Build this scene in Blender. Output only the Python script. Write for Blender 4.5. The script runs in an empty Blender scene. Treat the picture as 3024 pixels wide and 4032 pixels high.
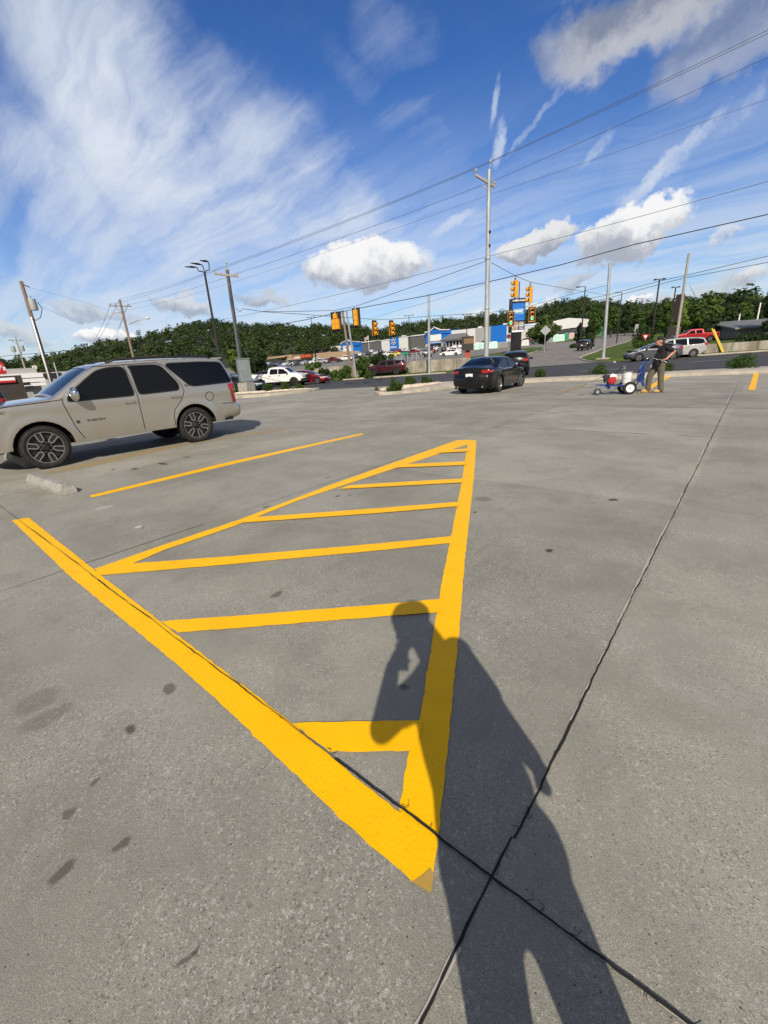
import bpy, bmesh, math, random
import numpy as np
from mathutils import Vector, Matrix
from mathutils.geometry import delaunay_2d_cdt
random.seed(7); rng = np.random.default_rng(7)
SC = bpy.context.scene
COL = SC.collection
PI = math.pi
# ------------------------------------------------------------------ camera (a phone held at 1.55 m, tipped down 19 degrees)
F, ROLL, HOR, CX, CY, CH = 1700.0, .065, 1422.0, 1512.0, 2016.0, 1.55
def _basis():
    roll = math.atan(ROLL); d = (CY-HOR)*math.cos(roll); L = F*F/d
    dn = np.array([L*math.sin(roll), L*math.cos(roll), F]); dn /= np.linalg.norm(dn); up = -dn
    b = np.array([1523.0, (HOR-ROLL*1523)-CY, F]); b /= np.linalg.norm(b)
    b -= up*b.dot(up); b /= np.linalg.norm(b)
    return np.array([np.cross(b, up), b, up])
RW = _basis()
cam = bpy.data.cameras.new('camera'); camo = bpy.data.objects.new('camera', cam); COL.objects.link(camo)
cam.sensor_fit = 'VERTICAL'; cam.sensor_height = 24; cam.lens = 24*F/4032
cam.clip_start = .02; cam.clip_end = 6000
M3 = Matrix(((RW[0][0], -RW[0][1], -RW[0][2]), (RW[1][0], -RW[1][1], -RW[1][2]), (RW[2][0], -RW[2][1], -RW[2][2])))
camo.matrix_world = Matrix.Translation((0, 0, CH)) @ M3.to_4x4()
SC.camera = camo
def ray(px, py):
    v = RW @ np.array([px-CX, py-CY, F]); return v/np.linalg.norm(v)
def G(px, py, z=0):                                  # the point of height z seen at a pixel of the photograph
    v = ray(px, py); t = (z-CH)/v[2]; return (v[0]*t, v[1]*t)
def D(px, py, d):                                    # the point at horizontal distance d
    v = ray(px, py); t = d/math.hypot(v[0], v[1]); return (v[0]*t, v[1]*t, v[2]*t+CH)
def proj(p):
    c = RW.T @ np.array([p[0], p[1], p[2]-CH]); return (CX+F*c[0]/c[2], CY+F*c[1]/c[2], c[2])
# ------------------------------------------------------------------ sun, sky, exposure
SEL, SAZ = math.radians(36.5), math.radians(39.0)    # elevation; shadows run SAZ from +Y towards -X
SUNV = Vector((math.sin(SAZ)*math.cos(SEL), -math.cos(SAZ)*math.cos(SEL), math.sin(SEL)))
sun = bpy.data.lights.new('sun', 'SUN'); sun.energy = 5.0; sun.angle = math.radians(.5); sun.color = (1, .90, .77)
suno = bpy.data.objects.new('sun', sun); COL.objects.link(suno)
suno.rotation_euler = SUNV.to_track_quat('Z', 'Y').to_euler()
SC.view_settings.view_transform = 'Standard'; SC.view_settings.look = 'None'
SC.view_settings.exposure = 0; SC.view_settings.gamma = 1
W = bpy.data.worlds.new('World'); SC.world = W; W.use_nodes = True
def world():
    nt = W.node_tree; N = nt.nodes; L = nt.links; N.clear()
    def nd(t, **k):
        n = N.new(t)
        for a, v in k.items(): setattr(n, a, v)
        return n
    def mt(op, a, b=None, c=None, clamp=False):
        n = nd('ShaderNodeMath', operation=op, use_clamp=clamp)
        for i, v in enumerate((a, b, c)):
            if v is None: continue
            if hasattr(v, 'links'): L.new(v, n.inputs[i])
            else: n.inputs[i].default_value = v
        return n.outputs[0]
    def vm(op, a, b=None, s=None):
        n = nd('ShaderNodeVectorMath', operation=op)
        for i, v in enumerate((a, b)):
            if v is None: continue
            if hasattr(v, 'links'): L.new(v, n.inputs[i])
            else: n.inputs[i].default_value = v
        if s is not None: n.inputs['Scale'].default_value = s
        return n.outputs[1] if op == 'DOT_PRODUCT' else n.outputs[0]
    def noise(v, sc, det=6, rough=.55, dist=0, col=False):
        n = nd('ShaderNodeTexNoise'); L.new(v, n.inputs['Vector'])
        n.inputs['Scale'].default_value = sc; n.inputs['Detail'].default_value = det
        n.inputs['Roughness'].default_value = rough; n.inputs['Distortion'].default_value = dist
        return n.outputs['Color'] if col else n.outputs[0]
    def ramp(x, a, b, c=0., d=1.):
        n = nd('ShaderNodeMapRange', interpolation_type='SMOOTHSTEP'); L.new(x, n.inputs[0])
        for i, v in enumerate((a, b, c, d)): n.inputs[i+1].default_value = v
        return n.outputs[0]
    def mix(f, a, b):
        n = nd('ShaderNodeMix', data_type='RGBA')
        if hasattr(f, 'links'): L.new(f, n.inputs[0])
        else: n.inputs[0].default_value = f
        for i, v in ((6, a), (7, b)):
            if hasattr(v, 'links'): L.new(v, n.inputs[i])
            else: n.inputs[i].default_value = (*v, 1)
        return n.outputs[2]
    dv = vm('NORMALIZE', nd('ShaderNodeTexCoord').outputs['Generated'])
    sky = nd('ShaderNodeTexSky', sky_type='NISHITA', sun_disc=False, sun_elevation=SEL, sun_rotation=PI-SAZ,
             air_density=1.1, dust_density=.6, ozone_density=3.0)
    z = nd('ShaderNodeSeparateXYZ'); L.new(dv, z.inputs[0]); zz = z.outputs[2]
    # deeper blue overhead, as the phone renders it
    tint = nd('ShaderNodeValToRGB'); L.new(zz, tint.inputs[0]); cr = tint.color_ramp
    cr.elements[0].position = 0; cr.elements[0].color = SKY0
    cr.elements[1].position = .75; cr.elements[1].color = SKY1
    e = cr.elements.new(.22); e.color = SKYM
    e = cr.elements.new(.45); e.color = SKYN
    base = nd('ShaderNodeMix', data_type='RGBA', blend_type='MULTIPLY'); base.inputs[0].default_value = 1
    L.new(sky.outputs[0], base.inputs[6]); L.new(tint.outputs[0], base.inputs[7])
    col = base.outputs[2]
    # domain warped direction
    w1 = vm('SUBTRACT', noise(dv, 2.2, 5, .6, col=True), (.5, .5, .5)); w2 = vm('SUBTRACT', noise(dv, 9, 5, .65, col=True), (.5, .5, .5))
    dw = vm('ADD', vm('ADD', dv, vm('SCALE', w1, s=.22)), vm('SCALE', w2, s=.05))
    dc = vm('ADD', vm('ADD', dv, vm('SCALE', vm('SUBTRACT', noise(dv, 6, 3, .6, col=True), (.5, .5, .5)), s=.10)), vm('SCALE', vm('SUBTRACT', noise(dv, 26, 4, .65, col=True), (.5, .5, .5)), s=.055))
    def blob(v, c, a, b):                            # centre and two half-axis end pixels -> q = x^2+y^2, y
        cv = ray(*c)
        def ax(p):
            t = ray(*p)-cv; t -= cv*t.dot(cv); return tuple(t/(t.dot(t)))
        d = vm('SUBTRACT', v, tuple(cv))
        x = vm('DOT_PRODUCT', d, ax(a)); y = vm('DOT_PRODUCT', d, ax(b))
        front = mt('GREATER_THAN', vm('DOT_PRODUCT', v, tuple(cv)), .3)
        return mt('ADD', mt('MULTIPLY', x, x), mt('MULTIPLY', y, y)), y, front
    # high thin cloud, combed into streaks (in the plane of the cloud layer)
    dz = mt('ADD', mt('MAXIMUM', zz, 0), .12)
    pl = nd('ShaderNodeCombineXYZ'); sep = nd('ShaderNodeSeparateXYZ'); L.new(dw, sep.inputs[0])
    L.new(mt('DIVIDE', sep.outputs[0], dz), pl.inputs[0]); L.new(mt('DIVIDE', sep.outputs[1], dz), pl.inputs[1])
    mp = nd('ShaderNodeMapping'); L.new(pl.outputs[0], mp.inputs[0]); mp.inputs['Rotation'].default_value = (0, 0, .55); mp.inputs['Scale'].default_value = (.38, 2.3, 1)
    st = noise(mp.outputs[0], 1.5, 8, .62, .35); st2 = noise(dw, 3.4, 8, .58, .6)
    tex = mt('ADD', mt('MULTIPLY', st, .72), mt('MULTIPLY', st2, .40))
    cir = None
    for c, a, b, k in CIRRUS:
        q, _, fr = blob(dw, c, a, b)
        m = mt('MULTIPLY', ramp(q, 1.6, 0., 0, k), fr)
        cir = m if cir is None else mt('MAXIMUM', cir, m)
    cov = mt('MULTIPLY', ramp(mt('ADD', tex, mt('MULTIPLY', cir, .26)), .52, 1.0), mt('ADD', mt('MULTIPLY', cir, .80), .30), clamp=True)
    low = mt('MULTIPLY', ramp(zz, .46, .05, 0, 1), ramp(tex, .38, .64, .10, .72))
    cov = mt('MAXIMUM', cov, low)
    col = mix(cov, col, CIRCOL)
    sn = ramp(noise(dv, 14, 5, .7), .3, .62)
    # white cloud added unseen behind and above the camera, neutralising blue ambient light
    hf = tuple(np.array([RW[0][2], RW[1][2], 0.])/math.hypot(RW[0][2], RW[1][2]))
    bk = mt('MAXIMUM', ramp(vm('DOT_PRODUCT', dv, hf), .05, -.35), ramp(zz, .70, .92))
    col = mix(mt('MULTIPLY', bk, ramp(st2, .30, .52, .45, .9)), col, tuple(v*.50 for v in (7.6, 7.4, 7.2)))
    for c, a, b, k, kk in STREAKS:
        q, _, fr = blob(vm('ADD', dv, vm('SCALE', w2, s=kk)), c, a, b)
        col = mix(mt('MULTIPLY', mt('MULTIPLY', ramp(q, 1.3, .0, 0, k), fr), sn), col, CIRCOL)
    # heaped clouds: bright tops, grey bases
    bump = mt('ADD', mt('MULTIPLY', noise(dc, 11, 4, .6), .6), mt('MULTIPLY', noise(dc, 34, 5, .6), .4))
    for c, a, b, k, bright in CUMULUS:
        q, y, fr = blob(dc, c, a, b)
        e = mt('ADD', q, mt('MULTIPLY', mt('SUBTRACT', bump, .5), 1.1))
        m = mt('MULTIPLY', ramp(e, 1.0, .62 if k > .9 else .15, 0, k), fr)
        sh = ramp(mt('ADD', mt('ADD', y, mt('MULTIPLY', mt('SUBTRACT', bump, .5), 3.2)), 0), -.75, .45)
        cc = mix(sh, tuple(v*bright for v in (.44, .48, .57)), tuple(v*bright for v in (1.0, 1.0, 1.0)))
        col = mix(m, col, cc)
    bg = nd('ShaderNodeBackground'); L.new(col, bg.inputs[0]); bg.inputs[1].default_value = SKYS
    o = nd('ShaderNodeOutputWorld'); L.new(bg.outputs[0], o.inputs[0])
    W.cycles.sampling_method = 'MANUAL'; W.cycles.sample_map_resolution = 512
SKYS = .1
SKY0, SKYM, SKYN, SKY1 = (.92, 1.06, 1.25, 1), (.56, .82, 1.22, 1), (.38, .68, 1.16, 1), (.27, .55, .98, 1)
CIRCOL = (7.0, 7.6, 8.6)
CIRRUS = [((560, 520), (1100, 760), (330, 900), 1.0), ((250, 250), (620, 420), (120, 520), .95), ((900, 800), (1250, 950), (800, 1020), .9),
          ((300, 800), (800, 1050), (200, 1000), .8), ((1550, 130), (1480, 380), (1690, 190), .5), ((1600, 540), (1960, 640), (1550, 640), .35),
          ((2350, 780), (2800, 640), (2400, 860), .4), ((1800, 950), (2300, 900), (1820, 1010), .6), ((250, 1050), (700, 1080), (250, 1180), .8),
          ((2850, 800), (3100, 740), (2860, 870), .5), ((1050, 780), (1750, 850), (980, 1080), .95), ((2300, 1050), (3000, 950), (2310, 1130), .5), ((600, 130), (1150, 330), (540, 330), .7)]
STREAKS = [((1948, 400), (1940, 300), (1962, 402), .55, .03), ((1958, 560), (1958, 660), (1985, 560), .7, .05),
           ((2600, 660), (2900, 420), (2625, 690), .6, .12), ((2350, 585), (2440, 520), (2362, 600), .45, .05), ((2560, 700), (2500, 780), (2590, 715), .4, .08),
           ((1780, 880), (1880, 840), (1786, 896), .6, .05), ((2900, 430), (3020, 300), (2925, 450), .5, .08), ((2120, 470), (2300, 350), (2128, 482), .3, .07)]
CUMULUS = [((1450, 1042), (1730, 1068), (1440, 930), 1.0, 9.4), ((2110, 965), (2310, 990), (2104, 885), .97, 8.2), ((2505, 898), (2690, 928), (2494, 782), 1.0, 9.3),
           ((405, 1345), (530, 1345), (405, 1305), 1.0, 9.6), ((2560, 50), (3060, 110), (2540, 250), .78, 6.0), ((2900, 150), (3200, 180), (2890, 330), .5, 5.6),
           ((1060, 1175), (1190, 1180), (1058, 1140), .6, 5.8), ((720, 1200), (860, 1200), (718, 1150), .75, 7.2), ((2535, 1155), (2580, 1158), (2532, 1130), .95, 9.4),
           ((2960, 1105), (3060, 1110), (2955, 1060), .8, 8.2), ((2270, 1110), (2380, 1120), (2266, 1070), .6, 6.0), ((350, 1240), (560, 1240), (350, 1205), .5, 6.0),
           ((2870, 905), (2950, 905), (2866, 870), .6, 8.0), ((60, 1340), (200, 1340), (60, 1290), .6, 7.0), ((2680, 1180), (3000, 1180), (2680, 1110), .6, 6.2),
           ((2110, 1215), (2240, 1205), (2105, 1170), .9, 9.0), ((1880, 1258), (1990, 1250), (1878, 1225), .8, 9.0)]
world()
SC.render.engine = 'CYCLES'; SC.cycles.max_bounces = 5; SC.cycles.diffuse_bounces = 3; SC.cycles.transparent_max_bounces = 4
# ------------------------------------------------------------------ materials
MATS = {}
def rgb(c): return (*c, 1) if len(c) == 3 else c
def mat(name, color, rough=.6, metal=0., var=0., vscale=8., bump=0., bscale=40., coat=0., emit=None, var2=None, spec=.5, coord='Object', stretch=None):
    if name in MATS: return MATS[name]
    m = bpy.data.materials.new(name); m.use_nodes = True; MATS[name] = m
    nt = m.node_tree; N = nt.nodes; L = nt.links; b = N['Principled BSDF']
    b.inputs['Base Color'].default_value = rgb(color); b.inputs['Roughness'].default_value = rough
    b.inputs['Metallic'].default_value = metal; b.inputs['Coat Weight'].default_value = coat; b.inputs['Coat Roughness'].default_value = .04
    b.inputs['Specular IOR Level'].default_value = spec
    if emit: b.inputs['Emission Color'].default_value = rgb(emit[0]); b.inputs['Emission Strength'].default_value = emit[1]
    tc = N.new('ShaderNodeTexCoord'); src = tc.outputs[coord]
    if stretch:
        mp = N.new('ShaderNodeMapping'); mp.inputs['Scale'].default_value = stretch; L.new(src, mp.inputs[0]); src = mp.outputs[0]
    if var:
        n = N.new('ShaderNodeTexNoise'); L.new(src, n.inputs[0]); n.inputs['Scale'].default_value = vscale; n.inputs['Detail'].default_value = 7; n.inputs['Roughness'].default_value = .62
        mx = N.new('ShaderNodeMix'); mx.data_type = 'RGBA'
        mr = N.new('ShaderNodeMapRange'); mr.inputs[1].default_value = .3; mr.inputs[2].default_value = .7; L.new(n.outputs[0], mr.inputs[0]); L.new(mr.outputs[0], mx.inputs[0])
        mx.inputs[6].default_value = rgb([c*(1-var) for c in color[:3]])
        mx.inputs[7].default_value = rgb(var2) if var2 else rgb([min(1, c*(1+var)) for c in color[:3]])
        L.new(mx.outputs[2], b.inputs['Base Color'])
    if bump:
        n = N.new('ShaderNodeTexNoise'); L.new(src, n.inputs[0]); n.inputs['Scale'].default_value = bscale; n.inputs['Detail'].default_value = 4
        bp = N.new('ShaderNodeBump'); bp.inputs['Strength'].default_value = bump; bp.inputs['Distance'].default_value = .01; L.new(n.outputs[0], bp.inputs['Height']); L.new(bp.outputs[0], b.inputs['Normal'])
    return m
def paint(name, c, metal=.35, rough=.32, dirt=.0):
    if name in MATS: return MATS[name]
    m = mat(name, c, rough, metal, coat=1.0)
    if dirt:                                          # dust thrown up on the lower flanks
        nt = m.node_tree; N = nt.nodes; L = nt.links; b = N['Principled BSDF']
        tc = N.new('ShaderNodeTexCoord'); sp = N.new('ShaderNodeSeparateXYZ'); L.new(tc.outputs['Object'], sp.inputs[0])
        n = N.new('ShaderNodeTexNoise'); L.new(tc.outputs['Object'], n.inputs[0]); n.inputs['Scale'].default_value = 3; n.inputs['Detail'].default_value = 8
        a = N.new('ShaderNodeMath'); a.operation = 'MULTIPLY_ADD'; L.new(n.outputs[0], a.inputs[0]); a.inputs[1].default_value = -.7; L.new(sp.outputs[2], a.inputs[2])
        r = N.new('ShaderNodeMapRange'); L.new(a.outputs[0], r.inputs[0]); r.inputs[1].default_value = .55; r.inputs[2].default_value = .0; r.inputs[3].default_value = 0; r.inputs[4].default_value = dirt
        mx = N.new('ShaderNodeMix'); mx.data_type = 'RGBA'; L.new(r.outputs[0], mx.inputs[0]); mx.inputs[6].default_value = rgb(c); mx.inputs[7].default_value = (.30, .24, .16, 1)
        L.new(mx.outputs[2], b.inputs['Base Color'])
        mr = N.new('ShaderNodeMapRange'); L.new(r.outputs[0], mr.inputs[0]); mr.inputs[3].default_value = 1; mr.inputs[4].default_value = .1; L.new(mr.outputs[0], b.inputs['Coat Weight'])
    return m
GLASS = mat('tinted_glass', (.004, .005, .007), .04, spec=.35)
GLASSB = mat('windscreen_glass', (.012, .022, .030), .03, spec=.8)
BLK = mat('black_plastic', (.014, .014, .015), .55, bump=.2, bscale=90)
UNDER = mat('black_underbody', (.008, .008, .008), .9)
RUB = mat('tyre_rubber', (.013, .012, .011), .85, var=.5, vscale=9, var2=(.026, .023, .020), bump=.6, bscale=55)
CHR = mat('chrome', (.75, .75, .76), .08, 1.0)
ALU = mat('alloy', (.55, .56, .58), .28, 1.0)
REDL = mat('red_lens', (.35, .008, .010), .12, coat=1)
CLR = mat('clear_lens', (.62, .64, .66), .08, .4, coat=1)
GALV = mat('galvanised_steel', (.40, .42, .44), .5, .35, var=.28, vscale=5, stretch=(1, 1, .25))
WOOD = mat('weathered_pole_wood', (.22, .165, .12), .85, var=.35, vscale=6, stretch=(3, 3, .2), bump=.5, bscale=30)
WOODG = mat('grey_pole_wood', (.34, .31, .27), .85, var=.3, vscale=6, stretch=(3, 3, .2), bump=.5, bscale=30)
DARKM = mat('dark_bronze_metal', (.030, .026, .024), .5, .3)
CABLE = mat('black_cable', (.012, .012, .013), .7)
WIRE = mat('bare_wire', (.10, .11, .12), .5, .6)
WHT = mat('white_paint', (.78, .78, .77), .5, var=.06, vscale=3)
CONC = mat('cast_concrete', (.36, .34, .30), .9, var=.28, vscale=4, bump=.4, bscale=25)
# ------------------------------------------------------------------ mesh helpers
class MB:
    def __init__(s): s.v = []; s.f = []; s.m = []
    def add(s, vs, fs, mi=0):
        o = len(s.v); s.v += [tuple(map(float, v)) for v in vs]; s.f += [tuple(i+o for i in f) for f in fs]; s.m += [mi]*len(fs); return s
    def box(s, c, d, rz=0, mi=0, rot=None, taper=1.):
        a, b, h = d[0]/2, d[1]/2, d[2]/2
        vs = [(-a, -b, -h), (a, -b, -h), (a, b, -h), (-a, b, -h), (-a*taper, -b*taper, h), (a*taper, -b*taper, h), (a*taper, b*taper, h), (-a*taper, b*taper, h)]
        R = rot if rot is not None else Matrix.Rotation(rz, 3, 'Z')
        vs = [R @ Vector(v)+Vector(c) for v in vs]
        return s.add(vs, [(3, 2, 1, 0), (4, 5, 6, 7), (0, 1, 5, 4), (1, 2, 6, 5), (2, 3, 7, 6), (3, 0, 4, 7)], mi)
    def bar(s, p, q, w, h, mi=0):                    # box beam from p to q
        p, q = Vector(p), Vector(q); d = q-p; L = d.length; R = d.to_track_quat('X', 'Z').to_matrix()
        return s.box((p+q)/2, (L, w, h), rot=R, mi=mi)
    def tube(s, pts, r, n=8, mi=0, caps=True):
        pts = [Vector(p) for p in pts]; rr = r if isinstance(r, (list, tuple)) else [r]*len(pts)
        o = len(s.v); up = None
        for i, p in enumerate(pts):
            t = (pts[min(i+1, len(pts)-1)]-pts[max(i-1, 0)]).normalized()
            if up is None: up = t.orthogonal().normalized()
            up = (up-t*up.dot(t)).normalized(); b = t.cross(up)
            for k in range(n):
                a = 2*PI*k/n; s.v.append(tuple(p+(up*math.cos(a)+b*math.sin(a))*rr[i]))
        for i in range(len(pts)-1):
            for k in range(n):
                a, b2 = o+i*n+k, o+i*n+(k+1) % n; s.f.append((a, b2, b2+n, a+n)); s.m.append(mi)
        if caps:
            s.f.append(tuple(range(o+n-1, o-1, -1))); s.f.append(tuple(range(o+(len(pts)-1)*n, o+len(pts)*n))); s.m += [mi, mi]
        return s
    def lathe(s, prof, c=(0, 0, 0), axis='Z', n=24, mi=0, closed=False):   # prof: (r, h)
        o = len(s.v)
        for r, h in prof:
            for k in range(n):
                a = 2*PI*k/n; x, y = r*math.cos(a), r*math.sin(a)
                p = (x, y, h) if axis == 'Z' else ((x, h, y) if axis == 'Y' else (h, x, y))
                s.v.append((p[0]+c[0], p[1]+c[1], p[2]+c[2]))
        m = len(prof)
        for i in range(m if closed else m-1):
            for k in range(n):
                a, b = o+i*n+k, o+i*n+(k+1) % n; j = ((i+1) % m-i)*n; s.f.append((a, b, b+j, a+j)); s.m.append(mi)
        return s
    def prism(s, poly, z0, z1, mi=0, fn=None):       # poly in 2D, extruded; fn maps (x,y,z)
        n = len(poly); f3 = fn or (lambda x, y, z: (x, y, z))
        vs = [f3(x, y, z0) for x, y in poly]+[f3(x, y, z1) for x, y in poly]
        fs = [tuple(range(n-1, -1, -1)), tuple(range(n, 2*n))]+[(i, (i+1) % n, n+(i+1) % n, n+i) for i in range(n)]
        return s.add(vs, fs, mi)
    def ell(s, c, r, n=10, mi=0, R=None):
        vs = []; fs = []
        m = n
        for i in range(m+1):
            for k in range(n):
                a = PI*i/m; b = 2*PI*k/n
                p = Vector((r[0]*math.sin(a)*math.cos(b), r[1]*math.sin(a)*math.sin(b), r[2]*math.cos(a)))
                vs.append((R @ p if R else p)+Vector(c))
        for i in range(m):
            for k in range(n): fs.append((i*n+k, (i+1)*n+k, (i+1)*n+(k+1) % n, i*n+(k+1) % n))
        return s.add(vs, fs, mi)
    def mesh(s, name, mats, smooth=False, ang=None):
        me = bpy.data.meshes.new(name); me.from_pydata(s.v, [], s.f)
        for m in (mats if isinstance(mats, (list, tuple)) else [mats]): me.materials.append(m)
        me.polygons.foreach_set('material_index', s.m)
        if smooth: me.polygons.foreach_set('use_smooth', [True]*len(s.f))
        me.validate(); me.update()
        if ang:
            bm = bmesh.new(); bm.from_mesh(me)
            for e in bm.edges:
                if len(e.link_faces) == 2 and e.calc_face_angle(0) > ang: e.smooth = False
            bm.to_mesh(me); bm.free()
        return me
    def build(s, name, mats, parent=None, smooth=False, ang=None, loc=None, rz=0):
        o = bpy.data.objects.new(name, s.mesh(name, mats, smooth, ang)); COL.objects.link(o)
        if parent: o.parent = parent
        if loc is not None: o.location = loc
        o.rotation_euler = (0, 0, rz)
        return o
def tag(o, label=None, cat=None, group=None, kind=None):
    if label: o['label'] = label
    if cat: o['category'] = cat
    if group: o['group'] = group
    if kind: o['kind'] = kind
    return o
def thing(name, label, cat, loc=(0, 0, 0), rz=0, group=None):
    o = bpy.data.objects.new(name, None); COL.objects.link(o); o.location = loc; o.rotation_euler = (0, 0, rz); o.empty_display_size = .2
    return tag(o, label, cat, group)
def kids(o): return [c for c in ALLK.get(o.name, [])]
def copy_tree(root, loc, rz, label, group=None, sc=None):
    def rec(o, par):
        c = o.copy(); COL.objects.link(c); c.parent = par
        for ch in list(o.children): rec(ch, c)
        return c
    r = rec(root, None); r.location = loc; r.rotation_euler = (0, 0, rz); r['label'] = label
    if group: r['group'] = group
    if sc: r.scale = (sc, sc, sc)
    return r
def text_part(name, body, size, m, parent, loc, rot, ext=.004, align='CENTER', bold=0, sx=1.):
    c = bpy.data.curves.new(name, 'FONT'); c.body = body; c.size = size; c.extrude = ext; c.align_x = align; c.align_y = 'CENTER'; c.offset = bold
    o = bpy.data.objects.new('tmp', c); COL.objects.link(o)
    dg = bpy.context.evaluated_depsgraph_get(); me = bpy.data.meshes.new_from_object(o.evaluated_get(dg)); bpy.data.objects.remove(o)
    me.materials.clear(); me.materials.append(m)
    o = bpy.data.objects.new(name, me); COL.objects.link(o); o.parent = parent
    o.matrix_local = Matrix.Translation(loc) @ rot.to_4x4() @ Matrix.Diagonal((sx, 1, 1, 1))
    return o
def sm(x, a, b):
    t = min(1, max(0, (x-a)/(b-a))); return t*t*(3-2*t)
# ------------------------------------------------------------------ ground heights
UV = np.array([.9, .435]); UV /= np.linalg.norm(UV); NV = np.array([-UV[1], UV[0]])
F0 = np.array([-15, 25.2])+20.5*NV                   # a point of the road's far edge; s = across (beyond it), t = along the road
def st(x, y): q = (x-F0[0], y-F0[1]); return q[0]*NV[0]+q[1]*NV[1], q[0]*UV[0]+q[1]*UV[1]
def xy(s, t): return F0[0]+NV[0]*s+UV[0]*t, F0[1]+NV[1]*s+UV[1]*t
TL, TR = -1.5, 21.5                                  # where the two retaining walls end, either side of the driveway
def gz(x, y):
    s, t = st(x, y)
    r = max(-.35, min(.30, .012*t-.08)); base = sm(s, -24, -14)*r
    if s <= 0: return base
    zp = float(np.interp(s, [3, 60, 95, 190, 260, 340, 700], [1.2, 1.7, 2.3, 6.7, 8.4, 12, 14]))
    zp *= 1-.5*sm(-t, 45, 130)*sm(s, 60, 200); zp -= 1.15*sm(-t, 12, 60)*(1-sm(s, 60, 200))
    wl = 1-sm(t, TL, TL+9); wr = sm(t, TR-9, TR)
    zp -= .15*wr*(1-sm(s, 30, 90))
    w = max(wl, wr)
    near = sm(s, 0, 62) if s < 62 else 1
    stp = 1. if s > 3 else 0.
    g = w*stp+(1-w)*near
    g = max(g, near)
    if w > .01 and s <= 3: g = near*(1-w)+.18*w*s/3
    return base+(zp-base)*g
def T(px, py, far=900):                              # where the line of sight meets the ground
    v = ray(px, py); h = math.hypot(v[0], v[1]); d = 3.; st_ = .5
    prev = None
    while d < far:
        x, y = v[0]/h*d, v[1]/h*d; z = CH+v[2]/h*d
        if z < gz(x, y): return (x, y, gz(x, y))
        d *= 1.004
    return (x, y, gz(x, y))
def sheet(name, poly, step, fz, m, holes=(), **k):
    """a surface over the outline poly (world x, y) with interior points every step m, height fz(x, y)"""
    out = []
    for i, p in enumerate(poly):
        q = poly[(i+1) % len(poly)]; L = math.dist(p, q); n = max(1, int(L/step))
        out += [(p[0]+(q[0]-p[0])*j/n, p[1]+(q[1]-p[1])*j/n) for j in range(n)]
    P = np.array(out); pts = [Vector(p) for p in out]; ne = len(pts)
    edges = [(i, (i+1) % ne) for i in range(ne)]
    lo, hi = P.min(0), P.max(0)
    for x in np.arange(lo[0]+step/2, hi[0], step):
        for y in np.arange(lo[1]+step/2, hi[1], step):
            if inside(x, y, out): pts.append(Vector((x, y)))
    vs, _, fs, _, _, _ = delaunay_2d_cdt(pts, edges, [], 1, 1e-5)
    mb = MB(); mb.add([(v.x, v.y, fz(v.x, v.y)) for v in vs], fs)
    o = mb.build(name, m, smooth=True)
    for p in o.data.polygons:
        if p.normal.z < 0: p.flip()
    return tag(o, **k)
def inside(x, y, poly):
    c = False; j = len(poly)-1
    for i in range(len(poly)):
        xi, yi = poly[i][0], poly[i][1]; xj, yj = poly[j][0], poly[j][1]
        if (yi > y) != (yj > y) and x < (xj-xi)*(y-yi)/(yj-yi)+xi: c = not c
        j = i
    return c
def fillet(p, r=.05):
    out = []
    n = len(p)
    for i in range(n):
        a, b, c = np.array(p[i-1]), np.array(p[i]), np.array(p[(i+1) % n])
        la, lc = np.linalg.norm(a-b), np.linalg.norm(c-b); k1 = min(r, la*.4); k2 = min(r, lc*.4)
        p1 = b+(a-b)/la*k1; p2 = b+(c-b)/lc*k2
        out += [tuple(p1), tuple(.25*p1+.5*b+.25*p2), tuple(p2)]
    return out
def chaikin(p, n=2, closed=False):
    for _ in range(n):
        q = [] if closed else [p[0]]
        for i in range(len(p) if closed else len(p)-1):
            a, b = p[i], p[(i+1) % len(p)]
            q += [tuple(.75*u+.25*v for u, v in zip(a, b)), tuple(.25*u+.75*v for u, v in zip(a, b))]
        if not closed: q.append(p[-1])
        p = q
    return p
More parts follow.
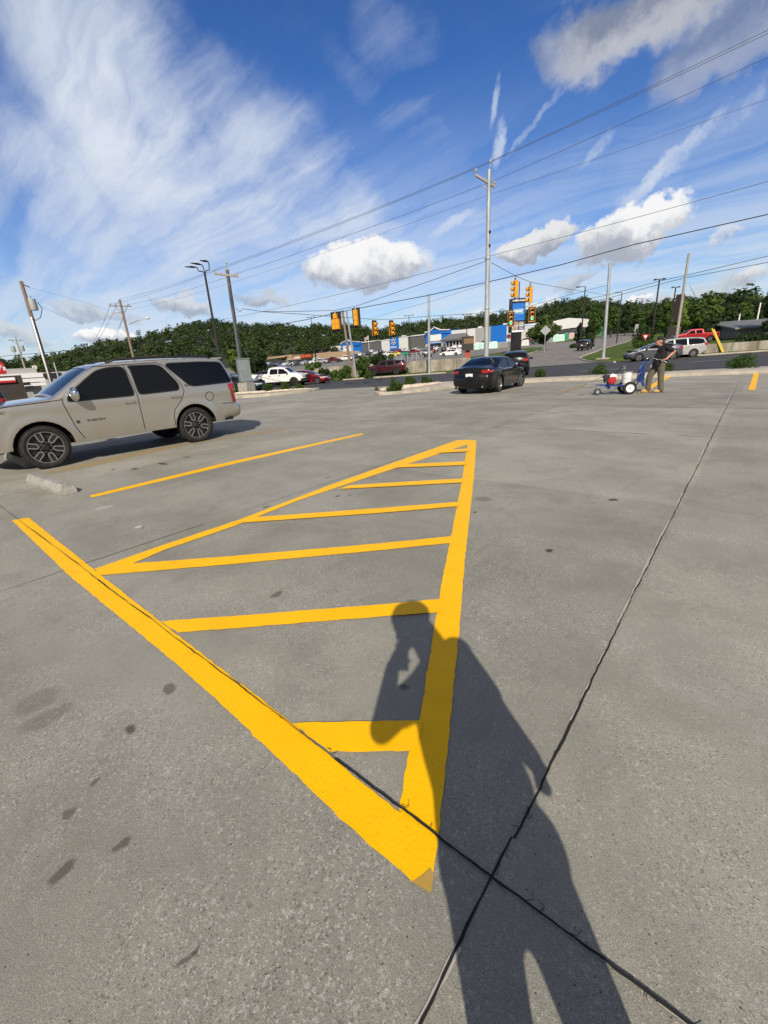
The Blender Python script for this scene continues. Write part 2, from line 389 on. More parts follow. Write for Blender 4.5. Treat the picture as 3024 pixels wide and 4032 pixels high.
# ------------------------------------------------------------------ ground surfaces
def concrete():
    m = bpy.data.materials.new('lot_concrete'); m.use_nodes = True; nt = m.node_tree; N = nt.nodes; L = nt.links; b = N['Principled BSDF']
    tc = N.new('ShaderNodeTexCoord').outputs['Object']
    def nz(sc, det=5, ro=.6, v=None, dist=0, st_=None):
        s = v or tc
        if st_:
            mp = N.new('ShaderNodeMapping'); mp.inputs['Scale'].default_value = st_; L.new(s, mp.inputs[0]); s = mp.outputs[0]
        n = N.new('ShaderNodeTexNoise'); L.new(s, n.inputs[0]); n.inputs['Scale'].default_value = sc; n.inputs['Detail'].default_value = det; n.inputs['Roughness'].default_value = ro; n.inputs['Distortion'].default_value = dist
        return n.outputs[0]
    def mr(x, a, b_, c, d):
        n = N.new('ShaderNodeMapRange'); n.interpolation_type = 'SMOOTHSTEP'; L.new(x, n.inputs[0])
        for i, q in enumerate((a, b_, c, d)): n.inputs[i+1].default_value = q
        return n.outputs[0]
    def ma(op, a, b_):
        n = N.new('ShaderNodeMath'); n.operation = op
        for i, q in enumerate((a, b_)):
            if hasattr(q, 'links'): L.new(q, n.inputs[i])
            else: n.inputs[i].default_value = q
        return n.outputs[0]
    def mixc(f, a, c, mode='MIX'):
        n = N.new('ShaderNodeMix'); n.data_type = 'RGBA'; n.blend_type = mode
        if hasattr(f, 'links'): L.new(f, n.inputs[0])
        else: n.inputs[0].default_value = f
        for i, q in ((6, a), (7, c)):
            if hasattr(q, 'links'): L.new(q, n.inputs[i])
            else: n.inputs[i].default_value = (*q, 1)
        return n.outputs[2]
    col = mixc(mr(nz(.55, 6, .62), .32, .68, 0, 1), (.235, .228, .190), (.325, .314, .265))
    col = mixc(mr(nz(1.3, 7, .72, dist=.4), .42, .68, 0, .50), col, (.18, .175, .145))
    col = mixc(mr(nz(.28, 5, .6, st_=(1, 2.6, 1)), .50, .68, 0, .65), col, (.33, .32, .29))          # pale scoured areas
    col = mixc(mr(nz(2.2, 7, .7, st_=(4, .35, 1)), .55, .75, 0, .35), col, (.15, .145, .135))        # wheel-worn streaks
    sp = N.new('ShaderNodeSeparateXYZ'); L.new(tc, sp.inputs[0]); cb_ = N.new('ShaderNodeCombineXYZ')   # every slab has its own tone
    L.new(ma('FLOOR', ma('DIVIDE', ma('ADD', sp.outputs[0], .39), 4.0), 0), cb_.inputs[0]); L.new(ma('FLOOR', ma('DIVIDE', ma('SUBTRACT', sp.outputs[1], .86), 4.13), 0), cb_.inputs[1])
    wn_ = N.new('ShaderNodeTexWhiteNoise'); L.new(cb_.outputs[0], wn_.inputs[0]); tn = mr(wn_.outputs['Value'], 0, 1, .90, 1.08)
    vmul = N.new('ShaderNodeVectorMath'); vmul.operation = 'SCALE'; L.new(col, vmul.inputs[0]); L.new(tn, vmul.inputs['Scale']); col = vmul.outputs[0]
    vo = N.new('ShaderNodeTexVoronoi'); vo.inputs['Scale'].default_value = 170; vo.inputs['Randomness'].default_value = 1
    wv = N.new('ShaderNodeVectorMath'); wv.operation = 'ADD'; nn = N.new('ShaderNodeTexNoise'); nn.inputs['Scale'].default_value = 120; L.new(tc, nn.inputs[0])
    sc = N.new('ShaderNodeVectorMath'); sc.operation = 'SCALE'; L.new(nn.outputs['Color'], sc.inputs[0]); sc.inputs['Scale'].default_value = .014
    L.new(tc, wv.inputs[0]); L.new(sc.outputs[0], wv.inputs[1]); L.new(wv.outputs[0], vo.inputs['Vector'])
    vs = N.new('ShaderNodeSeparateXYZ'); L.new(vo.outputs['Color'], vs.inputs[0])
    expo = mr(nz(1.1, 5, .65), .40, .62, .25, 1)                                                      # how much aggregate shows
    hi = ma('MULTIPLY', mr(vs.outputs[0], .80, .97, 0, .75), expo); lo = ma('MULTIPLY', mr(vs.outputs[1], .82, .97, 0, .65), expo)
    col = mixc(hi, col, (.42, .40, .36)); col = mixc(lo, col, (.10, .095, .085))
    v2 = N.new('ShaderNodeTexVoronoi'); v2.inputs['Scale'].default_value = 95; L.new(wv.outputs[0], v2.inputs['Vector'])
    s2 = N.new('ShaderNodeSeparateXYZ'); L.new(v2.outputs['Color'], s2.inputs[0])
    col = mixc(ma('MULTIPLY', mr(s2.outputs[2], .94, .97, 0, .5), expo), col, (.46, .44, .40))
    v3 = N.new('ShaderNodeTexVoronoi'); v3.inputs['Scale'].default_value = 55; L.new(tc, v3.inputs['Vector'])
    s3 = N.new('ShaderNodeSeparateXYZ'); L.new(v3.outputs['Color'], s3.inputs[0])
    pit = ma('MULTIPLY', mr(s3.outputs[0], .90, .93, 0, 1), mr(v3.outputs['Distance'], .20, .10, 0, .85))   # small dark pits
    col = mixc(pit, col, (.05, .045, .04))
    fine = nz(300, 4, .8); col = mixc(mr(fine, .36, .64, .0, 1), mixc(1, col, (.62, .62, .62), 'MULTIPLY'), mixc(1, col, (1.38, 1.38, 1.38), 'MULTIPLY'))
    # oil and gum spots, each where it lies on the slab: x, y, radius x, radius y, strength
    wn = N.new('ShaderNodeTexNoise'); L.new(tc, wn.inputs[0]); wn.inputs['Scale'].default_value = 9; wn.inputs['Detail'].default_value = 5
    wo = N.new('ShaderNodeVectorMath'); wo.operation = 'SCALE'; L.new(wn.outputs['Color'], wo.inputs[0]); wo.inputs['Scale'].default_value = .10
    wp = N.new('ShaderNodeVectorMath'); wp.operation = 'ADD'; L.new(tc, wp.inputs[0]); L.new(wo.outputs[0], wp.inputs[1])
    for px, py, rx, ry, k in SPOTS:
        x, y = G(px, py)
        mp = N.new('ShaderNodeMapping'); mp.vector_type = 'POINT'
        mp.inputs['Location'].default_value = (-(x+.05)/rx, -(y+.05)/ry, 0); mp.inputs['Scale'].default_value = (1/rx, 1/ry, 0); L.new(wp.outputs[0], mp.inputs[0])
        ln = N.new('ShaderNodeVectorMath'); ln.operation = 'LENGTH'; L.new(mp.outputs[0], ln.inputs[0])
        col = mixc(mr(ln.outputs['Value'], 1.1, .6, 0, abs(k)), col, (.035, .033, .030) if k > 0 else (.55, .53, .48))
    L.new(col, b.inputs['Base Color']); b.inputs['Roughness'].default_value = .82; b.inputs['Specular IOR Level'].default_value = .35
    h = ma('ADD', ma('ADD', ma('MULTIPLY', vo.outputs['Distance'], .35), ma('MULTIPLY', fine, .35)), ma('MULTIPLY', pit, -1.2))
    bp = N.new('ShaderNodeBump'); bp.inputs['Strength'].default_value = .45; bp.inputs['Distance'].default_value = .004; L.new(h, bp.inputs['Height']); L.new(bp.outputs[0], b.inputs['Normal'])
    return m
SPOTS = [(515, 2862, .035, .03, .75), (665, 2712, .045, .035, .6), (372, 3083, .018, .03, .55), (278, 3203, .025, .025, .5), (467, 3322, .022, .028, .6), (240, 3438, .03, .045, .6),
         (735, 3770, .012, .05, .6), (1590, 2702, .04, .025, .6), (150, 2760, .10, .12, .26), (180, 2830, .08, .12, .3), (640, 1826, .20, .06, .9), (530, 1846, .12, .05, .8),
         (735, 1800, .14, .04, .7), (445, 1848, .08, .04, .7), (2165, 2168, .035, .045, .9), (2415, 1968, .05, .05, .9), (1902, 1965, .12, .09, .35), (1870, 2016, .02, .03, .9),
         (560, 2077, .012, .03, .95), (545, 2074, .035, .05, -.8), (410, 1998, .09, .12, -.35), (1090, 2340, .04, .06, .6), (1050, 1995, .04, .06, .55), 
         (1330, 1953, .02, .03, .9), (1380, 1950, .02, .03, .9), (1290, 1880, .03, .04, .8), (1690, 1826, .04, .06, .8)]
MC = concrete()
flat0 = lambda x, y: 0.
def quadpoly(pts): return [G(*p) for p in pts]
# the lot: one slab surface reaching the kerbs and the road's near edge
def lotz(x, y): return gz(x, y)
a0 = [xy(-20.5, t) for t in np.linspace(-55, 80, 28)]
poly = [(-60, -30), (60, -30)]+[p for p in reversed(a0)]
poly = [(-75, -30), (70, -30), tuple(xy(-20.6, 80)), tuple(xy(-20.6, -70)), (-75, -5)]
lot = sheet('parking_lot', poly, 2.5, lotz, MC, kind='structure')
def asphalt(name, c, v2, seam=0):
    return mat(name, c, .85, var=.35, vscale=1.2, var2=v2, bump=.35, bscale=60, stretch=(1, 1, 1))
MASP = asphalt('road_asphalt', (.040, .041, .045), (.062, .062, .064)); MASP2 = asphalt('plaza_asphalt', (.16, .155, .145), (.24, .235, .22)); MDRV = asphalt('driveway_asphalt', (.17, .16, .145), (.27, .255, .23))
rp = [tuple(xy(-20.5, t)) for t in (-260, 260)]+[tuple(xy(0, t)) for t in (260, -260)]
road = sheet('road', rp, 6, lambda x, y: gz(x, y)+.012, MASP, kind='structure')
MLW = mat('road_marking_white', (.62, .62, .60), .6, var=.25, vscale=7); MLY = mat('road_marking_yellow', (.55, .38, .10), .6, var=.3, vscale=6)
MPATCH = mat('road_patch', (.020, .020, .022), .9)
def strip(mb, s, t0, t1, w, dz=.02, dash=None, mi=0, step=3.):
    t = t0
    while t < t1-1e-6:
        te = min(t1, t+(dash[0] if dash else step))
        q = [(s-w/2, t), (s-w/2, te), (s+w/2, te), (s+w/2, t)]; P = [(*xy(*a),) for a in q]
        mb.add([(x, y, gz(x, y)+dz) for x, y in P], [(3, 2, 1, 0)], mi); t = te+(dash[1] if dash else 0)
mb = MB()
strip(mb, -19.2, -200, -6, .15); strip(mb, -16.3, -24, -3, .14, dash=(3, 6)); strip(mb, -15.6, 8, 200, .14, dash=(3, 9)); strip(mb, -12.2, -200, -12, .14, dash=(3, 9)); strip(mb, -12.2, 16, 200, .14, dash=(3, 9))
strip(mb, -4.6, -200, -12, .14, dash=(3, 9)); strip(mb, -1.0, -200, 0, .14); strip(mb, -1.0, 20, 200, .14); strip(mb, -12.2, -26, -14, .14)
strip(mb, -8.7, -200, -14, .12, mi=1); strip(mb, -8.4, 20, 200, .12, mi=1); strip(mb, -6.2, 20, 200, .12, mi=1)
tag(mb.build('road_marking', [MLW, MLY]), kind='structure')
mb = MB()
for s, t, a, b in ((-13.5, -14.5, 2.6, 1.0), (-13.2, -10.8, 1.7, .7)):
    strip(mb, s, t, t+a, b, dz=.018)
tag(mb.build('road_patch', MPATCH), kind='structure')
# terrain beyond and around
MGR = bpy.data.materials.new('mown_grass'); MGR.use_nodes = True
def grassmat(m):
    nt = m.node_tree; N = nt.nodes; L = nt.links; b = N['Principled BSDF']; tc = N.new('ShaderNodeTexCoord').outputs['Object']
    a = N.new('ShaderNodeTexNoise'); a.inputs['Scale'].default_value = .8; a.inputs['Detail'].default_value = 9; a.inputs['Roughness'].default_value = .75; L.new(tc, a.inputs[0])
    c = N.new('ShaderNodeValToRGB'); L.new(a.outputs[0], c.inputs[0]); e = c.color_ramp.elements
    e[0].position = .3; e[0].color = (.045, .085, .016, 1); e[1].position = .72; e[1].color = (.15, .20, .05, 1); L.new(c.outputs[0], b.inputs['Base Color'])
    b.inputs['Roughness'].default_value = .9; b.inputs['Specular IOR Level'].default_value = .1
    n = N.new('ShaderNodeTexNoise'); n.inputs['Scale'].default_value = 22; n.inputs['Detail'].default_value = 5; L.new(tc, n.inputs[0])
    bp = N.new('ShaderNodeBump'); bp.inputs['Distance'].default_value = .12; bp.inputs['Strength'].default_value = 1; L.new(n.outputs[0], bp.inputs['Height']); L.new(bp.outputs[0], b.inputs['Normal'])
grassmat(MGR)
sl = [-75, -60, -50, -44, -38, -34, -30, -27, -24, -22, -20.5, -15, -10, -5, -2, 0, .75, 1.5, 2.2, 2.98, 3.02]+list(np.arange(4, 70, 1.5))+list(np.arange(72, 120, 4))+list(np.arange(125, 420, 12))
tl = list(np.arange(-700, -100, 25))+list(np.arange(-100, -40, 4))+list(np.arange(-40, 60, 1.25))+list(np.arange(60, 140, 5))+list(np.arange(150, 700, 25))
mb = MB(); vs = []
for s in sl:
    for t in tl:
        x, y = xy(s, t); vs.append((x, y, gz(x, y)-(.12 if s < .5 else 0)-(.5 if s < -22 else 0)))
n = len(tl); mb.add(vs, [(i*n+j, (i+1)*n+j, (i+1)*n+j+1, i*n+j+1) for i in range(len(sl)-1) for j in range(n-1)])
g = mb.build('ground', MGR, smooth=False)
for p in g.data.polygons:
    if p.normal.z < 0: p.flip()
    p.use_smooth = True
tag(g, kind='structure')
mb = MB(); R_ = 5200
ring = [(-6000, -6000), (6000, -6000), (6000, 6000), (-6000, 6000)]
mb.add([(x, y, -1.2) for x, y in ring], [(0, 1, 2, 3)])
tag(mb.build('far_ground', MGR), kind='structure')
# hatched no-parking triangle and the stall lines
MYP = mat('yellow_road_paint', (.93, .50, .001), .5, var=.06, vscale=4, spec=.2, bump=.2, bscale=60)
def pores(m):                                         # the slab's pores and grit show through the paint
    nt = m.node_tree; N = nt.nodes; L = nt.links; b = N['Principled BSDF']; src = b.inputs['Base Color'].links[0].from_socket; tc = N.new('ShaderNodeTexCoord').outputs['Object']
    v = N.new('ShaderNodeTexVoronoi'); v.inputs['Scale'].default_value = 75; L.new(tc, v.inputs[0]); s = N.new('ShaderNodeSeparateXYZ'); L.new(v.outputs['Color'], s.inputs[0])
    a = N.new('ShaderNodeMapRange'); L.new(s.outputs[0], a.inputs[0]); a.inputs[1].default_value = .88; a.inputs[2].default_value = .93
    c = N.new('ShaderNodeMapRange'); L.new(v.outputs['Distance'], c.inputs[0]); c.inputs[1].default_value = .30; c.inputs[2].default_value = .12; c.inputs[4].default_value = .7
    p = N.new('ShaderNodeMath'); p.operation = 'MULTIPLY'; L.new(a.outputs[0], p.inputs[0]); L.new(c.outputs[0], p.inputs[1])
    n = N.new('ShaderNodeTexNoise'); n.inputs['Scale'].default_value = 2.2; n.inputs['Detail'].default_value = 8; n.inputs['Roughness'].default_value = .8; L.new(tc, n.inputs[0]); d = N.new('ShaderNodeMapRange'); L.new(n.outputs[0], d.inputs[0]); d.inputs[1].default_value = .60; d.inputs[2].default_value = .78; d.inputs[4].default_value = .15
    q = N.new('ShaderNodeMath'); q.operation = 'MAXIMUM'; L.new(p.outputs[0], q.inputs[0]); L.new(d.outputs[0], q.inputs[1])
    mx = N.new('ShaderNodeMix'); mx.data_type = 'RGBA'; L.new(q.outputs[0], mx.inputs[0]); L.new(src, mx.inputs[6]); mx.inputs[7].default_value = (.42, .24, .03, 1); L.new(mx.outputs[2], b.inputs['Base Color'])
pores(MYP)
MYF = mat('worn_yellow_paint', (.42, .29, .10), .8, var=.25, vscale=6, var2=(.27, .24, .17))
MYT = mat('thin_yellow_paint', (.60, .36, .03), .7, var=.3, vscale=30, var2=(.42, .28, .08))
def painted(name, polys, m, z0=.003, jit=.002):
    mb = MB()
    for k, poly in enumerate(polys):
        P = [G(*p) for p in poly]; out = []
        for i, p in enumerate(P):
            q = P[(i+1) % len(P)]; n = max(1, min(200, int(math.dist(p, q)/.035)))
            for j in range(n):
                r = random.gauss(0, jit) if j else 0
                dx, dy = (q[0]-p[0]), (q[1]-p[1]); l = math.hypot(dx, dy) or 1
                out.append((p[0]+dx*j/n-dy/l*r, p[1]+dy*j/n+dx/l*r))
        vs, _, fs, _, _, _ = delaunay_2d_cdt([Vector(p) for p in out], [(i, (i+1) % len(out)) for i in range(len(out))], [], 1, 1e-6)
        mb.add([(v.x, v.y, max(0, gz(v.x, v.y))+z0+.0015*k+(.006 if v.y > 14 else 0)) for v in vs], fs)
    o = mb.build(name, m)
    for p in o.data.polygons:
        if p.normal.z < 0: p.flip()
    return tag(o, kind='structure')
painted('hatched_marking', [
    [(47, 2049), (271, 2266), (452, 2415), (678, 2601), (904, 2804), (1212, 3100), (1425, 3300), (1622, 3473), (1706, 3405), (1723, 3318), (1438, 3094), (1157, 2854), (633, 2450), (371, 2244), (230, 2132), (113, 2038)],
    [(1844, 1733), (1811, 1935), (1776, 2114), (1739, 2300), (1650, 2844), (1604, 2990), (1571, 3187), (1706, 3440), (1723, 3336), (1759, 2990), (1805, 2516), (1831, 2201), (1866, 1880), (1876, 1735)],
    [(371, 2243), (630, 2152), (940, 2049), (1300, 1911), (1799, 1734), (1846, 1733), (1840, 1752), (1480, 1870), (1180, 1970), (925, 2072), (640, 2170), (430, 2262), (396, 2262)],
    [(479, 2225), (900, 2193), (1500, 2142), (1785, 2113), (1780, 2140), (1500, 2169), (900, 2225), (396, 2268), (385, 2255)],
    [(633, 2450), (1000, 2424), (1500, 2384), (1735, 2362), (1728, 2415), (1500, 2432), (1100, 2464), (701, 2495)],
    [(1157, 2854), (1500, 2845), (1665, 2844), (1640, 2962), (1500, 2965), (1297, 2967)],
    [(1004, 2040), (1500, 2004), (1810, 1979), (1808, 1997), (1500, 2023), (922, 2064)],
    [(1376, 1914), (1600, 1900), (1828, 1887), (1822, 1903), (1600, 1915), (1335, 1929)],
    [(1586, 1832), (1842, 1819), (1838, 1834), (1555, 1845)],
    [(1735, 1778), (1850, 1768), (1846, 1781), (1718, 1787)]], MYP)
painted('worn_marking', [[(1622, 3473), (1706, 3405), (1706, 3460), (1696, 3519)]], MYT, .003)
painted('stall_line', [[(352, 1952), (900, 1820), (1425, 1706), (1432, 1711), (900, 1832), (362, 1960)]], MYP, .003)
painted('worn_stall_line', [[(175, 1858), (600, 1768), (1105, 1687), (1130, 1686), (1125, 1691), (760, 1748), (330, 1842), (185, 1866)]], MYF, .003)
painted('worn_stall_line', [[(2185, 1552), (2260, 1522), (2330, 1508), (2335, 1512), (2265, 1530), (2195, 1556)]], MYF, .003)
painted('worn_stall_line', [[(2350, 1497), (2367, 1490), (2383, 1490), (2368, 1500)]], MYF, .003)
painted('stall_line', [[(2945, 1537), (2968, 1470), (2989, 1470), (2973, 1537)]], MYP, .003)
painted('stall_line', [[(2512, 1547), (2600, 1494), (2630, 1481), (2645, 1483), (2610, 1502), (2545, 1547)]], MYP, .003)
# joints between the slabs
MJ = mat('joint_filler', (.010, .010, .010), .9); MJF = mat('faint_joint', (.085, .08, .07), .95); MJP = mat('pale_joint', (.38, .36, .32), .9)
def joint(name, p, q, w, m, z=.05, wob=.003, gap=0.):
    p = np.array(p); q = np.array(q); L = np.linalg.norm(q-p); d = (q-p)/L; nn = np.array([-d[1], d[0]]); n = int(L/.02)
    mb = MB(); vs = []; fs = []; a = 0; last = None
    ww = w
    for i in range(n+1):
        a = a*.93+random.gauss(0, wob*.35); ww = max(w*.45, min(w*1.7, ww+random.gauss(0, w*.12)))
        if random.random() < .006: ww = w*1.9
        c = p+d*L*i/n+nn*a; zz = gz(*c)+z
        vs += [(*(c+nn*ww/2), zz), (*(c-nn*ww/2), zz)]
        if i and not (gap and math.sin(i*.11)+math.sin(i*.031+1) > 2-2*gap*2): fs.append((2*i-2, 2*i-1, 2*i+1, 2*i))
    mb.add(vs, fs); return tag(mb.build(name, m), kind='structure')
joint('joint_lip', (.6, .842), (9, .827), .026, MJP, .0028, gap=.45); joint('joint_lip', (-.60, .856), (.6, .842), .018, MJP, .0028, gap=.4); joint('joint_lip', (-.387, 1.0), (-.66, 20), .014, MJP, .0028, gap=.35); joint('joint_lip', (-.372, -.5), (-.387, 1.0), .016, MJP, .0028, gap=.4)
joint('slab_joint', (-14, .90), (.6, .845), .0055, MJ, .0115)
joint('slab_joint', (.6, .845), (9, .83), .011, MJ, .004)
joint('slab_joint', (-.372, -.5), (-.385, 1.0), .007, MJ, .004)
joint('slab_joint', (-.385, 1.0), (-.66, 24), .0065, MJ, .004)
for nm, p, q, w, m, g_ in (('faint_joint', (-4.38, -6), (-4.40, 14.8), .009, MJF, .2), ('faint_joint', (-30, 5.0), (14, 5.02), .010, MJP, .35), ('faint_joint', (-8.4, -3), (-8.4, 17), .006, MJF, .2), ('faint_joint', (-12.4, -3), (-12.4, 17), .006, MJF, .1),
                       ('faint_joint', (-22, 9.1), (14, 9.1), .014, MJF, .2), ('faint_joint', (-20, 13.2), (14, 13.2), .016, MJF, .2), ('faint_joint', (-14, 17.3), (14, 17.3), .018, MJF, .1), ('faint_joint', (3.6, 0), (3.5, 25), .008, MJF, 0)):
    joint(nm, p, q, w, m, .0025, gap=g_)
# weed roots along the joint
mb = MB()
for i in range(26):
    on_a = random.random() < .75
    x, y = (random.uniform(-1.2, .35), .855) if on_a else (-.383, random.uniform(.8, 1.35))
    if on_a and x > -.35: x = random.uniform(-.3, .2)
    h = random.uniform(.01, .035); an = random.uniform(0, 2*PI); z = .011 if on_a and x < -.6 else .006
    if on_a and x < -.55: z = .0125
    mb.tube([(x, y, z), (x+math.cos(an)*h*.5, y+math.sin(an)*h*.5, z+.003), (x+math.cos(an+.8)*h, y+math.sin(an+.8)*h, z+.001)], .0011, 4)
tag(mb.build('dry_weed', mat('dry_weed_stem', (.05, .04, .028), .9)), 'dry dark weed stems caught along the black slab joint', 'weeds', kind='stuff')
# ------------------------------------------------------------------ cars
def dseg(px, pz, A, B):
    vx, vz = B[0]-A[0], B[1]-A[1]; L2 = vx*vx+vz*vz+1e-12
    t = max(0, min(1, ((px-A[0])*vx+(pz-A[1])*vz)/L2)); return math.hypot(px-A[0]-vx*t, pz-A[1]-vz*t), t
class Car:
    def __init__(s, sp):
        s.sp = sp; s.path = chaikin(sp['path'], 2); s.W = sp['W']/2; s.xf, s.xr = sp['wx']; s.R = sp['R']; s.ar = sp.get('ar', s.R+.07)
        s.rr = sp.get('round', .11); s.belt = sp['belt']; s.tum = sp.get('tum', .30); s.sill = sp['sill']
        s.P = np.array(s.path); s.Lf, s.Lb = s.P[:, 0].max(), s.P[:, 0].min()
    def w0(s, x, z):
        h = (x-(s.Lf+s.Lb)/2)/((s.Lf-s.Lb)/2)
        w = s.W*(1-s.sp.get('plan', .07)*abs(h)**4)
        if z > s.belt: w -= s.tum*(z-s.belt)*(1+.25*(z-s.belt))
        w -= .05*((z-.75)/.45)**2*.4 if z < .75 else 0
        if z < s.belt: w += .012*math.exp(-((z-s.belt+.10)/.06)**2)
        for cx in (s.xf, s.xr):
            d = math.hypot(x-cx, z-s.R)
            if d < s.ar+.14: w += .022*(1-abs(d-s.ar-.03)/.11) if abs(d-s.ar-.03) < .11 else 0
        return w
    def y(s, x, z):
        A = s.P[:-1]; B = s.P[1:]; v = B-A; L2 = (v**2).sum(1)+1e-12
        t = np.clip(((x-A[:, 0])*v[:, 0]+(z-A[:, 1])*v[:, 1])/L2, 0, 1)
        d = np.hypot(x-A[:, 0]-v[:, 0]*t, z-A[:, 1]-v[:, 1]*t).min()
        r = s.rr
        low = z < s.belt-.1 and (x > s.Lf-.6 or x < s.Lb+.6)
        if low: r = s.sp.get('cround', .22)*(1 if x > 0 else .75)
        w = s.w0(x, z)
        return w-r+math.sqrt(max(0, r*r-(r-d)**2)) if d < r else w
    def endx(s, z, front):
        P = s.P; n = len(P); best = None
        for i in range(n-1):
            a, b = P[i], P[i+1]
            if min(a[1], b[1])-1e-6 <= z <= max(a[1], b[1])+1e-6 and abs(a[1]-b[1]) > 1e-6:
                x = a[0]+(b[0]-a[0])*(z-a[1])/(b[1]-a[1])
                if best is None or (front and x > best) or (not front and x < best): best = x
        return best if best is not None else (s.Lf if front else s.Lb)
    def bow(s, nx, nz):                               # how far a strip point bulges along the outline's normal at the centre line
        return .035*abs(nz)+(s.sp.get('fbow', .13) if nx > 0 else s.sp.get('bbow', .06))*max(0, abs(nx)-.3)/.7
    def outline(s):
        sill = s.sill; out = list(s.path)
        def arch(cx):
            dz = sill-s.R; 
            a0 = math.asin(max(-1, min(1, dz/s.ar))); pts = []
            for k in range(15):
                a = a0+(PI-2*a0)*k/14; pts.append((cx-s.ar*math.cos(a), s.R+s.ar*math.sin(a)))
            return pts
        # back along the bottom from rear to front
        out += arch(s.xr)+arch(s.xf)
        return out
    def side(s, grid):
        sp = s.sp; pts = []; edges = []
        def addloop(L, closed=True):
            o = len(pts)
            for i, p in enumerate(L):
                pts.append(Vector(p))
            n = len(L)
            for i in range(n if closed else n-1): edges.append((o+i, o+(i+1) % n))
        def dens(L, stp):
            out = []
            for i, p in enumerate(L):
                q = L[(i+1) % len(L)]; n = max(1, int(math.dist(p, q)/stp))
                out += [(p[0]+(q[0]-p[0])*j/n, p[1]+(q[1]-p[1])*j/n) for j in range(n)]
            return out
        ol = dens(s.outline(), grid*1.5); addloop(ol)
        for w in sp['windows']: addloop(dens(fillet(w, sp.get('fil', .05)), grid*1.5))
        for d in sp.get('doors', []): addloop(dens(d, grid*1.5))
        xs = np.arange(s.Lb, s.Lf, grid); zs = np.arange(sp['sill'], s.P[:, 1].max(), grid)
        for i, x in enumerate(xs):
            for j, z in enumerate(zs):
                xx = x+(grid/2 if j % 2 else 0)
                if inside(xx, z, ol): pts.append(Vector((xx, z)))
        # a ring of points close under the outline carries the rounded edge
        for k in range(len(s.path)-1):
            a, b = s.path[k], s.path[k+1]; L = math.dist(a, b) or 1; nx, nz = (b[1]-a[1])/L, -(b[0]-a[0])/L
            n = max(1, int(L/(grid)))
            for j in range(n):
                for dd in (.02, .05, .09):
                    p = (a[0]+(b[0]-a[0])*j/n, a[1]+(b[1]-a[1])*j/n); q = (p[0]+nx*dd, p[1]+nz*dd)
                    if not inside(*q, ol): q = (p[0]-nx*dd, p[1]-nz*dd)
                    if inside(*q, ol): pts.append(Vector(q))
        vs, _, fs, _, _, _ = delaunay_2d_cdt(pts, edges, [], 0, 1e-4)
        wl = [fillet(w, sp.get('fil', .05)) for w in sp['windows']]; dl = sp.get('doors', [])
        out = {}
        ys = [s.y(v.x, v.y) for v in vs]
        for f in fs:
            cx = sum(vs[i].x for i in f)/len(f); cz = sum(vs[i].y for i in f)/len(f)
            if not inside(cx, cz, ol): continue
            key = ('body', 0)
            for i, w in enumerate(wl):
                if inside(cx, cz, w): key = ('window', i); break
            else:
                for i, d in enumerate(dl):
                    if inside(cx, cz, d): key = ('door', i); break
            out.setdefault(key, []).append(f)
        return vs, ys, out
    def strip_pts(s, nc=9):
        P = s.P; n = len(P); rows = []
        cols = [-1, -.90, -.6, -.3, 0, .3, .6, .90, 1] if nc == 9 else np.linspace(-1, 1, nc)
        for i in range(n):
            t = P[min(i+1, n-1)]-P[max(i-1, 0)]; t = t/(np.linalg.norm(t)+1e-9); nx, nz = -t[1], t[0]
            if i < n/2 and nz < 0 and nx < 0: nx, nz = -nx, -nz
            # outline runs front-bottom -> over the top -> rear-bottom, outward normal is to its right/up
            nx, nz = (t[1], -t[0])
            w = s.y(P[i][0], P[i][1]); bw = s.bow(nx, nz)
            rows.append([(P[i][0]+nx*bw*(1-c*c), w*c, P[i][1]+nz*bw*(1-c*c)) for c in cols])
        return rows
    def contour(s, z, front, n=24):
        """horizontal section: list of (x, y) from well back on the flank, round the corner to the centre line"""
        xe = s.endx(z, front); sg = 1 if front else -1
        pts = [(xe-sg*d, s.y(xe-sg*d, z)) for d in (1.0, .8, .6, .45, .34, .26, .2, .15, .11, .075, .045, .02, .004)]
        w = s.y(xe, z)
        bw = s.sp.get('fbow', .13) if front else s.sp.get('bbow', .06)
        for c in np.linspace(1, 0, 10): pts.append((xe+sg*bw*(1-c*c), w*c))
        P = np.array(pts); d = np.r_[0, np.cumsum(np.hypot(*np.diff(P, axis=0).T))]
        d -= d[12]; return P, d
    def patch(s, mb, side, front, top, bot, off=.008, n=10, mi=0, m=4):
        """a lamp or grille skin on the corner: top/bot = (z, a0, a1), a measured round the section from the corner (+ = towards the centre)"""
        rows = []
        for k in range(m+1):
            f = k/m; z = bot[0]+(top[0]-bot[0])*f; a0 = bot[1]+(top[1]-bot[1])*f; a1 = bot[2]+(top[2]-bot[2])*f
            P, d = s.contour(z, front); row = []
            for j in range(n+1):
                a = a0+(a1-a0)*j/n; x = np.interp(a, d, P[:, 0]); y = np.interp(a, d, P[:, 1])
                x2 = np.interp(a+.02, d, P[:, 0]); y2 = np.interp(a+.02, d, P[:, 1]); x1 = np.interp(a-.02, d, P[:, 0]); y1 = np.interp(a-.02, d, P[:, 1])
                tx, ty = x2-x1, y2-y1; l = math.hypot(tx, ty) or 1; nx, ny = (-ty/l, tx/l) if not front else (-ty/l, tx/l)
                if ny < 0 or (abs(ny) < .3 and nx*(1 if front else -1) < 0): nx, ny = -nx, -ny
                row.append((x+nx*off, (y+ny*off)*side, z))
            rows.append(row)
        vs = [p for r in rows for p in r]; N_ = n+1
        fs = [(i*N_+j, i*N_+j+1, (i+1)*N_+j+1, (i+1)*N_+j) for i in range(m) for j in range(n)]
        mb.add(vs, fs, mi); return mb
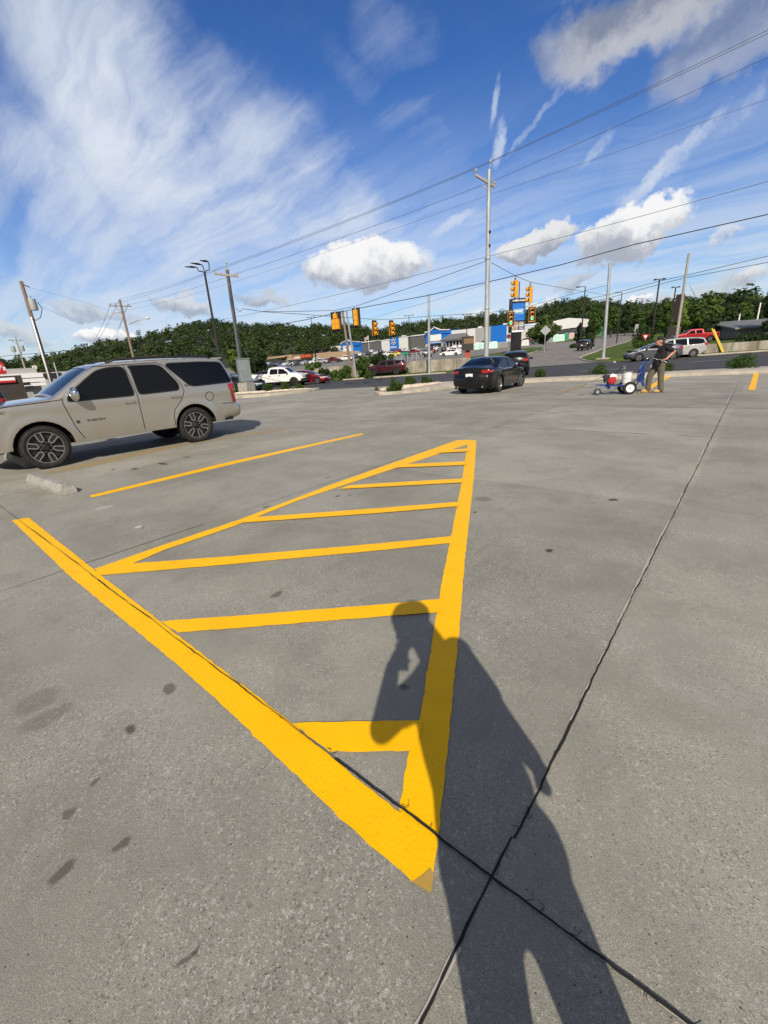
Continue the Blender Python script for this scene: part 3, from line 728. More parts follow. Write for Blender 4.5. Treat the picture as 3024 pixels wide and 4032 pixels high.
def wheel(root, cx, cy, R, w, rw, style, out, steer=0, far=False):
    mb = MB(); n = 20 if far else 40; sg = 1 if out > 0 else -1
    hw = w/2; rm = rw
    prof = [(rm, -hw*.8), (rm+.02, -hw*.95), (R-.05, -hw), (R-.012, -hw*.86), (R, -hw*.6), (R, hw*.6), (R-.012, hw*.86), (R-.05, hw), (rm+.02, hw*.95), (rm, hw*.8)]
    mb.lathe(prof, (0, 0, 0), 'Y', n)
    if not far:
        for k in range(60):                           # tread blocks
            a = 2*PI*k/60
            for yy in (-.75, -.25, .25, .75):
                a2 = a+(yy*.05); mb.box((R*1.002*math.cos(a2), yy*hw*.85, R*1.002*math.sin(a2)), (.012, hw*.34, R*.075), rot=Matrix.Rotation(-a2, 3, 'Y'))
    o = mb.build('wheel', RUB, root, smooth=True, ang=.6); o.location = (cx, cy, R); o.rotation_euler = (0, 0, steer)
    rb = MB(); yo = hw*.72*sg
    if far:
        rb.lathe([(.001, yo*.9), (rm*.25, yo*.9), (rm*.3, yo*.6), (rm*.9, yo*.75), (rm, yo), (rm, -yo)], (0, 0, 0), 'Y', 20, mi=0)
        for k in range(7):
            a = 2*PI*k/7; rb.box((rm*.58*math.cos(a), yo*.93, rm*.58*math.sin(a)), (rm*.78, .02, rm*.16), rot=Matrix.Rotation(-a, 3, 'Y'), mi=0)
        rb.lathe([(rm*.28, yo*.63), (rm*.88, yo*.78)], (0, 0, 0), 'Y', 20, mi=1)
        ro = rb.build('rim', [ALU if style != 'black' else BLK, BLK], o, smooth=False)
    else:
        rb.lathe([(.001, yo*.55), (rm*.9, yo*.45), (rm*.97, yo*.3), (rm*.97, -yo)], (0, 0, 0), 'Y', n, mi=1)
        rb.lathe([(rm*.93, yo*.8), (rm*.955, yo*1.02), (rm, yo*1.02), (rm*1.0, yo*.7)], (0, 0, 0), 'Y', n, mi=0 if style != 'black' else 1)
        rb.lathe([(.001, yo*1.0), (rm*.17, yo*1.0), (rm*.2, yo*.93), (rm*.24, yo*.6)], (0, 0, 0), 'Y', 24, mi=1)
        if style == 'loops':                          # six bright U-shaped loops on black spokes, open towards the rim
            for k in range(6):
                a = 2*PI*k/6+.26; Rm = Matrix.Rotation(-a, 3, 'Y')
                rb.box(Rm @ Vector((rm*.60, yo*.80, 0)), (rm*.66, .022, rm*.30), rot=Rm, mi=1)
                U = [(rm*.95, rm*.155), (rm*.75, rm*.15), (rm*.52, rm*.14), (rm*.42, rm*.09), (rm*.385, 0), (rm*.42, -rm*.09), (rm*.52, -rm*.14), (rm*.75, -rm*.15), (rm*.95, -rm*.155)]
                for u, v in zip(U[:-1], U[1:]):
                    p, q = Rm @ Vector((u[0], yo*.90, u[1])), Rm @ Vector((v[0], yo*.90, v[1])); d = (q-p)
                    rb.box((p+q)/2, (d.length+.006, .016, rm*.075), rot=d.to_track_quat('X', 'Z').to_matrix() if abs(d.z) < d.length*.99 else Matrix.Rotation(PI/2, 3, 'Y'), mi=0)
                b_ = Matrix.Rotation(-a-.5, 3, 'Y') @ Vector((rm*.29, yo*.98, 0)); rb.ell(b_, (.013, .013, .013), 6, mi=2)
            rb.lathe([(.001, yo*1.04), (rm*.10, yo*1.04), (rm*.11, yo*.98)], (0, 0, 0), 'Y', 16, mi=1)
        elif style == 'ten':                          # five twin spokes, machined faces
            for k in range(5):
                for dv in (-.16, .16):
                    a = 2*PI*k/5+dv; Rm = Matrix.Rotation(-a, 3, 'Y')
                    rb.box(Rm @ Vector((rm*.58, yo*.84, 0)), (rm*.80, .03, rm*.12), rot=Rm, mi=0)
        elif style == 'leaf':
            for k in range(9):
                a = 2*PI*k/9; Rm = Matrix.Rotation(-a, 3, 'Y')
                rb.box(Rm @ Vector((rm*.58, yo*.84, 0)), (rm*.80, .03, rm*.19), rot=Rm, mi=0)
        elif style == 'black':
            for k in range(6):
                a = 2*PI*k/6; Rm = Matrix.Rotation(-a, 3, 'Y')
                rb.box(Rm @ Vector((rm*.55, yo*.84, 0)), (rm*.8, .03, rm*.16), rot=Rm, mi=1)
        ro = rb.build('rim', [ALU, BLK, CHR], o)
    return o
def ribbon_side(mb, car, pts, side, w=.007, off=.003, mi=1):
    out = []
    for i in range(len(pts)-1):
        a, b = pts[i], pts[i+1]; n = max(1, int(math.dist(a, b)/.05)); out += [(a[0]+(b[0]-a[0])*j/n, a[1]+(b[1]-a[1])*j/n) for j in range(n)]
    out.append(pts[-1]); vs = []; fs = []
    for i, p in enumerate(out):
        a = out[max(0, i-1)]; b = out[min(len(out)-1, i+1)]; L = math.dist(a, b) or 1; nx, nz = -(b[1]-a[1])/L*w/2, (b[0]-a[0])/L*w/2
        for q in ((p[0]+nx, p[1]+nz), (p[0]-nx, p[1]-nz)): vs.append((q[0], (car.y(*q)+off)*side, q[1]))
        if i: fs.append((2*i-2, 2*i-1, 2*i+1, 2*i))
    mb.add(vs, fs, mi)
def make_car(name, label, cat, sp, pm, loc, rz, group=None, grid=.11, far=False, steer=0, wheels='leaf', glass=None):
    car = Car(sp); root = thing(name, label, cat, loc, rz, group); gl = glass or GLASS
    vs, ys, parts = car.side(grid)
    body = MB()
    def emit(mb, fs, side, off=0., mi=0):
        used = {}; V = []; Fo = []
        for f in fs:
            q = []
            for i in f:
                if i not in used: used[i] = len(V); V.append((vs[i].x, (ys[i]+off)*side, vs[i].y))
                q.append(used[i])
            Fo.append(tuple(q) if side < 0 else tuple(reversed(q)))
        mb.add(V, Fo, mi)
    vidx = {}
    for side in (1, -1):
        emit(body, parts[('body', 0)], side)
        if far:
            for k, fs in parts.items():
                if k[0] == 'door': emit(body, fs, side)
    rows = car.strip_pts(); nc = len(rows[0]); gr = sp['glass']
    wind = MB(); rear = MB(); trim = sp.get('dark_rear')
    V = [p for r in rows for p in r]; Fb = []
    for i in range(len(rows)-1):
        xm = (rows[i][0][0]+rows[i+1][0][0])/2; zm = (rows[i][0][2]+rows[i+1][0][2])/2
        isw = gr[0][1] < xm < gr[0][0] and zm > car.belt-.02; isr = gr[1] and gr[1][1] < xm < gr[1][0] and zm > gr[1][2]
        for j in range(nc-1):
            q = (i*nc+j, i*nc+j+1, (i+1)*nc+j+1, (i+1)*nc+j)
            if (isw or isr) and 0 < j < nc-2:
                t = wind if isw else rear
                cen = [Vector(V[a]) for a in q]; nn = (cen[1]-cen[0]).cross(cen[3]-cen[0]).normalized()
                if nn.z < 0: nn = -nn
                t.add([c-nn*.006 for c in cen], [(0, 1, 2, 3)])
            else: Fb.append(q)
    body.add(V, Fb)
    # weld, smooth
    bm = bmesh.new(); me = body.mesh('body', [pm, BLK, UNDER]); bm.from_mesh(me)
    bmesh.ops.remove_doubles(bm, verts=bm.verts, dist=.0015); bmesh.ops.recalc_face_normals(bm, faces=bm.faces)
    for e in bm.edges:
        if len(e.link_faces) == 2 and e.calc_face_angle(0) > 1.0: e.smooth = False
    for f in bm.faces: f.smooth = True
    bm.to_mesh(me); bm.free()
    ex = MB(); hw = car.W-.30; zt = min(.95, car.belt-.02)
    ex.box(((car.Lf+car.Lb)/2, 0, (sp['sill']-.03+zt)/2), (car.Lf-car.Lb-.36, hw*2, zt-sp['sill']+.03), mi=2)
    for x0, x1 in ((car.Lf-.30, car.xf+car.ar), (car.xf-car.ar, car.xr+car.ar), (car.xr-car.ar, car.Lb+.30)):
        ex.box(((x0+x1)/2, 0, sp['sill']+.02), (abs(x0-x1), car.W*2-.16, .06), mi=2)
    if sp.get('clad'):                                # dark lower cladding and wheel-arch lips
        for side in (1, -1):
            for cx in (car.xf, car.xr):
                dz = sp['sill']-car.R; a0 = math.asin(max(-1, min(1, dz/car.ar)))
                ribbon_side(ex, car, [(cx-(car.ar+.028)*math.cos(a), car.R+(car.ar+.028)*math.sin(a)) for a in np.linspace(a0, PI-a0, 15)], side, .056, .012)
            ribbon_side(ex, car, [(car.xf-car.ar, sp['sill']+.05), (car.xr+car.ar, sp['sill']+.05)], side, .10, .010)
    if not far:
        for side in (1, -1):
            for L in sp.get('lines', []): ribbon_side(ex, car, L, side, sp.get('gap', .008))
            for wv in sp['windows']:
                w2 = fillet(wv, sp.get('fil', .05)); ribbon_side(ex, car, w2+[w2[0]], side, .022, .004)
    o2 = ex.mesh('x', [pm, BLK, UNDER]); bm = bmesh.new(); bm.from_mesh(me); bm.from_mesh(o2); bm.to_mesh(me); bm.free(); bpy.data.meshes.remove(o2)
    bo = bpy.data.objects.new('body', me); COL.objects.link(bo); bo.parent = root
    if wind.v: wind_o = fin(wind, 'windscreen', sp.get('wglass', GLASSB), root)
    if rear.v: fin(rear, 'rear_window', gl, root)
    for (k, i), fs in parts.items():
        for side in (1, -1):
            if k == 'window': mb = MB(); emit(mb, fs, side, -.007); fin(mb, 'window', gl, root)
            if k == 'door' and not far:
                mb = MB(); emit(mb, fs, side); d = fin(mb, 'door', pm, root)
                h = sp['handles'][i]; y = car.y(*h)+.022
                hb = MB(); hb.box((h[0], y*side, h[1]), (.20, .022, .032)); hb.box((h[0]-.02, (y-.014)*side, h[1]-.002), (.11, .012, .058)); hb.build('handle', sp.get('hmat', pm), d)
    for side in (1, -1):
        st_ = steer
        for cx, s_ in ((car.xf, st_), (car.xr, 0)):
            wheel(root, cx, side*(car.W-sp.get('inset', .15)), car.R, sp.get('tw', .24), sp['rim'], wheels, side, s_, far)
        for fr, key in ((True, 'head'), (False, 'tail')):
            if key in sp:
                mb = MB(); car.patch(mb, side, fr, *sp[key]); fin(mb, 'headlight' if fr else 'tail_light', CLR if fr else REDL, root)
        if 'mirror' in sp:
            x, z = sp['mirror']; y = car.y(x, z); mb = MB()
            mb.ell((x+.02, (y+.15)*side, z+.03), (.085, .145, sp.get('mh', .09)), 10 if not far else 6, mi=0); mb.bar((x, (y-.02)*side, z-.02), (x+.01, (y+.10)*side, z-.01), .05, .05, mi=1)
            fin(mb, 'mirror', [sp.get('mmat', pm), BLK], root)
    if 'grille' in sp:
        z0, z1, hwid = sp['grille']; mb = MB()
        for side in (1, -1):
            P, d = car.contour((z0+z1)/2, True); tot = d[-1]; car.patch(mb, side, True, (z1, tot-hwid, tot), (z0, tot-hwid, tot), off=.012, n=6)
        fin(mb, 'grille', sp.get('gmat', BLK), root)
        bars = MB()
        if not far and sp.get('gbars'):
            for k in range(sp['gbars']):
                z = z0+(z1-z0)*(k+.5)/sp['gbars']
                for side in (1, -1):
                    P, d = car.contour(z, True); tot = d[-1]; car.patch(bars, side, True, (z+.009, tot-hwid*.96, tot), (z-.009, tot-hwid*.96, tot), off=.024, n=6, m=1)
            fin(bars, 'grille_bars', CHR, root)
    if 'fbump' in sp:
        z0, z1 = sp['fbump']; mb = MB()
        for side in (1, -1): P, d = car.contour(z0, True); car.patch(mb, side, True, (z1, -.28, d[-1]), (z0, -.28, d[-1]), off=.014, n=12)
        fin(mb, 'front_bumper', sp.get('fbmat', BLK), root)
    if 'plate' in sp:
        z = sp['plate']; x = car.endx(z, False)-sp.get('bbow', .06)-.012
        mb = MB(); mb.box((x, 0, z), (.012, .31, .155)); mb.build('number_plate', WHT, root)
    return root, car
def fin(mb, name, m, root):
    me = mb.mesh(name, m); bm = bmesh.new(); bm.from_mesh(me); bmesh.ops.remove_doubles(bm, verts=bm.verts, dist=.0012)
    bmesh.ops.recalc_face_normals(bm, faces=bm.faces)
    # face outwards (away from the car's middle)
    s_ = sum((f.normal.dot(Vector((f.calc_center_median().x, f.calc_center_median().y*3, f.calc_center_median().z-.6))))*f.calc_area() for f in bm.faces)
    if s_ < 0: bmesh.ops.reverse_faces(bm, faces=bm.faces)
    for f in bm.faces: f.smooth = True
    for e in bm.edges:
        if len(e.link_faces) == 2 and e.calc_face_angle(0) > .9: e.smooth = False
    bm.to_mesh(me); bm.free()
    o = bpy.data.objects.new(name, me); COL.objects.link(o); o.parent = root; return o
SUV = dict(W=2.0, wx=(1.475, -1.475), R=.40, ar=.49, rim=.295, tw=.275, inset=.155, belt=1.20, fil=.07, sill=.42, tum=.24, round=.07, cround=.24, plan=.05, fbow=.14, bbow=.05,
    path=[(2.30, .40), (2.40, .42), (2.47, .62), (2.46, .95), (2.38, 1.10), (2.2, 1.17), (1.7, 1.23), (1.18, 1.26), (1.12, 1.28), (.62, 1.62), (.36, 1.78), (.18, 1.845), (-.3, 1.885), (-1.2, 1.90), (-2.0, 1.89), (-2.38, 1.865), (-2.47, 1.82), (-2.57, 1.50), (-2.62, 1.22), (-2.63, .98), (-2.64, .80), (-2.74, .77), (-2.76, .66), (-2.73, .48), (-2.55, .43), (-2.3, .42)],
    windows=[[(.95, 1.185), (.88, 1.32), (.50, 1.59), (.30, 1.72), (.08, 1.77), (-.17, 1.78), (-.24, 1.73), (-.275, 1.19)],
             [(-.36, 1.20), (-.345, 1.73), (-.30, 1.785), (-.88, 1.785), (-1.00, 1.735), (-1.24, 1.36), (-1.225, 1.22)],
             [(-1.08, 1.755), (-1.14, 1.80), (-1.9, 1.80), (-2.40, 1.775), (-2.565, 1.30), (-1.60, 1.275), (-1.48, 1.30)]],
    doors=[[(1.02, 1.16), (1.0, 1.27), (.52, 1.64), (.33, 1.775), (.05, 1.815), (-.24, 1.82), (-.295, 1.5), (-.315, 1.2), (-.315, .47), (.82, .47), (.92, .70)],
           [(-.32, 1.2), (-.30, 1.5), (-.255, 1.82), (-.9, 1.825), (-1.06, 1.75), (-1.30, 1.35), (-1.32, 1.18), (-1.20, .98), (-1.02, .80), (-.975, .66), (-.965, .47), (-.32, .47)]],
    handles=[(-.13, 1.08), (-1.08, 1.10)], hmat=CHR, mmat=CHR,
    lines=[[(1.0, 1.27), (1.02, 1.16), (.92, .70), (.82, .47)], [(-.24, 1.82), (-.295, 1.5), (-.317, 1.2), (-.317, .47)], [(-1.06, 1.75), (-1.30, 1.35), (-1.32, 1.18), (-1.20, .98), (-1.02, .80), (-.975, .66), (-.965, .47)],
           [(.33, 1.80), (-.9, 1.825), (-1.06, 1.75)], [(1.02, 1.235), (1.9, 1.19), (2.3, 1.12)], [(-2.20, .82), (-2.66, .80)], [(-1.90+.10*math.cos(a), 1.02+.10*math.sin(a)) for a in np.linspace(0, 2*PI, 20)]],
    glass=((1.10, .42), (-2.46, -2.62, 1.24)), tail=((1.27, -.20, .12), (.83, -.24, .14), .012), head=((1.06, -.32, .3), (.84, -.28, .34), .01), mh=.13, mirror=(.80, 1.29), grille=(.72, 1.02, .45), plate=.9, gap=.014)
SEDAN = dict(W=1.85, wx=(1.41, -1.41), R=.34, ar=.40, rim=.245, tw=.225, inset=.13, belt=.93, sill=.22, tum=.40, round=.09, cround=.30, plan=.10, fbow=.20, bbow=.12,
    path=[(2.12, .21), (2.30, .24), (2.37, .45), (2.36, .62), (2.22, .74), (1.7, .87), (1.12, .96), (1.02, .98), (.62, 1.20), (.22, 1.375), (-.12, 1.435), (-.62, 1.44), (-1.05, 1.38), (-1.62, 1.15), (-1.86, 1.07), (-2.2, 1.045), (-2.40, 1.04), (-2.44, .98), (-2.45, .80), (-2.51, .66), (-2.52, .48), (-2.46, .28), (-2.2, .22)],
    windows=[[(.78, .965), (.42, 1.19), (.08, 1.335), (-.20, 1.365), (-.27, 1.34), (-.30, .955)], [(-.37, .955), (-.33, 1.34), (-.60, 1.365), (-.98, 1.31), (-1.30, 1.165), (-1.52, 1.03), (-1.12, .965)]],
    doors=[[(.93, .94), (.38, 1.27), (.06, 1.385), (-.26, 1.41), (-.33, .95), (-.36, .60), (-.36, .27), (.86, .27), (.93, .55)], [(-.34, .95), (-.27, 1.41), (-.68, 1.41), (-1.05, 1.33), (-1.34, 1.18), (-1.22, .90), (-1.08, .74), (-.98, .60), (-.95, .30), (-.37, .27), (-.37, .60)]],
    handles=[(-.16, .86), (-1.06, .88)],
    lines=[[(.93, .94), (.93, .55), (.86, .27)], [(-.33, .95), (-.36, .60), (-.36, .27)], [(-1.34, 1.14), (-1.22, .90), (-1.08, .74), (-.98, .60), (-.95, .30)], [(-2.28, 1.0), (-2.05, .80), (-2.1, .60), (-2.4, .55)]],
    glass=((1.02, .18), (-1.0, -1.72, 1.12)), tail=((.94, -.36, .42), (.84, -.22, .36), .010), head=((.74, -.55, .25), (.62, -.25, .3), .01), mirror=(.72, .98), grille=(.34, .66, .36), plate=.76, gap=.007)
HATCH = dict(SEDAN, W=1.80, wx=(1.35, -1.35), R=.335, ar=.385, rim=.235, belt=.95, tum=.38,
    path=[(2.02, .22), (2.18, .25), (2.24, .45), (2.20, .62), (2.02, .76), (1.62, .90), (1.22, .99), (1.10, 1.02), (.62, 1.27), (.15, 1.43), (-.3, 1.475), (-.85, 1.45), (-1.35, 1.36), (-1.80, 1.24), (-2.02, 1.20), (-2.06, 1.1), (-2.10, .82), (-2.18, .66), (-2.19, .45), (-2.12, .28), (-1.9, .24)],
    windows=[[(.86, 1.0), (.40, 1.25), (.02, 1.37), (-.30, 1.39), (-.38, .99)], [(-.48, .99), (-.42, 1.39), (-.90, 1.36), (-1.22, 1.28), (-1.38, 1.18), (-1.0, 1.03)]],
    doors=[[(.98, .98), (.35, 1.32), (0, 1.42), (-.36, 1.44), (-.44, .95), (-.46, .30), (.80, .30), (.90, .60)], [(-.45, .95), (-.37, 1.44), (-.9, 1.43), (-1.30, 1.33), (-1.42, 1.15), (-1.25, .85), (-1.02, .68), (-.92, .32), (-.47, .30)]],
    handles=[(-.25, .88), (-1.12, .92)], lines=[[(.98, .98), (.90, .60), (.80, .30)], [(-.44, .95), (-.46, .30)], [(-1.42, 1.15), (-1.25, .85), (-1.02, .68), (-.92, .32)]],
    glass=((1.10, .10), (-1.38, -1.86, 1.22)), tail=((1.10, -.28, .35), (.92, -.30, .30), .010), head=((.84, -.62, .1), (.66, -.18, .25), .01), mirror=(.78, 1.02), grille=(.34, .60, .36), plate=.72)
CROSS = dict(SEDAN, W=1.88, wx=(1.36, -1.36), R=.37, ar=.43, rim=.25, belt=1.02, sill=.30, tum=.30, clad=1,
    path=[(2.05, .29), (2.22, .32), (2.30, .55), (2.28, .82), (2.14, .96), (1.7, 1.05), (1.22, 1.10), (1.12, 1.13), (.70, 1.40), (.35, 1.58), (0, 1.655), (-.8, 1.68), (-1.5, 1.64), (-2.02, 1.56), (-2.10, 1.50), (-2.28, 1.20), (-2.32, 1.0), (-2.36, .75), (-2.40, .62), (-2.36, .38), (-2.1, .31)],
    windows=[[(.86, 1.06), (.45, 1.36), (.15, 1.52), (-.20, 1.56), (-.26, 1.05)], [(-.34, 1.05), (-.29, 1.56), (-.95, 1.57), (-1.10, 1.50), (-1.22, 1.10)], [(-1.34, 1.14), (-1.24, 1.54), (-1.7, 1.52), (-2.02, 1.42), (-1.9, 1.26)]],
    doors=[[(.98, 1.04), (.4, 1.44), (.1, 1.57), (-.26, 1.61), (-.30, 1.0), (-.32, .40), (.84, .40), (.92, .62)], [(-.31, 1.0), (-.27, 1.61), (-1.0, 1.62), (-1.18, 1.52), (-1.32, 1.12), (-1.2, .90), (-1.0, .72), (-.9, .42), (-.33, .40)]],
    handles=[(-.15, .96), (-1.05, .98)], lines=[[(.98, 1.04), (.92, .62), (.84, .40)], [(-.30, 1.0), (-.32, .40)], [(-1.32, 1.12), (-1.2, .90), (-1.0, .72), (-.9, .42)]],
    glass=((1.12, .34), (-2.09, -2.27, 1.22)), tail=((1.16, -.24, .20), (1.0, -.26, .26), .010), head=((.95, -.34, .3), (.80, -.3, .34), .01), mirror=(.78, 1.10), grille=(.58, .86, .42), plate=.82)
PICKUP = dict(SUV, W=1.98, wx=(1.83, -1.83), R=.41, ar=.50, rim=.25, belt=1.24, sill=.52, tum=.30, plan=.04,
    path=[(2.60, .50), (2.74, .52), (2.80, .72), (2.79, 1.02), (2.72, 1.17), (2.3, 1.24), (1.62, 1.30), (1.50, 1.33), (1.1, 1.62), (.82, 1.82), (.55, 1.90), (-.2, 1.93), (-.72, 1.90), (-.90, 1.82), (-.98, 1.40), (-1.0, 1.33), (-1.06, 1.32), (-2.2, 1.33), (-2.95, 1.34), (-2.99, 1.30), (-3.0, .95), (-3.0, .76), (-3.10, .74), (-3.10, .58), (-2.9, .53)],
    windows=[[(1.28, 1.27), (.98, 1.56), (.78, 1.70), (.40, 1.755), (.24, 1.75), (.20, 1.26)], [(.12, 1.26), (.15, 1.75), (-.55, 1.76), (-.68, 1.72), (-.74, 1.27)]],
    doors=[[(1.38, 1.22), (.95, 1.63), (.74, 1.80), (.40, 1.85), (.18, 1.85), (.16, 1.2), (.16, .58), (1.26, .58), (1.34, .8)], [(.15, 1.2), (.17, 1.85), (-.62, 1.85), (-.80, 1.75), (-.84, 1.2), (-.84, .58), (.15, .58)]],
    handles=[(.32, 1.12), (-.68, 1.13)], hmat=BLK, mmat=BLK, lines=[[(1.38, 1.22), (1.34, .8), (1.26, .58)], [(.16, 1.2), (.16, .58)], [(-.84, 1.3), (-.84, .58)], [(-.98, 1.33), (-.98, .6)]],
    glass=((1.50, .84), (-.86, -.99, 1.36)), tail=((1.22, -.06, .12), (.90, -.06, .12), .012), head=((1.10, -.22, .30), (.86, -.16, .34), .012), mirror=(1.18, 1.32), grille=(.78, 1.16, .50), plate=.66, fbump=(.56, .74), fbmat=BLK)
VAN = dict(SEDAN, W=1.97, wx=(1.5, -1.5), R=.35, ar=.41, rim=.235, belt=1.05, sill=.28, tum=.28, round=.10,
    path=[(2.25, .26), (2.42, .30), (2.50, .55), (2.46, .78), (2.26, .93), (1.9, 1.03), (1.7, 1.08), (1.1, 1.42), (.70, 1.60), (.3, 1.70), (-.6, 1.74), (-1.7, 1.72), (-2.2, 1.66), (-2.34, 1.60), (-2.52, 1.25), (-2.58, 1.0), (-2.62, .72), (-2.64, .55), (-2.58, .34), (-2.3, .28)],
    windows=[[(1.35, 1.10), (.95, 1.36), (.60, 1.52), (.22, 1.60), (.14, 1.08)], [(.04, 1.08), (.12, 1.61), (-.85, 1.64), (-.92, 1.10)], [(-1.02, 1.11), (-.96, 1.64), (-1.7, 1.62), (-2.2, 1.53), (-2.34, 1.20), (-2.0, 1.14)]],
    doors=[], handles=[], lines=[[(1.5, 1.05), (1.42, .40)], [(.10, 1.08), (.08, .34)], [(-.98, 1.1), (-.98, .7)], [(-1.0, 1.03), (-2.4, 1.05)]],
    glass=((1.68, .66), (-2.36, -2.52, 1.22)), tail=((1.22, -.30, .22), (1.0, -.26, .24), .010), head=((.92, -.5, .2), (.72, -.3, .3), .01), mirror=(1.25, 1.15), grille=(.5, .75, .42), plate=.85)
# --- the tan SUV
BEIGE = paint('champagne_paint', (.43, .42, .385), .6, .25, dirt=.35)
e = ray(0, 0)
wf, wr = G(195, 1845), G(795, 1738)
hd = (Vector((wf[0]-wr[0], wf[1]-wr[1]))).normalized()
left = Vector((-hd.y, hd.x)); mid = (Vector(wf)+Vector(wr))/2-left*(1.0-.05)*0
# local +x is forward, +y the driver's side: the photographed tyres' outer faces are at y = W-.02
ang = math.atan2(hd.y, hd.x)
org = mid-left*(SUV['W']/2-.06)
suv, carS = make_car('parked_suv', 'tan beige full-size SUV parked at the left on a worn yellow stall line', 'suv', SUV, BEIGE, (org.x, org.y, 0), ang, grid=.055, wheels='loops', steer=.04)
def onside(car, x, z, side=1, off=0): return Vector((x, (car.y(x, z)+off)*side, z))
for side in (1, -1):
    rk = MB(); rk.tube([(x, side*(carS.y(x, 1.84)-.06), z) for x, z in ((.05, 1.86), (-.15, 1.925), (-1.1, 1.945), (-2.1, 1.92), (-2.22, 1.87))], .022, 8); rk.build('roof_rack', BLK, suv, smooth=True)
an = MB(); an.prism([(.25, 1.83), (.02, 1.86), (.04, 1.93), (.08, 1.93)], -.02, .02, fn=lambda x, y, z: (x, z, y)); an.build('roof_antenna', BLK, suv)
mt_ = MB()
mt_.bar((.95, -.6, 1.315), (.75, .1, 1.46), .012, .02); mt_.bar((.97, .2, 1.31), (.80, .72, 1.42), .012, .02); mt_.build('wiper', BLK, suv)
BDG = mat('badge_grey', (.12, .12, .13), .3, .9)
rotS = Matrix(((-1, 0, 0), (0, 0, 1), (0, 1, 0)))     # text reads along -x, up z, faces +y
text_part('badge', 'YUKON', .062, BDG, suv, onside(carS, .55, .80, 1, .004), rotS, .003, bold=.001, sx=1.5)
text_part('badge', 'SLT', .05, BDG, suv, onside(carS, -1.42, 1.31, 1, .0).lerp(onside(carS, -1.42, 1.31, 1, .02), .8), Matrix.Rotation(.12, 3, 'X') @ rotS, .002, bold=.001, sx=1.4)
cap = MB(); cap.box((0, 0, 0), (.055, .01, .05)); c_ = cap.build('badge', BDG, suv); c_.location = onside(carS, .86, .80, 1, .006)
spo = MB(); spo.box((-2.42, 0, 1.875), (.26, 1.30, .03)); spo.build('spoiler', BEIGE, suv)
# dark dealer sticker tree behind the windscreen is too small to read; a pale green sticker at the glass edge
stk = MB(); stk.prism([(0, 0), (.10, 0), (.12, .04), (.07, .12), (.05, .22), (.02, .1)], 0, .004, fn=lambda x, y, z: (.80-.0*x-y*.95, .50+x, 1.52+y*.62+z)); stk.build('windscreen_sticker', mat('green_sticker', (.10, .35, .26), .6), suv)
# ------------------------------------------------------------------ people
def capsule(mb, p, q, r1, r2, n=16, flat=None):
    p, q = Vector(p), Vector(q); d = q-p; L = d.length or 1e-4; R = d.to_track_quat('Z', 'X').to_matrix()
    rows = []
    for k in range(5): a = PI/2*(1-k/4); rows.append((r1*math.cos(a), -r1*math.sin(a)))
    for k in range(5): a = PI/2*k/4; rows.append((r2*math.cos(a), L+r2*math.sin(a)))
    vs = []; fs = []
    for r, h in rows:
        for k in range(n):
            b = 2*PI*k/n; vs.append(p+R @ Vector((max(r, 1e-4)*math.cos(b), max(r, 1e-4)*math.sin(b), h)))
    m = len(rows)
    for i in range(m-1):
        for k in range(n): fs.append((i*n+k, i*n+(k+1) % n, (i+1)*n+(k+1) % n, (i+1)*n+k))
    fs += [tuple(range(n-1, -1, -1)), tuple(range((m-1)*n, m*n))]
    mb.add(vs, fs)
def fuse(name, mb, m, parent, vox, sm_=6):
    me = mb.mesh('t', m); o = bpy.data.objects.new('t', me); COL.objects.link(o)
    r = o.modifiers.new('r', 'REMESH'); r.mode = 'VOXEL'; r.voxel_size = vox; r.use_smooth_shade = True
    s = o.modifiers.new('s', 'SMOOTH'); s.factor = .5; s.iterations = sm_
    dg = bpy.context.evaluated_depsgraph_get(); me2 = bpy.data.meshes.new_from_object(o.evaluated_get(dg)); bpy.data.objects.remove(o)
    me2.materials.clear(); me2.materials.append(m)
    for p in me2.polygons: p.use_smooth = True
    o = bpy.data.objects.new(name, me2); COL.objects.link(o); o.parent = parent; return o
SKIN = mat('skin', (.50, .25, .17), .55, var=.12, vscale=14); HAIR = mat('brown_hair', (.035, .022, .015), .8)
SHIRT = mat('black_cotton', (.010, .010, .011), .9, bump=.3, bscale=60); TROU = mat('olive_canvas', (.115, .10, .068), .95, var=.22, vscale=9, bump=.5, bscale=25)
BOOT = mat('tan_leather', (.50, .29, .10), .75, var=.2, vscale=12); SOLE = mat('boot_sole', (.10, .065, .04), .9); CAPM = mat('black_cap_cloth', (.014, .014, .015), .95)
def hand(mb, wrist, knuck, side, curl=.9, s=1.):
    """palm from wrist to knuckles, five separate fingers curling down, thumb off the inner edge"""
    w, k = Vector(wrist), Vector(knuck); d = (k-w).normalized(); up = Vector((0, 0, 1)); lat = d.cross(up).normalized()*side; up = lat.cross(d).normalized()*side
    if up.z < 0: up = -up
    for j in range(4):
        o = lat*(.028-.019*j)*s; mb_ = mb; capsule(mb_, w+o*.6, k+o, .016*s, .013*s)
    for j, L in enumerate((.72, .82, .78, .62)):
        o = k+lat*(.029-.0195*j)*s; a = curl*(.55+.08*j); p = o
        for q, l in enumerate((.040, .028, .022)):
            an = a*(q+1)*.9; n_ = p+(d*math.cos(an)-up*math.sin(an))*l*L*1.25*s; capsule(mb, p, n_, .0105*s, .0095*s, 10); p = n_
    t0 = w+d*.025*s+lat*.028*s; t1 = t0+(d*.6+lat*.7-up*.3).normalized()*.035*s; t2 = t1+(d*.8+lat*.1-up*.6).normalized()*.030*s
    capsule(mb, t0, t1, .013*s, .012*s, 10); capsule(mb, t1, t2, .0115*s, .010*s, 10)
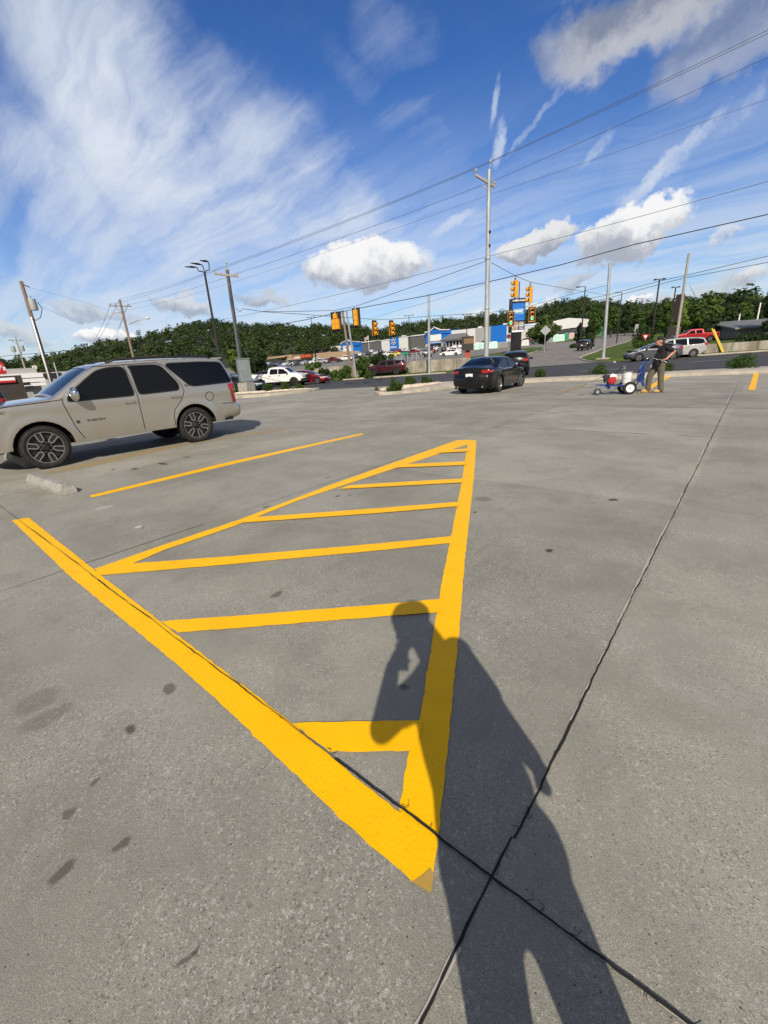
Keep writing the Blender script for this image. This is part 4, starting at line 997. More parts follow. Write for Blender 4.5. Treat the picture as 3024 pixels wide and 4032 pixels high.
MH = math.atan2(-.49, -.87); hdv = Vector((math.cos(MH), math.sin(MH))); lfv = Vector((-hdv.y, hdv.x))
ax0 = Vector(G(2477, 1553))-lfv*.29                   # under the middle of the striper's rear axle
man = thing('person', 'man in black polo shirt, olive trousers and black cap walking behind the line striper', 'person', (ax0.x-hdv.x*.86, ax0.y-hdv.y*.86, 0), MH)
b = MB()
capsule(b, (.02, 0, 1.60), (.045, 0, 1.65), .088, .092); capsule(b, (.075, 0, 1.56), (.095, 0, 1.60), .062, .07); capsule(b, (.105, 0, 1.525), (.075, 0, 1.53), .035, .05)
b.ell((.155, 0, 1.60), (.022, .014, .026)); b.ell((.118, 0, 1.645), (.04, .062, .018)); b.ell((.136, 0, 1.553), (.016, .028, .008)); b.ell((.137, 0, 1.538), (.013, .024, .009))
for s_ in (1, -1): b.ell((.01, .092*s_, 1.60), (.022, .012, .034)); b.ell((.132, .034*s_, 1.622), (.010, .014, .009))
capsule(b, (-.03, 0, 1.44), (.0, 0, 1.56), .066, .062)
capsule(b, (-.07, 0, 1.15), (-.06, 0, 1.36), .13, .12); capsule(b, (-.07, 0, .92), (-.04, 0, 1.10), .13, .15)
for s_ in (1, -1): capsule(b, (-.08, .10*s_, 1.38), (-.13, .185*s_, 1.41), .08, .068)
ARM = {1: [(-.13, .20, 1.41), (-.33, .26, 1.27), (-.13, .27, 1.06), (-.04, .25, 1.045)], -1: [(-.10, -.20, 1.41), (-.22, -.28, 1.22), (-.03, -.26, 1.07), (.05, -.24, 1.05)]}
for s_, A in ARM.items():
    capsule(b, A[0], A[1], .056, .046); capsule(b, A[1], A[2], .046, .031); hand(b, A[2], A[3], -s_, .9)
LEG = {1: [(-.07, .10, .90), (-.10, .11, .50), (-.15, .11, .10)], -1: [(-.02, -.10, .90), (.17, -.11, .50), (.16, -.11, .11)]}
for s_, A in LEG.items(): capsule(b, A[0], A[1], .10, .06); capsule(b, A[1], A[2], .06, .045)
bod = fuse('body', b, SKIN, man, .009, 3)
b = MB()
capsule(b, (-.07, 0, 1.18), (-.065, 0, 1.39), .162, .120); capsule(b, (-.06, 0, .95), (-.045, 0, 1.12), .185, .182); capsule(b, (-.07, .06, 1.0), (-.08, .10, 1.34), .145, .118); capsule(b, (-.07, -.06, 1.0), (-.08, -.10, 1.34), .145, .118)
b.lathe([(.001, .84), (.215, .84), (.22, .95), (.18, 1.05), (.001, 1.1)], (-.06, 0, 0), 'Z', 24)
for s_ in (1, -1):
    A = ARM[s_]; m_ = Vector(A[0]).lerp(Vector(A[1]), .72); capsule(b, (-.10, .13*s_, 1.41), A[0], .085, .082); capsule(b, A[0], m_, .080, .074)
capsule(b, (-.05, 0, 1.44), (-.035, 0, 1.475), .085, .072)
fuse('shirt', b, SHIRT, man, .013, 5)
b = MB()
capsule(b, (-.07, .05, .90), (-.07, -.05, .90), .150, .150)
for s_, A in LEG.items():
    k_ = Vector(A[1]); capsule(b, A[0], k_, .132, .092); capsule(b, k_, A[2], .092, .082); capsule(b, Vector(A[2])+Vector((.01, 0, .06)), Vector(A[2])+Vector((-.01, 0, 0)), .088, .085)
fuse('trousers', b, TROU, man, .013, 3)
for s_, A in LEG.items():
    x, y = A[2][0], A[2][1]; b = MB(); capsule(b, (x-.05, y, .07), (x-.01, y, .15), .05, .05); capsule(b, (x-.06, y, .06), (x+.10, y, .055), .048, .046); capsule(b, (x+.05, y, .05), (x+.17, y, .045), .052, .042)
    bo_ = fuse('boot', b, BOOT, man, .01, 3)
    b = MB(); b.prism([(x-.115, y-.04), (x+.02, y-.042), (x+.14, y-.052), (x+.215, y-.03), (x+.22, y+.03), (x+.14, y+.052), (x+.02, y+.042), (x-.115, y+.04)], .0, .026); b.build('sole', SOLE, bo_)
b = MB(); capsule(b, (-.035, 0, 1.565), (-.01, 0, 1.64), .078, .092); fuse('hair', b, HAIR, man, .01, 2)
b = MB(); b.lathe([(.001, .112), (.05, .105), (.085, .08), (.103, .035), (.106, 0), (.10, -.002)], (.03, 0, 1.655), 'Z', 24)
b.prism([(.03, -.085), (.10, -.08), (.165, -.05), (.185, 0), (.165, .05), (.10, .08), (.03, .085)], 1.650, 1.660, fn=lambda x, y, z: (x+.03, y, z-(x-.03)*.18+.008))
b.build('cap', CAPM, man, smooth=True, ang=.7)
b = MB()
for s_ in (1, -1): b.tube([(.148+.0*s_, .012*s_, 1.626), (.150, .030*s_, 1.640), (.142, .055*s_, 1.636), (.140, .056*s_, 1.618), (.148, .032*s_, 1.606), (.148, .012*s_, 1.626)], .0028, 5); b.bar((.14, .06*s_, 1.636), (.01, .096*s_, 1.62), .004, .004)
b.build('glasses', BLK, man)
# the photographer, standing over the camera: only the long shadow shows
KX, KY = math.cos(SEL)/math.sin(SEL)*math.sin(SAZ), math.cos(SEL)/math.sin(SEL)*math.cos(SAZ)
def SH(px, py, z):                                     # the point of height z whose shadow falls on this pixel
    k = 3024/1659; x, y = G(px*k, py*k); return Vector((x+KX*z, y-KY*z, z))
ph = thing('person', 'photographer in cap with raised phone whose long shadow crosses the yellow hatching', 'person')
b = MB(); b2 = MB()
hd0 = SH(886, 1345, 1.80); nk = SH(935, 1405, 1.62)
capsule(b, hd0, SH(893, 1328, 1.86), .112, .108); capsule(b, SH(905, 1368, 1.74), hd0, .095, .105); capsule(b, nk, SH(910, 1365, 1.74), .095, .09); capsule(b, SH(868, 1375, 1.68), SH(875, 1350, 1.75), .04, .05)
sR = SH(985, 1412, 1.52); sL = SH(928, 1470, 1.50); eR = SH(1075, 1540, 1.22); wR = SH(1150, 1640, .98); hR = SH(1163, 1664, .92)
eL = SH(826, 1570, 1.28); wL = SH(848, 1440, 1.50); kL = SH(866, 1408, 1.555)
CH_ = [(SH(968, 1465, 1.42), .155), (SH(990, 1580, 1.26), .168), (SH(1040, 1690, 1.10), .180), (SH(1058, 1800, .96), .175)]
for (p, r), (q, r2) in zip(CH_[:-1], CH_[1:]): capsule(b, p, q, r, r2)
capsule(b, nk, CH_[0][0], .085, .14); capsule(b, sL, sR, .085, .085)
capsule(b, sR, eR, .075, .058); capsule(b, eR, wR, .056, .040); hand(b, wR, hR, 1, 1.1, .8)
capsule(b, sL, eL, .072, .058); capsule(b, eL, wL, .055, .038); hand(b, wL, kL, 1, .5, 1.1)
hipR = SH(1160, 1895, .88); hipL = SH(1035, 1925, .88); knR = SH(1287, 2200, .48); knL = SH(1078, 2200, .48); anR = Vector((knR.x+.06, knR.y+.0, .09)); anL = Vector((knL.x+.05, knL.y+.03, .09))
phb = fuse('body', b, SKIN, ph, .012, 3)
b = MB()
for (p, r), (q, r2) in zip(CH_[:-1], CH_[1:]): capsule(b, p, q, r+.012, r2+.012)
capsule(b, sL, sR, .095, .095); capsule(b, sR, sR.lerp(eR, .75), .088, .080); capsule(b, sL, sL.lerp(eL, .6), .085, .078)
fuse('shirt', b, mat('grey_shirt_cloth', (.20, .21, .23), .9), ph, .015, 3)
b = MB()
capsule(b, CH_[3][0], (hipR+hipL)/2+Vector((0,0,.06)), .170, .135); capsule(b, hipL+Vector((0, 0, .06)), hipR+Vector((0, 0, .06)), .12, .12)
for h, k_, a_ in ((hipR, knR, anR), (hipL, knL, anL)): capsule(b, h, k_, .105, .082); capsule(b, k_, a_, .082, .07)
fuse('trousers', b, mat('dark_denim', (.03, .04, .07), .9), ph, .015, 3)
for a_ in (anR, anL):
    b = MB(); f_ = Vector((-.78, .62, 0)); capsule(b, (a_.x-f_.x*.05, a_.y-f_.y*.05, .055), (a_.x+f_.x*.17, a_.y+f_.y*.17, .045), .05, .042); fuse('shoe', b, BLK, ph, .012, 2)
b = MB(); b.lathe([(.001, .115), (.06, .105), (.10, .08), (.120, .02), (.120, -.01)], tuple(hd0+Vector((0, 0, .03))), 'Z', 24)
fx = Vector((-.78, .62)); b.prism([(.02, -.085), (.12, -.07), (.17, 0), (.12, .07), (.02, .085)], 0, .010, fn=lambda x, y, z: (hd0.x+(x+.02)*fx.x-y*fx.y, hd0.y+(x+.02)*fx.y+y*fx.x, hd0.z+.04+z-x*.1))
b.build('cap', CAPM, ph, smooth=True, ang=.7)
# the phone itself, its lens just behind the picture plane
fw = Vector(tuple(RW[:, 2])); rt = Vector(tuple(RW[:, 0])); dn_ = Vector(tuple(RW[:, 1]))
pc = Vector((0, 0, CH))-fw*.016+dn_*.055-rt*.02
phone = MB(); phone.box((0, 0, 0), (.075, .150, .009)); po = phone.build('mobile_phone', BLK)
po.matrix_world = Matrix.Translation(pc) @ Matrix((rt, -dn_, -fw)).transposed().to_4x4()
k_ = MB(); k_.box((0, -.002, .006), (.068, .140, .003)); k_.build('screen', GLASS, po); k_ = MB(); k_.box((.018, .055, -.0055), (.030, .030, .003)); k_.build('camera_bump', BLK, po)
tag(po, 'black phone held up by the photographer over the lot', 'phone')
for o in ph.children:
    bad = 0
    for v in o.data.vertices:
        x, y, zc = proj(v.co)
        if zc > 0 and 0 < x < 3024 and 0 < y < 4032: bad += 1
    print('photographer', o.name, len(o.data.vertices), 'in frame', bad)
# ------------------------------------------------------------------ the line striper
BLUE = paint('blue_machine_paint', (.010, .045, .24), .2, .35); PAIL = mat('white_plastic', (.74, .75, .76), .45); REDP = paint('red_engine_paint', (.45, .012, .02), .1, .3)
lm = thing('line_striper', 'blue walk-behind line striping machine with red engine and white paint bucket', 'line striper', (ax0.x, ax0.y, 0), MH)
def lw(x, y, R, w, rm, nm='wheel', rimm=PAIL):
    m = MB(); m.lathe([(rm, -w/2), (rm+.02, -w/2), (R-.015, -w/2), (R, -w*.25), (R, w*.25), (R-.015, w/2), (rm+.02, w/2), (rm, w/2)], (0, 0, 0), 'Y', 32)
    o = m.build(nm, RUB, lm, smooth=True, ang=.6); o.location = (x, y, R)
    m = MB(); m.lathe([(.001, w*.42), (rm*.22, w*.42), (rm*.25, w*.30), (rm*.9, w*.30), (rm*1.02, w*.42), (rm*1.02, -w*.42), (rm*.9, -w*.3), (.001, -w*.42)], (0, 0, 0), 'Y', 28); m.lathe([(.001, w*.5), (rm*.14, w*.5), (rm*.14, w*.4)], (0, 0, 0), 'Y', 10, mi=1)
    m.build('rim', [rimm, BLK], o, smooth=True, ang=.6)
lw(0, .29, .205, .085, .13); lw(0, -.29, .205, .085, .13); lw(.92, 0, .11, .06, .06, rimm=GALV)
m = MB()
m.bar((-.22, .17, .27), (.62, .17, .30), .05, .04); m.bar((-.22, -.17, .27), (.62, -.17, .30), .05, .04); m.bar((.60, -.2, .30), (.60, .2, .30), .05, .05); m.bar((.60, 0, .31), (.98, 0, .33), .07, .05); m.bar((0, -.26, .205), (0, .26, .205), .03, .03)
m.bar((-.2, -.2, .27), (-.2, .2, .27), .04, .05); m.box((.2, 0, .305), (.75, .36, .012)); m.bar((.68, .05, .30), (.58, .14, .22), .07, .07)
m.build('frame', BLUE, lm)
m = MB(); m.bar((.92, -.045, .11), (.94, -.045, .30), .02, .012); m.bar((.92, .045, .11), (.94, .045, .30), .02, .012); m.box((.94, 0, .30), (.05, .11, .02)); m.build('caster_fork', GALV, lm)
m = MB(); m.box((.53, 0, .40), (.20, .22, .16)); m.box((.68, .02, .50), (.14, .2, .18)); m.box((.70, .02, .60), (.17, .17, .09)); m.tube([(.70, .0, .63), (.70, 0, .67)], .03, 10); m.bar((.60, .1, .33), (.45, .1, .33), .06, .05); eng = m.build('engine', BLK, lm)
m = MB(); m.lathe([(.001, .165), (.05, .165), (.06, .150), (.10, .145), (.125, .12), (.13, .06)], (.52, 0, .46), 'Y', 28); m.box((.52, .09, .52), (.20, .09, .12)); m.build('recoil_cover', REDP, eng, smooth=True, ang=.5)
m = MB(); m.box((.49, 0, .615), (.21, .20, .085), taper=.86); m.tube([(.49, 0, .655), (.49, 0, .68)], .028, 12); m.build('fuel_tank', PAIL, eng)
m = MB(); m.lathe([(.001, .31), (.135, .31), (.150, .60), (.158, .605), (.158, .625), (.152, .63), (.156, .67), (.163, .675), (.163, .70), (.158, .70), (.15, .66), (.12, .62)], (.045, .02, 0), 'Z', 32); bk = m.build('paint_bucket', PAIL, lm, smooth=True, ang=.5)
m = MB(); m.tube([(.045-.163*math.cos(a), .02+.163*math.sin(a)*1.02, .63-.13*math.sin(a)) for a in np.linspace(0, PI, 12)], .003, 6); m.build('bail', CHR, bk)
m = MB(); m.prism([(-.16, -.15), (.14, -.16), (.17, -.02), (.16, .12), (.02, .17), (-.12, .14), (-.19, 0)], .700, .725, fn=lambda x, y, z: (x+.045, y+.02, z+.02*math.sin(x*18))); m.build('lid', mat('grey_rag_lid', (.16, .17, .18), .9), bk)
m = MB(); m.tube([(.43, 0, .58), (.38, 0, .70), (.28, 0, .83), (.19, .01, .88), (.15, .02, .87)], .016, 8); m.build('suction_hose', CABLE, lm, smooth=True)
m = MB(); m.tube([(.19, .01, .885), (.13, .02, .865)], .028, 10); m.tube([(.15, .02, .87), (.155, .02, .78)], .012, 8); m.tube([(.12, .02, .88), (.12, .02, .80)], .012, 8); m.build('pump_fitting', CHR, lm, smooth=True, ang=.6)
for hp in ([(.62, .14, .26), (.66, .17, .18), (.56, .20, .14), (.42, .19, .18), (.38, .16, .28)], [(.40, .12, .34), (.30, .18, .36), (.2, .2, .36), (.0, .16, .30)], [(.80, .08, .62), (1.22, .10, .43)]): m = MB(); m.tube(hp, .007, 6); m.build('hose', CABLE, lm, smooth=True)
m = MB(); m.bar((.78, .08, .44), (1.28, .10, .40), .028, .028); m.bar((1.28, .10, .40), (1.38, .12, .34), .04, .05); m.bar((1.18, .12, .36), (1.40, .12, .30), .02, .03); m.tube([(1.36, .12, .34), (1.37, .12, .24)], .02, 10); m.bar((1.24, .06, .36), (1.24, .18, .36), .02, .05); arm_ = m.build('spray_arm', CHR, lm)
m = MB(); m.tube([(1.37, .12, .25), (1.375, .12, .215)], .014, 10); m.build('spray_tip', mat('orange_plastic', (.7, .25, .05), .5), arm_)
m = MB(); m.prism([(-.28, .36), (-.47, .36), (-.47, .66), (-.42, .86), (-.36, .90), (-.31, .80)], -.05, .05, fn=lambda x, y, z: (x, z+.05, y)); m.box((-.42, .02, .56), (.08, .16, .30)); m.prism([(-.40, .42), (-.50, .34), (-.53, .22), (-.48, .22), (-.42, .36)], -.05, .05, fn=lambda x, y, z: (x, z+.03, y)); m.build('hopper', BLUE, lm)
for s_ in (1, -1):
    m = MB(); m.tube([(-.22, .16*s_, .28), (-.34, .17*s_, .46), (-.36, .18*s_, .72), (-.44, .19*s_, .94), (-.54, .20*s_, 1.05)], .018, 8); m.build('handle_frame', BLUE, lm, smooth=True)
    m = MB(); m.tube([(-.52, .20*s_, 1.03), (-.62, .22*s_, 1.11), (-.74, .24*s_, 1.06), (-.92, .25*s_, 1.045), (-1.06, .25*s_, 1.03)], .014, 8); h_ = m.build('handlebar', CHR, lm, smooth=True)
    m = MB(); m.tube([(-.86, .25*s_, 1.048), (-1.06, .25*s_, 1.03)], .019, 8); m.build('grip', BLK, h_)
    m = MB(); m.tube([(-.86, .25*s_, 1.02), (-.96, .255*s_, .99), (-1.02, .255*s_, .94)], .009, 6); m.build('brake_lever', WHT, h_)
m = MB(); m.bar((-.40, -.12, .62), (-.66, -.12, .38), .03, .012); m.build('brace', GALV, lm); m = MB(); m.bar((-.16, .1, .52), (-.36, .12, .70), .012, .012); m.build('brace', GALV, lm)
m = MB(); m.tube([(-.50, .22, 1.0), (-.56, .24, .88), (-.50, .24, .78), (-.44, .2, .86)], .007, 6); m.tube([(-.56, .2, 1.06), (-.60, .24, .92), (-.58, .24, .80)], .006, 6); m.box((-.58, .22, .86), (.05, .03, .07)); m.build('control_cable', CHR, lm)
# ------------------------------------------------------------------ vehicles
def veh(name, label, cat, sp, col, wheel_px, head, far=True, grid=.14, group=None, metal=.35, wheels='leaf', zoff=0, side=1, **k):
    """wheel_px: pixel of a point on the ground under the vehicle's centre; head: world heading in degrees"""
    x, y, z = T(*wheel_px) if len(wheel_px) == 2 else wheel_px
    pm = paint(col[0], col[1], metal, .28) if isinstance(col, tuple) else col
    return make_car(name, label, cat, sp, pm, (x, y, z+.012+zoff), math.radians(head), group, grid, far, wheels=wheels, **k)[0]
RD = math.degrees(math.atan2(UV[1], UV[0]))            # the road's direction
BLACKP = paint('black_car_paint', (.006, .006, .007), .0, .25); BLACKP.node_tree.nodes['Principled BSDF'].inputs['Specular IOR Level'].default_value = .3; BLACKP.node_tree.nodes['Principled BSDF'].inputs['Coat Weight'].default_value = .35
SEDA = dict(SEDAN, tail=((.95, -.34, .30), (.83, -.20, .24), .010), head=((.80, -.50, .2), (.66, -.25, .3), .01))
r_ = Vector(G(1965, 1543)); hh = math.radians(95.5); hv = Vector((math.cos(hh), math.sin(hh))); lv = Vector((-hv.y, hv.x)); c_ = r_+hv*1.41+lv*.86
zc_ = gz(*c_)
alt, carA = make_car('parked_sedan', 'black sedan parked against the kerb with white rear number plate and its front wheel turned', 'sedan', SEDA, BLACKP, (c_.x, c_.y, zc_), hh, grid=.065, wheels='ten', steer=-.30)
tr = MB(); x_ = carA.Lb-.10; tr.box((x_+.03, 0, .98), (.02, .5, .02)); 
em = MB(); em.lathe([(.035, -.004), (.05, -.004), (.05, .006), (.035, .006)], (0, 0, 0), 'X', 20, closed=True); em.box((0, 0, 0), (.008, .10, .012)); eo = em.build('badge', CHR, alt); eo.location = (carA.endx(.9, False)-.128, 0, .90)
text_part('badge', 'ALTIMA', .055, CHR, alt, Vector((carA.endx(.88, False)-.095, .50, .90)), Matrix(((0, 0, -1), (-1, 0, 0), (0, 1, 0))), .002, sx=1.2)
for s_ in (1, -1): ep = MB(); ep.tube([(-2.36, .55*s_, .30), (-2.53, .55*s_, .30)], .04, 14); ep.build('exhaust_pipe', CHR, alt, smooth=True, ang=.7)
df = MB(); 
for s_ in (1, -1): carA.patch(df, s_, False, (.46, .0, 9), (.30, .0, 9), off=.010, n=10)
fin(df, 'rear_diffuser', BLK, alt)
mb = MB(); ribbon_side(mb, carA, [(.78, .945), (-1.12, .945), (-1.55, 1.02), (-1.38, 1.15)], -1, .022, .008, 0); mb.build('window_trim', CHR, alt)
mb = MB(); mb.box((-1.32, -.1, 1.385), (.12, .05, .02)); 
veh('pickup_truck', 'white crew-cab pickup with black grille and wheels driving on the near lane', 'pickup truck', dict(PICKUP, R=.43), ('white_truck_paint', (.78, .78, .77)), (*D(1110, 1518, 48.)[:2], gz(*D(1110, 1518, 48.)[:2])), RD+2, far=False, grid=.10, metal=0, wheels='black')
veh('sedan_car', 'dark red sedan with bright grille on the road just ahead of the white pickup', 'sedan', dict(SEDAN, grille=(.40, .72, .40), gmat=CHR), ('dark_red_paint', (.17, .004, .010)), (*D(1212, 1505, 48.5)[:2], gz(*D(1212, 1505, 48.5)[:2])), RD+1, far=False, grid=.10)
veh('crossover_car', 'maroon crossover driving left along the far lane below the retaining wall', 'crossover', CROSS, ('maroon_paint', (.055, .004, .010)), (1522, 1477), RD+180, far=False, grid=.10, wheels='black')
veh('minivan', 'silver minivan behind the grey hatchback at the foot of the right-hand wall', 'minivan', VAN, ('silver_paint', (.50, .50, .49)), (2640, 1411), RD+180, far=False, grid=.12)
veh('hatchback_car', 'dark grey compact hatchback on the road behind the man with the striper', 'hatchback', HATCH, ('graphite_paint', (.095, .10, .115)), (2568, 1419), RD+180, far=False, grid=.09, wheels='ten')
veh('crossover_car', 'black crossover entering the driveway, mostly hidden behind the black sedan', 'crossover', CROSS, BLACKP, (2030, 1477), 112, grid=.12)
veh('crossover_car', 'dark crossover driving away up the pale driveway', 'crossover', CROSS, ('dark_blue_paint', (.020, .022, .028)), (2303, 1379), 93, far=False, grid=.12)
veh('sedan_car', 'dark sedan half hidden between the tan SUV and the grey cabinet', 'sedan', SEDAN, ('dark_teal_paint', (.015, .022, .030)), (950, 1545), RD, far=False, grid=.12)
veh('crossover_car', 'silver crossover waiting behind the grey cabinet', 'crossover', CROSS, ('silver_paint', (.50, .50, .49)), (905, 1532), RD+4, far=False, grid=.12)
veh('crossover_car', 'dark maroon crossover on the road just behind the white pickup', 'crossover', CROSS, ('plum_paint', (.035, .008, .018)), (*D(1040, 1508, 54.)[:2], gz(*D(1040, 1508, 54.)[:2])), RD+180, grid=.12)
veh('parked_suv', 'black SUV at the left edge in front of the tan SUV', 'suv', dict(SUV), BLACKP, (*D(-640, 1640, 14.4)[:2], 0), 268, far=False, grid=.10)
veh('pickup_truck', 'bright red pickup with white bed cap on the bank above the right wall', 'pickup truck', PICKUP, ('bright_red_paint', (.40, .008, .015)), (*D(2728, 1350, 84)[:2], D(2728, 1350, 84)[2]), RD+180, grid=.14)
veh('pickup_truck', 'white off-road pickup at the top of the driveway', 'pickup truck', PICKUP, ('white_truck_paint', (.78, .78, .77)), (2472, 1312), RD+190, grid=.16, metal=0)
# rows of cars on the plaza's lot: one of each kind, then copies
PL = {}
def plaza(kind, sp, key, colour, cname, px, py, head, label, metal=.3):
    x, y, z = T(px, py) if py < 1460 else (*D(px, py, 84)[:2], gz(*D(px, py, 84)[:2]))
    if kind not in PL:
        r = make_car({'sedan': 'sedan_car', 'cross': 'crossover_car', 'pick': 'pickup_truck', 'van': 'minivan', 'hatch': 'hatchback_car'}[kind], label, cat_[kind], sp, paint('lot_base_'+kind, (.5, .5, .5)), (x, y, z+.07), math.radians(head), 'cars parked on the plaza lot', .2, True)[0]
        PL[kind] = r
        for c in r.children:
            for k in range(len(c.material_slots)):
                mt0 = c.material_slots[k].material
                if c.name.split('.')[0] in ('body', 'mirror') and k == 0: c.material_slots[k].link = 'OBJECT'; c.material_slots[k].material = mt0
    else: r = copy_tree(PL[kind], (x, y, z+.07), math.radians(head), label, 'cars parked on the plaza lot')
    pm = paint(cname, colour, metal, .3)
    for c in r.children:
        if c.name.split('.')[0] in ('body', 'mirror'): c.material_slots[0].material = pm
    return r
cat_ = dict(sedan='sedan', cross='crossover', pick='pickup truck', van='minivan', hatch='hatchback')
SPK = dict(sedan=SEDAN, cross=CROSS, pick=PICKUP, van=VAN, hatch=HATCH)
CL = dict(white=(.75, .75, .74), silver=(.48, .49, .50), black=(.012, .012, .014), red=(.30, .01, .012), maroon=(.10, .006, .012), yellow=(.75, .58, .02), grey=(.16, .165, .17), blue=(.03, .06, .16), teal=(.03, .10, .11), tan=(.32, .28, .22), darkred=(.16, .008, .01))
ROWS = [  # kind, colour, pixel of its centre on the ground, heading, label
 ('pick', 'silver', 1678, 1407, 290, 'silver pickup facing the camera between the red truck and the slim galvanised pole'),
 ('sedan', 'white', 1772, 1403, RD+180, 'white sedan parked sideways nearest the wall, right of the slim pole'),
 ('cross', 'white', 1795, 1389, 10, 'white crossover behind the white sedan, left of the brown kiosk sign'),
 ('pick', 'darkred', 1630, 1398, RD+180, 'dark red pickup parked behind the railings left of the silver pickup'),
 ('pick', 'maroon', 1312, 1428, RD+180, 'maroon pickup alone on the near edge of the lot left of the twin poles'),
 ('pick', 'white', 1362, 1422, RD, 'white pickup just left of the leaning twin poles'),
 ('sedan', 'grey', 1078, 1468, RD+180, 'grey sedan on the near corner of the lot above the white pickup cab'),
 ('sedan', 'silver', 1020, 1466, RD+200, 'silver-blue sedan beside the grey cabinet on the near corner of the lot'),
 ('hatch', 'yellow', 1556, 1404, 200, 'bright yellow hatchback, the only yellow car on the lot'),
 ('van', 'white', 1526, 1404, 250, 'white minivan directly left of the yellow hatchback'),
 ('cross', 'teal', 1595, 1401, 280, 'teal green crossover right of the yellow hatchback'),
 ('cross', 'white', 1480, 1398, 300, 'white crossover above the bushes, left of the white minivan'),
 ('cross', 'black', 1450, 1400, 300, 'black crossover above the bushes left of a white one'),
 ('cross', 'black', 1400, 1412, 300, 'black crossover just right of the twin poles'),
 ('cross', 'white', 1240, 1434, 250, 'white crossover beside the yellow post, left of the maroon pickup'),
 ('cross', 'white', 1255, 1424, 20, 'white crossover in the second row above the yellow post'),
 ('cross', 'silver', 1270, 1432, 20, 'silver crossover between the white cars and the maroon pickup'),
 ('cross', 'silver', 1200, 1438, 290, 'silver crossover above the dark red sedan roof'),
 ('cross', 'grey', 1163, 1442, 290, 'grey crossover above the white pickup bonnet'),
 ('cross', 'white', 1128, 1444, 290, 'white crossover above the white pickup windscreen'),
 ('cross', 'blue', 1100, 1446, 290, 'dark blue crossover above the white pickup cab'),
 ('cross', 'black', 1072, 1446, 290, 'black crossover in the row below the red storage box'),
 ('sedan', 'black', 1045, 1448, 290, 'black sedan in the row at the left end of the tan strip mall'),
 ('cross', 'white', 1640, 1386, 100, 'white crossover in the far row behind the dark red pickup'),
 ('cross', 'red', 1570, 1391, 100, 'red crossover in the far row above the yellow hatchback'),
 ('cross', 'white', 1588, 1388, 100, 'white crossover in the far row right of the red one'),
 ('cross', 'white', 1608, 1390, 100, 'white crossover behind the teal one near the green sign'),
 ('sedan', 'black', 1545, 1393, 100, 'black sedan in the far row under the star panel'),
 ('pick', 'darkred', 1702, 1392, 120, 'dark red pickup in the far row behind the slim pole'),
 ('pick', 'white', 1715, 1384, 120, 'white pickup in the far row below the pharmacy entrance'),
 ('pick', 'black', 1690, 1386, 300, 'black pickup in the far row left of the slim pole'),
 ('sedan', 'black', 1748, 1385, 120, 'black sedan in the far row below the pharmacy entrance'),
 ('sedan', 'white', 1768, 1382, 120, 'white sedan in the far row below the grey hipped canopy'),
 ('cross', 'white', 1790, 1375, 120, 'white crossover in the last row left of the tall galvanised pole'),
 ('cross', 'white', 1812, 1373, 120, 'white crossover in the last row below the canopy edge'),
 ('sedan', 'silver', 1832, 1371, 120, 'silver sedan in the last row below the canopy edge'),
 ('cross', 'white', 1880, 1362, 120, 'white crossover in the last row just left of the tall pole'),
 ('pick', 'black', 1905, 1360, 120, 'black pickup in the last row half behind the tall pole'),
 ('sedan', 'white', 1420, 1404, 120, 'white sedan in the second row above the roadside bushes'),
 ('cross', 'black', 1500, 1392, 120, 'black crossover in the far row below the grey wall panels'),
 ('cross', 'silver', 1465, 1390, 120, 'silver crossover in the far row below the left blue entrance'),
 ('pick', 'darkred', 2070, 1352, 190, 'dark red pickup right behind the black sign tower'),
 ('pick', 'teal', 2118, 1355, 190, 'dark teal pickup left of the diamond sign'),
 ('cross', 'tan', 860, 1500, 20, 'tan crossover seen through the gap right of the tan SUV roof'),
]
for k_, c_, px, py, hd_, lb in ROWS:
    if k_ == 'cross' and px == 860: continue
    plaza(k_, SPK[k_], k_, CL[c_], 'lot_'+c_, px, py, hd_, lb, 0. if c_ in ('white', 'yellow') else .3)
# ------------------------------------------------------------------ kerbed islands
CONL = mat('pale_kerb_concrete', (.42, .38, .31), .9, var=.25, vscale=2.5, bump=.3, bscale=20)
def raised(name, px, h, m, label, cat, z0=-.1, world=None, lift=0):
    P = world or [G(*p) for p in px]
    mb = MB(); n = len(P)
    vs = [(x, y, gz(x, y)+z0) for x, y in P]+[(x, y, gz(x, y)+h-.02) for x, y in P]
    cx, cy = sum(p[0] for p in P)/n, sum(p[1] for p in P)/n
    Q = []
    for i, (x, y) in enumerate(P):
        a, b = P[i-1], P[(i+1) % n]; dx, dy = b[0]-a[0], b[1]-a[1]; l = math.hypot(dx, dy) or 1
        nx, ny = dy/l, -dx/l
        if inside(x+nx*.03, y+ny*.03, P): pass
        else: nx, ny = -nx, -ny
        Q.append((x+nx*.03, y+ny*.03))
    vs += [(x, y, gz(x, y)+h) for x, y in Q]
    fs = [(i, (i+1) % n, n+(i+1) % n, n+i) for i in range(n)]+[(n+i, n+(i+1) % n, 2*n+(i+1) % n, 2*n+i) for i in range(n)]
    mb.add(vs, fs)
    t, _, f, _, _, _ = delaunay_2d_cdt([Vector(q) for q in Q], [(i, (i+1) % n) for i in range(n)], [], 1, 1e-5)
    mb.add([(v.x, v.y, gz(v.x, v.y)+h) for v in t], f)
    o = mb.build(name, m); bm = bmesh.new(); bm.from_mesh(o.data); bmesh.ops.remove_doubles(bm, verts=bm.verts, dist=.002); bmesh.ops.recalc_face_normals(bm, faces=bm.faces); bm.to_mesh(o.data); bm.free()
    return tag(o, kind='structure') if not label else tag(o, label, cat)
